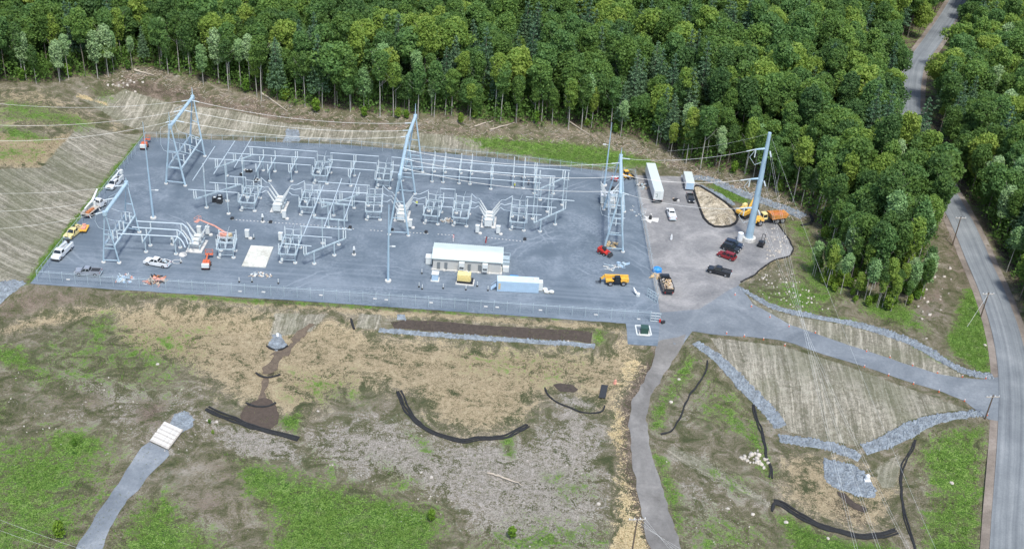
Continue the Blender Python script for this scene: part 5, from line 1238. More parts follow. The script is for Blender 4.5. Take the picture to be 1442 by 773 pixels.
def vglass(t, name, quad): return part(t, name, 'glass', lambda m: m.add(quad, [(0, 1, 2, 3)] if len(quad) == 4 else [tuple(range(len(quad)))]))
def lamps(t, xf, xr, w, zf, zr):
    for s in (-1, 1):
        shared('headlight', 'hl', 'lens', lambda m: m.box((0, 0, 0), (.1, .38, .2)), t, (xf, s*(w/2-.28), zf)); shared('tail_light', 'tl', 'tail', lambda m: m.box((0, 0, 0), (.08, .16, .38)), t, (xr, s*(w/2-.13), zr))
def cabin(t, mat, x0, x1, xb0, xb1, z0, z1, w, wt, nside=2):
    """greenhouse with tapered pillars, glass set just proud"""
    v = [(x0, -w/2, z0), (x1, -w/2, z0), (x1, w/2, z0), (x0, w/2, z0), (xb0, -wt/2, z1), (xb1, -wt/2, z1), (xb1, wt/2, z1), (xb0, wt/2, z1)]
    part(t, 'cab', mat, lambda m: (m.add(v, [(3,2,1,0),(4,5,6,7),(0,1,5,4),(1,2,6,5),(2,3,7,6),(3,0,4,7)]), m.box(((xb0+xb1)/2, 0, z1+.025), (xb1-xb0-.1, wt-.12, .06))))
    V = [Vector(q) for q in v]
    def q(a, b, c, d, nm, off):
        cn = (a+b+c+d)/4; n = (b-a).cross(d-a).normalized(); n = n if n.dot(cn-Vector(((x0+x1)/2, 0, (z0+z1)/2))) > 0 else -n
        P4 = [p.lerp(cn, off)+n*.02 for p in (a, b, c, d)]; vglass(t, nm, P4)
    q(V[1], V[2], V[6], V[5], 'windshield', .12); q(V[0], V[3], V[7], V[4], 'rear_window', .15)
    for A, B, C, D in ((V[0], V[1], V[5], V[4]), (V[3], V[2], V[6], V[7])):
        for k in range(nside):
            s0, s1 = k/nside, (k+1)/nside; q(A.lerp(B, s0), A.lerp(B, s1), D.lerp(C, s1), D.lerp(C, s0), 'side_window', .16)
def pickup(p0, p1, mat, label, cargo=None, bed='dark', L=5.8, grp='pickup trucks on site'):
    t = place(p0, p1, 'pickup_truck', label, 'pickup truck', grp); W = 1.98; h = L/2
    part(t, 'body', mat, lambda m: m.prism([(-h, .5), (-h, 1.12), (-h+.06, 1.2), (.2, 1.2), (h-1.55, 1.22), (h-.25, 1.12), (h-.02, .95), (h, .5), (h-.5, .38), (-h+.4, .38)], -W/2, W/2))
    cabin(t, mat, -.62, h-1.45, -.45, h-2.2, 1.2, 1.88, W-.1, W-.48)
    part(t, 'bed', bed, lambda m: m.box(((-h-.62)/2+.02, 0, 1.212), (h-.62-.28, W-.34, .02)))
    part(t, 'bed_rail', mat, lambda m: [m.box(((-h-.62)/2, s*(W/2-.08), 1.27), (h-.64, .13, .14)) for s in (-1, 1)]+[m.box((-h+.06, 0, 1.25), (.1, W-.2, .14))])
    part(t, 'bumper', 'steel', lambda m: (m.box((h+.02, 0, .55), (.14, W-.1, .22)), m.box((-h-.03, 0, .55), (.14, W-.2, .2)))); part(t, 'grille', 'dark', lambda m: m.box((h, 0, .85), (.06, 1.0, .26)))
    lamps(t, h-.03, -h, W, .88, .95); wheels(t, (-h+1.15, h-1.0), W)
    for s in (-1, 1): shared('mirror', 'mir', 'dark', lambda m: m.box((0, 0, 0), (.12, .24, .2)), t, (h-1.75, s*(W/2+.08), 1.3))
    if cargo: cargo(t, h)
    return t
def car(p0, p1, mat, label, suv=True, L=4.8):
    t = place(p0, p1, 'parked_car', label, 'car', 'cars in the parking lot'); W = 1.88; h = L/2; z1 = 1.72 if suv else 1.45; zb = 1.02 if suv else .92
    part(t, 'body', mat, lambda m: m.prism([(-h, .45), (-h, .9), (-h+.12, zb), (h-1.3, zb+.02), (h-.25, zb-.14), (h, .72), (h-.02, .42), (h-.5, .3), (-h+.4, .3)], -W/2, W/2))
    cabin(t, mat, -h+.1 if suv else -h+.7, h-1.2, -h+.5 if suv else -h+1.3, h-2.0, zb, z1, W-.08, W-.46, 3 if suv else 2)
    lamps(t, h-.05, -h, W, .72, .82); wheels(t, (-h+.95, h-.9), W, .36, .24); part(t, 'bumper', mat, lambda m: (m.box((h+.01, 0, .48), (.1, W-.15, .22)), m.box((-h, 0, .48), (.1, W-.15, .22))))
    if suv: part(t, 'roof_rack', 'dark', lambda m: [m.bar((-h+.6, s*.55, z1+.07), (h-2.2, s*.55, z1+.07), .05) for s in (-1, 1)])
    return t
def clutter(mats, n, seed, z=1.25, sx=.8, sy=.7, s=.5):
    def fn(t, h):
        rr = random.Random(seed); m = MB()
        for i in range(n): m.mat(MT[rr.choice(mats)]).box((-h+1.15+rr.uniform(-sx, sx), rr.uniform(-sy, sy), z+rr.uniform(0.05, .3)), (s*rr.uniform(.5, 1.4), s*rr.uniform(.4, 1), s*rr.uniform(.3, .8)), rr.uniform(0, 3))
        m.obj('cargo', None, t)
    return fn
pickup((140.5,387.3), (109,386), 'silver', 'silver pickup with empty black bed by the front left fence corner')
pickup((239.6,377), (204,370.5), 'white', 'white pickup with gear in its dark bed below the curved tubes', clutter(['cab', 'dark', 'steel'], 7, 3), L=6.1)
pickup((948,315), (941.5,295.5), 'white', 'white pickup alone in the upper parking lot, bed covered', lambda t, h: part(t, 'bed_cover', 'white', lambda m: m.box((-h+1.2, 0, 1.36), (2.0, 1.8, .1))))
pickup((1026,389), (998.5,382), 'black', 'black pickup parked at the lower right of the lot near the drive', L=5.9)
car((1013.5,348), (1043,357.5), 'black', 'black vehicle in the middle of the cluster of three by the pole')
car((1019,344), (1046,350.5), 'navy', 'dark blue car with bright windshield, rearmost of the cluster of three')
car((1033,367), (1012.5,359.5), 'red', 'dark red vehicle, nearest of the cluster of three')
car((970,275), (974,288.5), 'black', 'black car parked behind the small white box trailer', False, 4.7)
# utility trucks by the left fence
def boom(t, pts, r, mat='white', name='boom'): part(t, name, mat, lambda m: m.tube(pts, r if isinstance(r, list) else [r]*len(pts), 8))
t = pickup((172,253), (152,271), 'white', 'white bucket pickup farthest up the left fence', L=6.4, grp=None)
boom(t, [(-1.2, 0, 1.3), (-1.2, 0, 2.3)], .25, 'cab', 'pedestal'); boom(t, [(-1.2, .1, 2.3), (1.6, .15, 2.55)], .17); boom(t, [(-1.2, -.1, 2.35), (-3.2, -.1, 3.0), (-2.4, -.2, 3.5)], .14, name='upper_boom'); part(t, 'bucket', 'cab', lambda m: m.box((-3.4, .3, 2.5), (.8, .7, 1.1))); part(t, 'tool_boxes', 'cab', lambda m: [m.box((-1.9, s*.85, 1.55), (2.3, .3, .65)) for s in (-1, 1)])
t = place((118,310), (147,287), 'boom_truck', 'white crane truck with brown flatbed and raised white boom on the left fence', 'crane truck'); 
part(t, 'chassis', 'dark', lambda m: m.box((0, 0, .8), (8.4, .9, .3))); part(t, 'hood', 'white', lambda m: m.prism([(2.9, .7), (2.9, 1.75), (3.9, 1.6), (4.4, 1.35), (4.45, .7)], -1.0, 1.0)); part(t, 'cab_base', 'white', lambda m: m.box((2.2, 0, 1.25), (1.6, 2.2, 1.1)))
cabin(t, 'white', 1.4, 3.0, 1.5, 2.65, 1.8, 2.6, 2.15, 1.9, 1); part(t, 'flatbed', 'wood', lambda m: (m.box((-1.7, 0, 1.2), (4.9, 2.3, .2)), m.box((-3.2, .5, 1.5), (1.3, .8, .5)))); part(t, 'deck_gear', 'rust', lambda m: [m.box((-3.4+.7*k, -.5, 1.5), (.5, .9, .4), .3*k) for k in range(4)])
boom(t, [(.7, .1, 1.3), (.7, .1, 2.5)], .35, 'cab', 'turret'); boom(t, [(-3.0, .5, 2.1), (.7, .5, 2.8), (3.4, .6, 4.6)], [.2, .3, .17]); part(t, 'outriggers', 'white', lambda m: [m.bar((x, s*1.0, 1.0), (x, s*1.35, .1), .16) for x in (-3.6, .6) for s in (-1, 1)]); wheels(t, (-2.9, -1.8, 3.5), 2.3, .5, .34); lamps(t, 4.45, -4.1, 2.2, 1.1, 1.0)
t = pickup((111,325.5), (97,337), 'palyel', 'pickup carrying pale yellow and green gear with an orange rig behind it', clutter(['tan', 'green_tr', 'palyel'], 9, 5, 1.3), grp=None)
t = place((117,321), (112,330), 'orange_trailer', 'orange tan flat trailer just behind the yellow loaded pickup', 'trailer'); part(t, 'deck', 'yellow', lambda m: m.box((0, .8, .75), (3.0, 1.7, .25))); part(t, 'load', 'salmon', lambda m: (m.box((.3, .8, 1.05), (1.4, 1.0, .4)), m.box((-.9, .6, 1.1), (.6, .8, .6)))); part(t, 'drawbar', 'dark', lambda m: m.bar((1.5, .8, .65), (2.4, .8, .6), .12)); wheels(t, (-.3,), 2.6, .33, .22)
t = place((100,348), (76,371), 'service_truck', 'white utility service truck with ladder rack nearest the front left corner', 'service truck'); part(t, 'hood', 'white', lambda m: m.prism([(2.0, .5), (2.0, 1.45), (3.0, 1.3), (3.35, 1.05), (3.4, .5)], -1.0, 1.0)); part(t, 'cab_base', 'white', lambda m: m.box((1.3, 0, .98), (1.7, 2.1, .95)))
cabin(t, 'white', .45, 2.1, .55, 1.65, 1.45, 2.2, 2.05, 1.75, 1); part(t, 'service_body', 'white', lambda m: (m.box((-1.6, .82, 1.2), (3.9, .5, 1.1)), m.box((-1.6, -.82, 1.2), (3.9, .5, 1.1)), m.box((-1.6, 0, .85), (3.9, 1.4, .25)))); boom(t, [(-2.4, 0, 1.0), (-2.4, 0, 2.2), (.9, .1, 2.6)], .16); part(t, 'ladder_rack', 'steel', lambda m: [m.bar((-3.2, s*.8, 2.0), (.4, s*.8, 2.0), .07) for s in (-1, 1)]+[m.bar((x, -.8, 2.0), (x, .8, 2.0), .06) for x in (-3.1, -1.5, .2)]); part(t, 'bucket', 'dark', lambda m: m.box((-3.2, 0, 2.0), (.7, .7, .8))); wheels(t, (-2.3, 2.2), 2.1, .45, .32); lamps(t, 3.4, -3.55, 2.1, .9, .9)
part(t, 'bumper', 'dark', lambda m: m.box((3.45, 0, .55), (.2, 2.0, .3)))
# trailers and trucks in the lot
t = place((926,289.5), (913.5,246.8), 'semi_trailer', 'long white semi trailer parked against the right side fence', 'semi trailer'); L_ = 17.5
part(t, 'box', 'white', lambda m: m.box((0, 0, 2.65), (L_, 2.6, 2.8))); part(t, 'roof_skin', 'roofp', lambda m: m.box((0, 0, 4.07), (L_-.1, 2.5, .05))); part(t, 'chassis', 'dark', lambda m: (m.box((0, 0, 1.08), (L_-.5, 1.1, .3)), m.box((L_/2-3.2, .8, .55), (.15, .15, 1.1)), m.box((L_/2-3.2, -.8, .55), (.15, .15, 1.1))))
for k in range(15): shared('side_rib', 'trr', 'white', lambda m: [m.box((0, s*1.31, 2.65), (.07, .03, 2.7)) for s in (-1, 1)], t, (-L_/2+.5+k*1.03, 0, 0))
for s in (-1, 1): dr = shared('rear_door', ('trd', s), 'cab', lambda m, s=s: m.box((-L_/2-.02, s*.63, 2.65), (.06, 1.2, 2.6)), t); shared('latch_bar', ('trl', s), 'steel', lambda m, s=s: m.bar((-L_/2-.07, s*.3, 1.4), (-L_/2-.07, s*.3, 3.9), .05), dr)
part(t, 'door_mark', 'green_tr', lambda m: (m.box((-L_/2-.06, .35, 2.6), (.02, .12, 1.0)), m.box((-L_/2-.06, .6, 3.05), (.02, .5, .1)), m.box((-L_/2-.06, .55, 2.15), (.02, .4, .1)))); part(t, 'rear_reflector', 'tail', lambda m: [m.box((-L_/2-.07, y, 1.32), (.04, .25, .12)) for y in (-1.1, 1.1)]); wheels(t, (-L_/2+1.2, -L_/2+2.4), 2.5, .5, .45)
t = place((971,272), (966,251.5), 'box_trailer', 'small white box trailer at the head of the lot in front of the black car', 'box trailer'); part(t, 'box', 'white', lambda m: m.box((0, 0, 1.55), (7.0, 2.4, 2.2))); part(t, 'roof_skin', 'roofp', lambda m: m.box((0, 0, 2.68), (6.9, 2.3, .05))); part(t, 'rear_door', 'bluebox', lambda m: m.box((-3.53, 0, 1.5), (.06, 2.1, 1.95))); part(t, 'fender', 'dark', lambda m: [m.box((-.4, s*1.22, .75), (1.9, .15, .3)) for s in (-1, 1)]); part(t, 'tongue', 'dark', lambda m: (m.bar((3.5, .5, .5), (4.7, 0, .5), .1), m.bar((3.5, -.5, .5), (4.7, 0, .5), .1))); wheels(t, (-.9, .1), 2.4, .36, .24)
t = place((941,416.5), (933,394), 'dump_truck', 'black truck with its bed full of pale wood debris, next to the fence', 'dump truck'); part(t, 'hood', 'black', lambda m: m.box((3.0, 0, 1.15), (1.4, 2.0, .9))); part(t, 'cab_base', 'black', lambda m: m.box((1.7, 0, 1.2), (1.5, 2.2, 1.1))); cabin(t, 'black', 1.0, 2.5, 1.1, 2.2, 1.75, 2.5, 2.15, 1.9, 1)
part(t, 'dump_bed', 'black', lambda m: (m.box((-1.5, 0, .95), (4.6, 2.4, .15)), m.box((-1.5, 1.2, 1.5), (4.6, .12, 1.2)), m.box((-1.5, -1.2, 1.5), (4.6, .12, 1.2)), m.box((.8, 0, 1.6), (.12, 2.4, 1.4)), m.box((-3.8, 0, 1.4), (.12, 2.4, 1.0)))); wheels(t, (-2.4, 2.7), 2.3, .48, .34); lamps(t, 3.7, -3.88, 2.1, 1.1, .9)
rr = random.Random(9); m = MB()
for i in range(60): m.mat(MT[rr.choice(['debris', 'lumber', 'rock', 'tan'])]).box((rr.uniform(-3.5, .5), rr.uniform(-1, 1), 1.5+rr.uniform(0, .6)), (rr.uniform(.3, 1.2), rr.uniform(.1, .4), rr.uniform(.1, .3)), rr.uniform(0, 3), tilt=rr.uniform(-.4, .4))
m.obj('debris_load', None, t)
# excavator
t = place((1041,308), (1056,300), 'excavator', 'yellow tracked excavator behind the blue transmission pole', 'excavator')
for s in (-1, 1):
    tr = part(t, 'track', 'rubber', lambda m: m.prism([(-2.1, .15), (-1.8, 0), (1.8, 0), (2.1, .15), (2.3, .5), (2.0, .9), (-2.0, .9), (-2.3, .5)], s*1.3-.3, s*1.3+.3))
    for k in range(12): shared('track_shoe', 'shoe', 'dark', lambda m: m.box((0, 0, .93), (.22, .66, .06)), tr, (-1.9+k*.345, s*1.3, 0))
part(t, 'undercarriage', 'dark', lambda m: (m.box((0, 0, .6), (2.2, 2.2, .4)), m.tube([(0, 0, .8), (0, 0, 1.15)], .8, 14))); part(t, 'house', 'yellow', lambda m: (m.prism([(-2.6, 1.2), (-2.7, 1.9), (-2.5, 2.25), (.2, 2.2), (1.4, 1.9), (1.4, 1.15)], -1.4, 1.4))); part(t, 'engine_cover', 'dark', lambda m: m.box((-1.2, -.1, 2.27), (1.6, 1.5, .1)))
part(t, 'cab', 'palyel', lambda m: m.box((.6, .85, 2.3), (1.5, 1.0, 1.5), top=(.85, .9))); part(t, 'cab_window', 'glass', lambda m: (m.box((1.33, .85, 2.5), (.06, .8, .9)), m.box((.6, 1.33, 2.5), (1.1, .06, .8)))); part(t, 'boom', 'yellow', lambda m: (m.bar((1.2, -.3, 1.8), (3.4, -.3, 5.0), .5, .65), m.bar((3.4, -.3, 5.0), (5.4, -.3, 4.5), .45, .55))); part(t, 'stick', 'yellow', lambda m: m.bar((5.3, -.3, 4.7), (5.0, -.3, 1.8), .38, .45)); part(t, 'bucket', 'dark', lambda m: m.prism([(4.4, 1.9), (5.3, 1.8), (5.5, .9), (4.9, .3), (4.2, .8)], -.95, .35)); part(t, 'cylinder', 'steel', lambda m: (m.tube([(1.9, .1, 1.7), (3.0, .1, 3.9)], .11, 6), m.tube([(3.0, -.3, 5.2), (5.0, -.3, 5.1)], .1, 6)))
# articulated hauler
t = place((1101,311.5), (1062,316.5), 'articulated_hauler', 'yellow articulated dump truck with rusty orange bed right of the blue pole', 'dump truck')
part(t, 'hood', 'yellow', lambda m: m.prism([(2.4, 1.0), (2.4, 2.1), (4.3, 1.8), (4.9, 1.3), (4.9, .9)], -.95, .95)); part(t, 'cab', 'palyel', lambda m: m.box((1.8, 0, 2.4), (1.5, 1.7, 1.7), top=(.85, .85))); part(t, 'cab_window', 'glass', lambda m: (m.box((2.5, 0, 2.6), (.08, 1.3, .8)), m.box((1.8, .82, 2.6), (1.1, .06, .7)), m.box((1.8, -.82, 2.6), (1.1, .06, .7)))); part(t, 'fender', 'yellow', lambda m: [m.box((3.3, s*1.15, 1.55), (1.9, .5, .2)) for s in (-1, 1)]); part(t, 'hitch', 'dark', lambda m: m.box((.3, 0, 1.2), (1.6, .7, .8)))
part(t, 'dump_bed', 'bedor', lambda m: (m.prism([(-4.8, 1.9), (-5.2, 2.6), (-5.0, 2.6), (-4.6, 2.05), (-.4, 1.75), (0, 3.0), (.15, 3.0), (-.2, 1.5), (-4.4, 1.5)], -1.4, 1.4), *[m.add([(-5.0, s*1.45, 2.5), (-.1, s*1.45, 2.9), (-.3, s*1.45, 1.6), (-4.6, s*1.45, 1.6), (-5.0, s*1.35, 2.5), (-.1, s*1.35, 2.9), (-.3, s*1.35, 1.6), (-4.6, s*1.35, 1.6)], [(0, 1, 2, 3), (7, 6, 5, 4), (0, 4, 5, 1), (1, 5, 6, 2), (2, 6, 7, 3), (3, 7, 4, 0)]) for s in (-1, 1)])); part(t, 'bed_lining', 'rust', lambda m: m.add([(-4.6, -1.33, 2.12), (-4.6, 1.33, 2.12), (-.5, 1.33, 1.85), (-.5, -1.33, 1.85)], [(0, 1, 2, 3)])); wheels(t, (-3.6, -1.9, 3.4), 2.7, .85, .6)
# telehandler
t = place((852,400), (882,400), 'telehandler', 'yellow telehandler with black cab parked on the open gravel at lower right', 'telehandler'); part(t, 'chassis', 'dark', lambda m: m.box((0, 0, .95), (4.6, 1.2, .5))); part(t, 'engine_pod', 'yellow', lambda m: (m.box((1.9, -.55, 1.45), (1.9, 1.1, .9)), m.box((-1.9, -.4, 1.3), (1.6, 1.3, .6)))); part(t, 'boom', 'yellow', lambda m: (m.bar((2.9, .3, 1.9), (-2.9, .3, 2.1), .55, .6), m.bar((-2.9, .3, 2.1), (-3.6, .3, 1.3), .4, .45))); part(t, 'fender', 'yellow', lambda m: [m.box((x, -.95, 1.42), (1.5, .5, .12)) for x in (-1.55, 1.6)]); part(t, 'cab', 'black', lambda m: m.box((.1, -.65, 1.7), (1.4, 1.0, 1.6), top=(.85, .9))); part(t, 'cab_window', 'glass', lambda m: (m.box((.1, -1.17, 1.95), (1.0, .05, .8)), m.box((-.62, -.65, 2.0), (.05, .8, .7)))); part(t, 'fork_carriage', 'dark', lambda m: (m.box((-3.8, .3, .8), (.15, 1.3, .9)), m.box((-4.4, 0, .4), (1.1, .14, .08)), m.box((-4.4, .6, .4), (1.1, .14, .08)))); wheels(t, (-1.6, 1.6), 2.4, .62, .42)
# skid steer
t = place((842,355.5), (857,361), 'skid_steer', 'bright red skid steer loader by the foot of the right tower', 'skid steer'); part(t, 'body', 'brightred', lambda m: m.prism([(-1.5, .4), (-1.55, 1.5), (-.6, 1.9), (.3, 1.2), (1.0, .9), (1.1, .4)], -.6, .6)); part(t, 'cage', 'dark', lambda m: m.box((.0, 0, 1.6), (1.1, .95, .8), top=(.85, .9))); part(t, 'lift_arm', 'brightred', lambda m: [m.bar((-1.3, s*.75, 1.6), (1.5, s*.75, .7), .18, .25) for s in (-1, 1)]); part(t, 'bucket', 'dark', lambda m: m.prism([(1.6, .1), (1.6, .8), (1.9, .9), (2.4, .1)], -.9, .9)); wheels(t, (-.7, .6), 1.8, .38, .3)
# boom lifts
def lift(p0, p1, mat, label, armpts, bmat='cab', L=2.6):
    t = place(p0, p1, 'boom_lift', label, 'boom lift', 'boom lifts in the yard'); part(t, 'chassis', mat, lambda m: m.box((0, 0, .65), (L, 1.6, .45))); part(t, 'turret', mat, lambda m: (m.box((-.3, 0, 1.3), (L*.9, 1.7, .85), top=(.9, .9)), m.tube([(0, 0, .8), (0, 0, 1.0)], .6, 10))); part(t, 'counterweight', bmat, lambda m: m.box((-L*.5-.1, 0, 1.3), (.7, 1.7, .9)))
    part(t, 'arm', mat, lambda m: m.tube(armpts, [.24, .2, .15][:len(armpts)] if len(armpts) <= 3 else .16, 6)); e = Vector(armpts[-1]); part(t, 'basket', mat, lambda m: (m.box(e+Vector((.5, 0, -.5)), (.9, 1.8, .08)), *[m.bar(e+Vector((x, y, -.5)), e+Vector((x, y, .55)), .06) for x in (.1, .9) for y in (-.85, .85)], *[m.bar(e+Vector((x0, y0, .55)), e+Vector((x1, y1, .55)), .06) for x0, y0, x1, y1 in ((.1, -.85, .9, -.85), (.1, .85, .9, .85), (.1, -.85, .1, .85), (.9, -.85, .9, .85))])); wheels(t, (-L*.36, L*.36), 1.9, .45, .3); return t
lift((202.5,212), (205,207), 'orange', 'orange boom lift in the far left corner of the yard', [(-.8, 0, 1.7), (1.5, 0, 1.9), (3.2, 0, 1.6)])
lift((289.5,382), (292.5,372), 'orange', 'orange boom lift standing between the front left breaker and the slab', [(-1.0, 0, 1.8), (2.4, 0, 2.1), (4.0, 0, 1.5)])
lift((322,339), (309,335), 'salmon', 'pinkish boom lift with its long arm reaching left over the switch stand', [(-.8, 0, 1.8), (2.5, 0, 2.9), (6.6, .6, 3.8)], 'tan', 3.0)
t = place((876,253), (885,252), 'wheel_loader', 'small yellow loader in the far right corner of the yard', 'loader'); part(t, 'body', 'yellow', lambda m: (m.box((-.9, 0, 1.2), (1.8, 1.4, .9)), m.box((.9, 0, .9), (1.0, 1.1, .5)))); part(t, 'cab', 'dark', lambda m: m.box((0, 0, 2.0), (1.1, 1.2, 1.1), top=(.9, .9))); part(t, 'roof', 'yellow', lambda m: m.box((0, 0, 2.6), (1.2, 1.3, .1))); part(t, 'arm', 'yellow', lambda m: [m.bar((.4, s*.5, 1.4), (2.2, s*.5, .6), .2) for s in (-1, 1)]); part(t, 'bucket', 'dark', lambda m: m.prism([(2.2, .1), (2.2, .9), (2.5, 1.0), (3.0, .1)], -1.1, 1.1)); wheels(t, (-1.0, 1.0), 1.9, .55, .38)
t = place((862,254.5), (868,256), 'red_cart', 'small red and white cart left of the yellow loader', 'cart'); part(t, 'body', 'brightred', lambda m: m.box((0, 0, .8), (1.9, 1.2, .7), top=(.9, .9))); part(t, 'tank', 'white', lambda m: m.tube([(-.5, 0, 1.2), (.5, 0, 1.2), (.7, 0, 1.2)], [.35, .35, .1], 8)); wheels(t, (-.5, .5), 1.3, .3, .2)
t = place((1068,352), (1075,341), 'compact_machine', 'black compact machine right of the transmission pole foot', 'compact machine'); part(t, 'frame', 'black', lambda m: (m.box((0, 0, .7), (2.6, 1.3, .5)), m.box((-.7, 0, 1.3), (1.0, 1.2, .8)))); part(t, 'mast', 'dark', lambda m: (m.bar((1.0, -.4, .9), (1.6, -.4, 2.6), .14), m.bar((1.0, .4, .9), (1.6, .4, 2.6), .14), m.bar((1.6, -.4, 2.6), (1.6, .4, 2.6), .14))); part(t, 'seat', 'dark', lambda m: m.box((.1, 0, 1.1), (.5, .5, .4))); part(t, 'blade', 'steel', lambda m: m.box((1.7, 0, .4), (.15, 1.6, .6))); wheels(t, (-.8, .8), 1.5, .4, .3)
t = empty('control_trailer', tuple(G(857,294)), 0, 'white topped equipment box crowded at the back of the right tower', 'equipment box'); part(t, 'box', 'cab', lambda m: m.box((-.6, 3.2, 1.6), (3.2, 3.0, 2.2))); part(t, 'lid', 'white', lambda m: m.box((-.6, 3.2, 2.76), (3.4, 3.2, .12))); part(t, 'vents', 'dark', lambda m: [m.box((-1.4+.8*k, 3.2, 2.85), (.5, .5, .08)) for k in range(3)])
small('dark_hopper', (861,274), lambda m: (m.box((0, 0, 1.2), (1.6, 1.4, 1.8), top=(.8, .8)), m.box((0, 0, .2), (1.8, 1.6, .3))), 'black box standing behind the right tower equipment', 'box', 'dark')

# ------------------------------------------------------------------ people
def person(px, rz, shirt, label, pose=0):
    f = G(*px); me = bpy.data.meshes.new('person'); J = [(0, 0, .95), (0, 0, 1.2), (0, 0, 1.42), (0, .01, 1.52), (0, .02, 1.66), (0, .02, 1.78),
        (.2, 0, 1.40), (.30, .02, 1.14), (.32, .12, .90), (-.2, 0, 1.40), (-.30, .02, 1.14), (-.30, .16, .92), (.1, 0, .90), (.13, .03, .50), (.14, -.03, .08), (.14, .10, .04), (-.1, 0, .90), (-.12, .08, .50), (-.14, .0, .08), (-.14, .13, .04)]
    if pose: J[7] = (.34, .25, 1.25); J[8] = (.25, .5, 1.3); J[10] = (-.32, .22, 1.2); J[11] = (-.2, .48, 1.25)
    Rd = [.14, .15, .16, .07, .10, .085, .08, .055, .04, .08, .055, .04, .10, .07, .05, .045, .10, .07, .05, .045]
    E_ = [(0, 1), (1, 2), (2, 3), (3, 4), (4, 5), (2, 6), (6, 7), (7, 8), (2, 9), (9, 10), (10, 11), (0, 12), (12, 13), (13, 14), (14, 15), (0, 16), (16, 17), (17, 18), (18, 19)]
    me.from_pydata(J, E_, []); o = bpy.data.objects.new('person', me); COL.objects.link(o); md = o.modifiers.new('skin', 'SKIN'); 
    for v, r in zip(me.skin_vertices[0].data, Rd): v.radius = (r, r)
    me.skin_vertices[0].data[0].use_root = True; o.modifiers.new('sub', 'SUBSURF').levels = 1; o.modifiers['sub'].render_levels = 1
    dg = bpy.context.evaluated_depsgraph_get(); nm = bpy.data.meshes.new_from_object(o.evaluated_get(dg)); o.modifiers.clear(); o.data = nm
    for q in ('skin', shirt, 'denim'): nm.materials.append(MT[q])
    for p in nm.polygons:
        z = p.center.z; x = abs(p.center.x); p.material_index = 2 if z < .93 and x < .24 else (0 if z > 1.47 or (x > .27 and z < 1.0) else 1)
    o.location = (f.x, f.y, .12); o.rotation_euler = (0, 0, rz); tag(o, label, 'person', None)
    m = MB(); m.tube([(0, .02, 1.72), (0, .02, 1.80), (0, .02, 1.88)], [.15, .14, .05], 10); m.obj('hard_hat', MT['white'], o)
    for s in (1, -1):
        h = J[8] if s > 0 else J[11]
        m = MB(); m.box((h[0], h[1]+.04, h[2]-.05), (.05, .10, .10))
        for k in range(4): m.bar((h[0]+(k-1.5)*.02, h[1]+.07, h[2]-.08), (h[0]+(k-1.5)*.024, h[1]+.10-.01*k, h[2]-.15-.01*(k % 2)), .016)
        m.bar((h[0]-s*.03, h[1]+.04, h[2]-.06), (h[0]-s*.06, h[1]+.08, h[2]-.11), .018); m.obj('hand', MT['skin'], o)
    return o
person((587,291.5), 1.0, 'hiviz', 'worker in yellow vest standing right of the middle tower breaker', 1)
person((724.5,266), 2.0, 'hiviz', 'worker in yellow vest among the long back row supports', 0)
person((849,286), .4, 'hiviz', 'worker in yellow vest at the left of the right tower equipment', 1)
person((744,262), 2.8, 'denim', 'worker in dark clothes at the right of the back row', 0)
small('barrier_post', (638,341), lambda m: [m.mat(MT['brightred' if k % 2 else 'white']).tube([(0, .5*k, .1), (0, .5*k, 1.1)], .15, 8) for k in range(4)], 'red and white striped posts behind the left half of the long building', 'barrier', grp='striped posts behind the long building')
small('barrier_post', (684,343), lambda m: [m.mat(MT['dark' if k % 2 else 'brightred']).tube([(0, .5*k, .1), (.05*k, .5*k, 1.1)], .13, 8) for k in range(4)], 'dark and red posts behind the right half of the long building', 'barrier', grp='striped posts behind the long building')

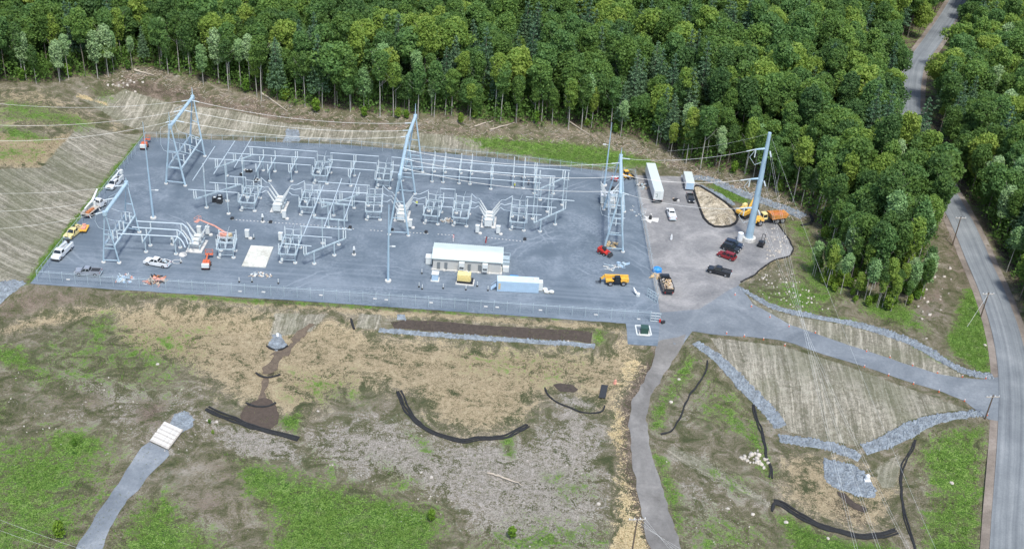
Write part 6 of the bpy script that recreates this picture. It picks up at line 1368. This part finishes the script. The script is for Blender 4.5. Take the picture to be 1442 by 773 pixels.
# ------------------------------------------------------------------ riprap: loose broken stone lying in channels and heaps
def stones(name, polys, label, size=.30, dens_=5.2, mat=None, seed=1, base=True, cat='riprap', dz=.0, mats=None):
    r = np.random.default_rng(seed); Vs = []; Fs = []; n0 = 0
    if name == 'riprap': size *= .78; dens_ *= 1.35
    cube = np.array([(-1,-1,-1),(1,-1,-1),(1,1,-1),(-1,1,-1),(-1,-1,1),(1,-1,1),(1,1,1),(-1,1,1)], float); cf = np.array([(4,5,6,7),(0,1,5,4),(1,2,6,5),(2,3,7,6),(3,0,4,7)])
    t = None
    for poly in polys:
        p = poly_w(poly) if not isinstance(poly, np.ndarray) else poly; mn, mx = p.min(0), p.max(0); A = (mx-mn).prod(); n = int(A*dens_)
        X = r.uniform(mn[0], mx[0], n); Y = r.uniform(mn[1], mx[1], n); k = sdist(X, Y, p) > -size*.3+(vnoise(X, Y, 1.2, 8)-.5)*.5; X, Y = X[k], Y[k]; n = len(X)
        if n == 0: continue
        s = size*r.uniform(.5, 1.25, (n, 1, 1))*r.uniform(.6, 1.1, (n, 1, 3)); v = cube[None]*s*(1+r.uniform(-.35, .35, (n, 8, 3))); a = r.uniform(0, 6.28, n); c, sn = np.cos(a), np.sin(a)
        w_ = v.copy(); w_[..., 0] = v[..., 0]*c[:, None]-v[..., 1]*sn[:, None]; w_[..., 1] = v[..., 0]*sn[:, None]+v[..., 1]*c[:, None]
        w_[..., 2] += v[..., 0]*r.uniform(-.4, .4, (n, 1)); w_ += np.stack([X, Y, gz(X, Y)+size*.25+dz+r.uniform(0, size*.3, n)], -1)[:, None]
        Vs.append(w_.reshape(-1, 3)); Fs.append((cf[None]+np.arange(n)[:, None, None]*8+n0).reshape(-1, 4)); n0 += n*8
        if base: sheet('stone_bed', p, RIPM, .06+dz, 1.6, .12, 'bed of bluish crushed stone under '+label[:50])
    me = np_mesh(name, np.vstack(Vs), np.vstack(Fs), [mat or RIPM]); return tag(link(name, me), label, cat, kind='stuff')
def band(line, w, px=True):
    ln = poly_w(line); L = np.r_[0, np.cumsum(np.hypot(*np.diff(ln, axis=0).T))]; s = np.arange(0, L[-1]+.1, 1.5); c = np.column_stack([np.interp(s, L, ln[:, 0]), np.interp(s, L, ln[:, 1])])
    for _ in range(3): c[1:-1] = (c[:-2]+2*c[1:-1]+c[2:])/4
    t = np.gradient(c, axis=0); t /= np.hypot(t[:, 0], t[:, 1])[:, None]; n = np.column_stack([-t[:, 1], t[:, 0]]); ww = (np.interp(s/max(s[-1], 1e-6), np.linspace(0, 1, len(w)), w) if isinstance(w, (list, tuple)) else np.full(len(s), w))[:, None]/2
    ww = ww*(1+.25*(vnoise(c[:, 0], c[:, 1], 4, 3)[:, None]-.5))
    return np.vstack([c+n*ww, (c-n*ww)[::-1]])
stones('riprap', [band([(960,250),(1000,252),(1020,262),(1055,277),(1085,287),(1115,298),(1136,308)], [2.8, 3.0, 3.2, 3.8]), band([(986,262),(1008,272),(1027,284),(1037,292)], 1.3)], 'bluish broken stone channel running behind the oval mulch pile to the woods', .26, 7, seed=2)
stones('riprap', [band([(1040,405),(1060,416),(1082,431),(1107,438),(1150,447),(1187,453),(1223,461.5),(1248,468.7),(1277,479),(1306,493),(1335,513),(1364,526),(1398,531)], [1.0, 1.8, 2.1, 1.9, 2.7, 2.4, 2.1, 2.2])], 'bluish broken stone channel along the upper side of the access road', .24, 8, seed=3)
stones('riprap', [band([(979,483),(1006,501),(1034,527),(1050,549),(1077,571),(1094,592),(1103,606)], [1.8, 2.5, 2.8, 2.8, 2.5])], 'bluish broken stone channel down the left edge of the striped slope', .25, 8, seed=4)
stones('riprap', [band([(1098,617),(1129,621.6),(1163,627),(1188,633),(1204,641),(1217,650)], [2.1, 2.2, 1.9]), ], 'short curved stone channel below the striped slope', .25, 8, seed=5)
stones('riprap', [band([(1217,634),(1246,623),(1277,608),(1305,594),(1333,587),(1361,583.5),(1384,582)], [2.5, 3.1, 2.8, 2.4, 1.8])], 'stone channel rising right from below the striped slope to the road', .25, 8, seed=6)
stones('riprap', [[(1161,646),(1204,655),(1218,667),(1232,687),(1232,701),(1218,700),(1173,685),(1161,674)]], 'four sided bluish riprap pad under the wires at lower right', .26, 8, seed=7)
stones('riprap', [[(534,462.5),(626,469.5),(740,477.5),(838,484.5),(838,490),(740,483),(626,475.5),(534,467.5)]], 'long straight stone berm along the dark basin in front of the yard', .22, 9, seed=8)
stones('riprap', [[(559,451),(560,443),(570,443),(571,451)]], 'tiny stone apron at the left end of the dark basin', .22, 9, seed=9)
stones('riprap', [[(377,489),(385,473),(393,470),(401,481),(403,489),(390,494)]], 'small bell shaped stone outlet above the dark drain', .24, 9, seed=10)
stones('riprap', [[(-20,402),(20,394),(38,399),(0,429),(-20,432)]], 'stone patch at the left picture edge below the slope', .25, 7, seed=11)
stones('riprap', [[(404,183.5),(421,183.5),(422,200),(400,200)]], 'small riprap chute on the striped bank behind the yard', .26, 7, seed=12)
stones('gravel_heap', [[(238,600),(246,583),(262,579),(273,590),(270,602),(257,608)]], 'rounded patch of loose gravel at the head of the timber mat path', .16, 9, seed=13)
# path at lower left with a deck of timber mats
sheet('gravel_path', poly_w([(211,622),(236,632),(239,640),(222,657),(208,673),(194,690),(178,704),(171,717),(166,726),(155,743),(144,773),(136,800),(86,800),(105,773),(133,729),(146,710),(158,693),(166,682),(180,660),(194,638),(200,630)]), ACCM, .07, 1.4, .22, 'narrow bluish gravel path leading to the timber mats', seed=8)
A_, B_, C_, D__ = G(211,622), G(236,634), G(259,604), G(232,595.5)
t = empty('timber_mat_bridge', tuple(A_), 0, 'weathered whitish timber mat deck at the head of the gravel path', 'timber mats')
pm = MB(); ax = (B_-A_); ay = (D__-A_); n = 15; wv = ax.length
key = None
for i in range(n):
    p = A_.lerp(D__, (i+.5)/n)-A_; L_ = ay.length/n*.84; m = MB(); z = .35+random.uniform(-.05, .05); m.mat(MT['mat_a' if i % 3 else 'mat_b'])
    m.box((wv/2+random.uniform(-.08, .08), 0, z), (wv, L_, .2)); o = m.obj('plank', MT['wood'], t, (p.x, p.y, p.z), math.atan2(ax.y, ax.x))
for s in (.12, .88): column(t, 'bearer', ax*s+Vector((0, 0, .12)), ax*s+ay+Vector((0, 0, .12)), .25, 'pole')
column(t, 'curb_log', ax*1.04+Vector((0, 0, .45)), ax*1.04+ay+Vector((0, 0, .45)), .25, 'wood')
# dark basin floor and drains
def soil(name, c0, c1):
    k = NB(name); n = k.noise(1.2, 7, .7); n3 = k.noise(6, 4, .7); k.bump(n, .8, .15); return k.fin(k.mix(k.rng(k.math('ADD', k.math('MULTIPLY', n, .6), k.math('MULTIPLY', n3, .4)), .35, .65), c0, c1), .95)
WET = soil('dark_wet_soil', (.028, .022, .018), (.075, .060, .048)); SIL = soil('brown_silt', (.07, .052, .038), (.14, .105, .078))
def msheet(*a, **k): return sheet(*a, **k)
sheet('basin_floor', poly_w([(549,453.5),(574,451),(626,453.5),(700,458.5),(833,467.5),(833,483),(740,476),(626,468),(557,462)]), WET, .04, 1.6, .3, 'long dark wet basin floor in front of the yard', seed=21)
sheet('silt_fan', poly_w([(339,584),(344,574),(354,567),(366,561),(372,559),(382,564),(389,572),(393,584),(391,596),(382,604),(368,606),(352,603),(341,596)]), soil('dark_fan_silt', (.045, .034, .026), (.085, .065, .05)), .05, 1.0, .15, 'rounded dark silt fan above the black sock', seed=22)
GUL = soil('eroded_gully_soil', (.055, .042, .031), (.16, .125, .088))
sheet('drain_gully', poly_w([(386,492),(402,489),(411,478),(424,465),(440,454),(447,455),(434,470),(418,483),(403,499),(392,513),(386,524),(379,530),(372,528),(376,512)]), GUL, .04, .8, .95, 'brown eroded gully running down from the stone outlet', seed=23)
sheet('drain_gully', poly_w([(372,529),(380,530),(376,543),(371,550),(376,561),(364,561),(367,549),(368,540)]), GUL, .04, .8, .3, 'narrow brown gully between two small black socks', seed=24)
sheet('wet_hollow', poly_w([(779,542),(790,539),(806,542),(815,548),(808,553),(790,551)]), WET, .05, 1.0, .3, 'dark brown hollow above the small crescent berm', seed=25)
sheet('wet_hollow', poly_w([(1178,692),(1190,694),(1205,708),(1222,716),(1218,722),(1200,716),(1188,706)]), WET, .05, 1.0, .3, 'dark brown hollow below the riprap pad', seed=26)
# mulch pile
def mulchmat():
    k = NB('pale_wood_chip'); n = k.noise(.45, 7, .7, dist=1.2); n3 = k.noise(3.5, 6, .75); k.bump(n3, 1, .5)
    return k.fin(k.ramp(k.math('ADD', k.math('MULTIPLY', n, .5), k.math('MULTIPLY', n3, .5)), [(.38, (.10, .085, .065)), (.46, (.30, .26, .18)), (.52, (.56, .49, .36)), (.60, (.72, .67, .55))]), .95)
MP = poly_w([(976,265),(980,262.5),(986,263.5),(997,270),(1010,278),(1022,286.5),(1032,295.5),(1037,303),(1038.5,310),(1035,315.5),(1028,319),(1017,320.5),(1006,320),(998,315.5),(991,308),(987,298),(983,287),(979,276)])
b = dens(MP, .9); cpt = MP.mean(0); X, Y = np.meshgrid(np.arange(b[:, 0].min(), b[:, 0].max(), .45), np.arange(b[:, 1].min(), b[:, 1].max(), .45)); X = X.ravel(); Y = Y.ravel(); k = sdist(X, Y, b) > .2; X, Y = X[k], Y[k]
r = delaunay_2d_cdt([Vector(q) for q in b]+[Vector(q) for q in zip(X, Y)], [], [list(range(len(b)))], 1, 1e-4); vv = np.array([tuple(v) for v in r[0]]); dd = np.clip(sdist(vv[:, 0], vv[:, 1], b), 0, 99)
zz = gz(vv[:, 0], vv[:, 1])+.1+1.5*sm(dd/4.5)*(.7+.6*vnoise(vv[:, 0], vv[:, 1], 2.4, 3))+np.clip(dd, 0, 1)*.55*(vnoise(vv[:, 0], vv[:, 1], .9, 4)-.5)
me = np_mesh('mulch_pile', np.column_stack([vv, zz]), np.array(list(r[2])), [mulchmat()]); bm = bmesh.new(); bm.from_mesh(me); [f.normal_flip() for f in bm.faces if f.normal.z < 0]; bm.to_mesh(me); bm.free(); me.shade_smooth()
tag(link('mulch_pile', me), 'oval heap of pale wood chips at the right of the lot', 'wood chip pile')
# silt socks
def sock(line, w, label, mat='sock', strands=1, h=None, grp='black silt socks on the ground'):
    w *= .68
    ln = poly_w(line); L = np.r_[0, np.cumsum(np.hypot(*np.diff(ln, axis=0).T))]; s = np.arange(0, L[-1]+.4, .55); c = np.column_stack([np.interp(s, L, ln[:, 0]), np.interp(s, L, ln[:, 1])])
    for _ in range(4): c[1:-1] = (c[:-2]+2*c[1:-1]+c[2:])/4
    t_ = np.gradient(c, axis=0); t_ /= np.hypot(t_[:, 0], t_[:, 1])[:, None]; n = np.column_stack([-t_[:, 1], t_[:, 0]]); r0 = w/strands/2
    root = empty('silt_sock', (c[0][0], c[0][1], float(gz(*c[0]))), 0, label, 'silt sock', grp) if strands > 1 else None
    for k in range(strands):
        off = (k-(strands-1)/2)*w/strands; q = c+n*(off+.45*(vnoise(s, s*0+k*7, 2.2, 5)-.5)[:, None]); z = gz(q[:, 0], q[:, 1])+r0*.55
        rr_ = list(r0*(1+.6*(vnoise(s*1.3, s*0+k, .8, 6)-.5)+(.12*np.sign(np.sin(s*2.1))*0)))
        m = MB(); pts = [Vector((a, b_, z_)) for (a, b_), z_ in zip(q, z)]
        if strands > 1: m.tube([p-root.location for p in pts], rr_, 7); m.obj('sock_tube', MT[mat], root)
        else: m.tube(pts, rr_, 7); tag(m.obj('silt_sock', MT[mat]), label, 'silt sock', grp)
sock([(292,575),(305,582),(330,591),(352,600),(372,606),(395,612),(421,619)], 2.0, 'thick triple black sock below the round silt fan', strands=3)
sock([(562,551),(567,562),(572,576),(583,590),(597,603),(618,613),(640,620),(655,621.5),(672,617),(695,618),(712,616),(728,608),(743,599)], 1.8, 'big black crescent sock around the lower edge of the straw field', strands=3)
sock([(768,546),(771,555),(782,565),(800,573),(815,580),(835,583),(850,580),(852,572)], .6, 'thin black sock curving under the small crescent berm')
sock([(997,508),(997,520),(988,537),(974,552),(964,570),(957,590),(950,604),(944,609),(930,611)], .6, 'thin dark sock snaking through the weeds left of the striped slope')
sock([(1062,570),(1063,580),(1069,597),(1074,612),(1078,630),(1079,645),(1086,660),(1086,674)], 1.1, 'black sock wavering down beside the pale rock cluster', strands=2)
sock([(1090,707),(1100,708),(1113,718),(1133,730),(1155,741),(1185,749),(1212,757),(1240,754),(1262,748)], 2.2, 'thick black crescent sock at the bottom right', strands=3)
sock([(1086,720),(1088,707),(1094,706)], .9, 'short black stub sock at the left end of the thick crescent')
sock([(1290,620),(1286,633),(1278,645),(1271,656),(1269,675),(1270,700),(1272,720),(1280,745),(1292,785)], 1.0, 'black sock running down beside the bright lower right grass', strands=2)
sock([(1096.5,316),(1110,335),(1117.4,351),(1112.8,360.5),(1089.5,367.5),(1073,377),(1061.6,388.5),(1043,397.8)], .6, 'thin dark sock bordering the parking lot on its right')
sock([(1141,302),(1146,310),(1142,316),(1128,318)], 1.1, 'black sock hooked around the lower end of the stone channel', strands=2)
sock([(376,487),(382,491.5),(391,493.5),(399,491.5),(404,487)], .7, 'small curved black sock under the bell shaped stone outlet')
sock([(361,525),(367,530),(377,532),(386,530),(394,527)], .7, 'small curved black sock halfway down the gully')
sock([(347,567),(353,571),(366,573),(379,572),(387,567)], .7, 'small curved black sock at the top of the round silt fan')
sock([(495,449),(497,457),(500,464)], .8, 'tiny upright black sock left of the dark basin')
cl = list(MP)+[MP[0]]
ring = [Vector((a, b_, float(gz(a, b_))+.22)) for a, b_ in dens(cl, .8, closed=False)]
m = MB(); m.tube(ring, .32, 7); tag(m.obj('silt_sock', MT['sock']), 'black sock ringing the oval wood chip pile', 'silt sock', 'black silt socks on the ground')
# black mats
t = empty('plastic_mats', tuple(G(850,553)), 0, 'dark panel of black ribbed mats lying by the lane', 'mats'); a, b, c_ = G(843,561), G(852,562), G(847,543); o = G(850,553)
for i in range(5):
    s = i/5; p = (a-o).lerp(b-o, s); q = p+(c_-a); m = MB(); m.bar(p+Vector((.15, 0, .25)), q+Vector((.15, 0, .3)), .34, .12); m.obj('panel', MT['dark'], t)
small('orange_drum', (866,540), lambda m: (m.mat(MT['salmon']).tube([(0, 0, 0), (0, 0, .35), (0, 0, .36), (0, 0, .9)], [.45, .38, .32, .24], 10), m.mat(MT['tan']).box((.5, -.3, .2), (.6, .4, .3), .4)), 'orange barrel by the dirt lane near the black mats', 'barrel', dz=0.05)
small('white_outlet', (1220.5,677), lambda m: (m.tube([(0, 0, .1), (0, .1, 1.2), (0, .2, 1.5)], [.55, .45, .15], 10), m.box((0, -.2, .2), (1.2, .9, .3))), 'small white hooded outlet on the riprap pad', 'outlet', 'white', dz=.1)
small('white_outlet', (391,474.5), lambda m: (m.tube([(0, 0, .1), (0, 0, .7)], [.4, .3], 10)), 'small white pipe mouth on the bell shaped stone outlet', 'outlet', 'white', dz=.2)
# construction cones / delineators along the drive
for i, px in enumerate(((1023,470),(1048,474),(1075,478.5),(1105,487),(1217,517),(1251,529),(1286,541),(1322,552),(1358,565),(1390,585),(1035,415.5),(1058,432),(1084,447),(1111,460),(1148,469),(1220,495),(1253,503.5),(1285,515),(1320,525.5),(1355,531),(1388,533))):
    small('delineator', px, lambda m: (m.mat(MT['cone']).tube([(0, 0, 0), (0, 0, .1), (0, 0, .6)], [.15, .10, .04], 8), m.mat(MT['white']).tube([(0, 0, .35), (0, 0, .58)], [.12, .09], 8)), 'small orange and white cone along the '+('lower' if i < 10 else 'upper')+' edge of the access road', 'cone', grp='cones along the '+('lower' if i < 10 else 'upper')+' edge of the drive', dz=.08)
# logs
def log(p0, p1, r, label, mat='log'):
    a, b = G(*p0, .3), G(*p1, .3); m = MB(); n = 8; pts = [a.lerp(b, i/n)+Vector((random.uniform(-.2, .2), random.uniform(-.15, .15), random.uniform(-.05, .1))) for i in range(n+1)]
    m.tube(pts, [r*(1-.6*i/n) for i in range(n+1)], 7); tag(m.obj('fallen_log', MT[mat]), label, 'log', 'bleached fallen logs')
log((189,99), (216,106), .35, 'bleached log lying at the wood edge above the left tower')
log((368,131), (405,157), .28, 'long thin bleached log slanting down the bare bank')
log((668,178), (695,170), .25, 'pale log in the brush above the green bank')
log((690,183), (725,173), .25, 'pale log lying just right of another in the brush')
log((800,170), (830,190), .22, 'thin pale log behind the tall lightning mast')
log((686,665), (720,676), .2, 'grey fallen stick on the pale ground below the crescent', 'log')
log((700,668), (738,684), .2, 'longer grey stick beside the shorter one on the pale ground', 'log')
# pale boulders
def rocks(name, label, spots, smin, smax, seed, mat='rock', kind=None):
    r = random.Random(seed)
    for i, (px, py, lab) in enumerate(spots):
        f = G(px, py); bm = bmesh.new(); bmesh.ops.create_icosphere(bm, subdivisions=2, radius=1); s = r.uniform(smin, smax)
        off = (r.random()*9, r.random()*9)
        for v in bm.verts:
            k = 1+.5*(float(vnoise(v.co.x*2+off[0], v.co.y*2+v.co.z+off[1], 1.1, 3))-.5); v.co = Vector((v.co.x*s*k*1.2, v.co.y*s*k, v.co.z*s*k*.6))
        me = bpy.data.meshes.new('boulder'); bm.to_mesh(me); bm.free(); me.materials.append(MT[mat]); o = link('boulder', me, None, (f.x, f.y, f.z+s*.15), r.uniform(0, 3)); tag(o, lab, 'boulder', 'pale boulders')
rocks('b', '', [(122,124,'pale boulder on bare ground left of the yellow mulch patch'), (172,108,'pale boulder on the bare knoll under the trees'), (305,594,'pale boulder right of the black triple sock start'), (293,592,'smaller pale boulder left of another near the sock'), (222,513,'white rock on the weedy ground left of the straw field'), (607,672,'round white boulder on the pale ground below the crescent'), (593,665,'small white rock left of the round white boulder'), (843,709,'white boulder in the grass left of the dirt lane'), (1025,716,'white rock in the weeds right of the dirt lane'), (1060,724,'white rock left of the thick crescent sock'), (1107,735,'yellowish rock above the thick crescent sock'), (1166,758,'white rock in the bright grass under the thick crescent sock'), (956,534,'white rock on the grass beside the lane'), (945,566,'lower white rock on the grass beside the lane'), (1340,680,'pale rock in the lower right grass'), (1387,486,'small pale rock in the bright green patch'), (448,579,'pale rock on the greenish ground under the straw field'), (800,480,'pale rock beside the stone berm')], .2, .4, 3)
def rockmass(name, polys, n, smin, smax, label, seed, mat='rock'):
    for p in polys: pass
    return stones(name, polys, label, (smin+smax)/2, n, MT[mat], seed, False, 'rocks')
rockmass('rock_cluster', [[(1058,640),(1068,632),(1078,645),(1082,655),(1070,660),(1060,652),(1046,655),(1045,645)]], 1.7, .2, .42, 'cluster of whitish rocks beside the wavering black sock', 31)
rockmass('rock_scatter', [[(150,120),(180,112),(205,118),(195,132),(170,130)]], .3, .2, .38, 'scatter of pale stones on the bare knoll below the woods', 32)
rockmass('rock_scatter', [[(1070,385),(1110,380),(1150,420),(1180,440),(1100,430),(1065,410)]], .35, .12, .26, 'many pale stones strewn on the slope above the stone channel', 33)
rockmass('rock_scatter', [[(1092,318),(1112,340),(1108,356),(1080,366),(1070,350),(1080,330)]], .6, .12, .3, 'broken stones on the brown corner right of the pole', 34)
rockmass('rock_scatter', [[(960,250),(1050,268),(1120,292),(1140,306),(1100,285),(1050,262),(990,246)]], .14, .12, .3, 'pale stones strewn along the foot of the right hand woods', 35)
rockmass('rock_scatter', [[(400,590),(620,600),(740,640),(860,620),(860,770),(700,770),(560,690),(430,650)]], .06, .07, .16, 'small whitish stones dotted over the pale weedy ground', 36)
rockmass('rock_scatter', [[(20,520),(300,540),(320,640),(100,640),(0,600)]], .05, .07, .16, 'small whitish stones dotted over the left weedy ground', 37)
rockmass('rock_scatter', [[(930,620),(1080,720),(1100,800),(970,800)]], .05, .07, .16, 'small whitish stones right of the dirt lane', 38)
rockmass('rock_scatter', [[(1290,400),(1345,360),(1340,450),(1300,480)]], .10, .2, .4, 'pale stones and brush on the cleared strip west of the road', 39)
# branches and brush along the wood edge
rb = random.Random(44); m = MB()
for i in range(2200):
    j = rb.randrange(4, len(EW)-9); a_, b_ = EW[j], EW[j+1]; q = rb.random(); p = a_+(b_-a_)*q; nn = np.array([-(b_-a_)[1], (b_-a_)[0]]); nn /= np.hypot(*nn); p = p-nn*rb.uniform(-1, 6)
    L = rb.uniform(.3, 1.7); an = rb.uniform(0, 3.14); z = float(gz(p[0], p[1])); m.mat(MT[rb.choice(['log', 'debris', 'wood', 'pole'])]).bar((p[0], p[1], z+.08), (p[0]+L*math.cos(an), p[1]+L*math.sin(an), z+rb.uniform(.08, .4)), rb.uniform(.04, .11))
tag(m.obj('brush_litter'), 'broken branches and pale brush strewn along the foot of the woods', 'brush', kind='stuff')
# grass and weeds
def tufts(name, wfun, n, size, mat, label, seed, hgt=1.):
    r = np.random.default_rng(seed); X = r.uniform(-160, 138, n*6); Y = r.uniform(120, 318, n*6); i = np.clip(np.searchsorted(XS, X), 0, nx-1); j = np.clip(np.searchsorted(YS, Y), 0, ny-1)
    pr = wfun(i, j, X, Y); k = r.uniform(0, 1, len(X)) < pr; X, Y = X[k][:n], Y[k][:n]; n = len(X)
    for P_ in (PADW, ACCW, LANEW, LOTW): q = sdist(X, Y, P_) < -.4; X, Y = X[q], Y[q]
    q = ldist(X, Y, RC) > 5.6; X, Y = X[q], Y[q]; n = len(X)
    z = gz(X, Y); a = r.uniform(0, 6.28, (n, 3)); s = size*r.uniform(.5, 1.3, (n, 1)); h = s*hgt*r.uniform(.6, 1.2, (n, 3))
    V = np.zeros((n, 3, 3, 3)); dx, dy = np.cos(a)*s, np.sin(a)*s
    V[:, :, 0] = np.stack([X[:, None]-dy*.35, Y[:, None]+dx*.35, np.repeat(z[:, None]-.05, 3, 1)], -1); V[:, :, 1] = np.stack([X[:, None]+dy*.35, Y[:, None]-dx*.35, np.repeat(z[:, None]-.05, 3, 1)], -1); V[:, :, 2] = np.stack([X[:, None]+dx*.8, Y[:, None]+dy*.8, z[:, None]+h], -1)
    me = np_mesh(name, V.reshape(-1, 3), np.arange(n*9).reshape(-1, 3), [mat]); at_ = me.attributes.new('tint', 'FLOAT', 'POINT'); at_.data.foreach_set('value', np.repeat(np.clip(vnoise(X, Y, 3, 2)*.6+r.uniform(0, .4, n), 0, 1), 9).astype(np.float32)); return tag(link(name, me), label, 'grass', kind='stuff')
PADW, ACCW, LANEW, LOTW = poly_w(PAD), poly_w(ACC), poly_w(LANE), poly_w(LOT)
GR = leafmat('meadow_grass', [(.05, .12, .02), (.09, .18, .03), (.15, .26, .05), (.24, .33, .11)], .35)
WD = leafmat('dry_weeds', [(.08, .12, .035), (.15, .17, .07), (.28, .27, .16), (.42, .40, .32)], .2)
tufts('grass', lambda i, j, X, Y: np.clip(GREENW[j, i]*1.1-.15, 0, 1)*(vnoise(X, Y, 2.2, 11) > .3), 90000, .26, GR, 'fresh green grass and weeds growing in patches over the cleared ground', 51)
tufts('dry_weeds', lambda i, j, X, Y: (1-np.clip(GREENW[j, i], 0, 1))*np.clip(fs_[j, i]/2, 0, 1)*(vnoise(X, Y, 3.5, 12) > .45)*.6*(WB[j, i, 0] < .3)*(WA[j, i, 1] < .35), 60000, .2, WD, 'sparse dry weeds and dead stalks over the bare ground', 52)
# isolated bushes
for px, s, lab in (((720,757), .9, 'round bright yellow green bush alone on the pale ground'), ((607,733), .9, 'dark green bush at the edge of the lower meadow'), ((295,596), .35, 'tiny green bush left of the triple black sock'), ((85,757), 1.1, 'dark bush at the bottom left beside the path'), ((105,628), .5, 'low bush in the lush left grass'), ((1160,400), .7, 'bush at the foot of the pale leaning trunks'), ((1265,412), .8, 'bush under the trees above the cleared strip'), ((300,611), .3, 'tiny green bush below the start of the triple sock')):
    f = G(*px); place_tree('sapling', f.x, f.y, s*.7, lab, 'bush', None)

# thin service wires
for i, (dx, e) in enumerate(((-1.2, (1075, 830)), (-.4, (1055, 835)), (.4, (1035, 840)), (1.2, (1015, 845)))):
    f, h = up[3]; wire(f+Vector((dx*.98, dx*.15, h-.1)), P(*e, 8.5), .8, 'thin service wire from the bottom utility pole across the dirt lane, '+['first', 'second', 'third', 'fourth'][i]+' of four', .013, 'service wires at the bottom', strings=False)
for i, (a, b) in enumerate((((-20, 724), (140, 781)), ((-20, 739), (110, 783)))):
    wire(P(*a, 9), P(*b, 9), .2, ['upper', 'lower'][i]+' thin wire crossing the bottom left corner', .013, 'thin wires at the bottom left', strings=False)
for i, px in enumerate(((96,394.5), (205,400), (338,411), (371,412), (452,416.5), (528,421.5), (544,423), (607,427), (684,432.5), (700,433.5), (761,437.5), (839,444), (899,450))):
    small('marker_plate', px, lambda m: m.box((0, 0, .08), (.8, .45, .1)), 'white marker plate on the gravel along the front fence, number %s from the left' % ['one','two','three','four','five','six','seven','eight','nine','ten','eleven','twelve','thirteen'][i], 'marker plate', 'conc', grp='white plates along the front fence')
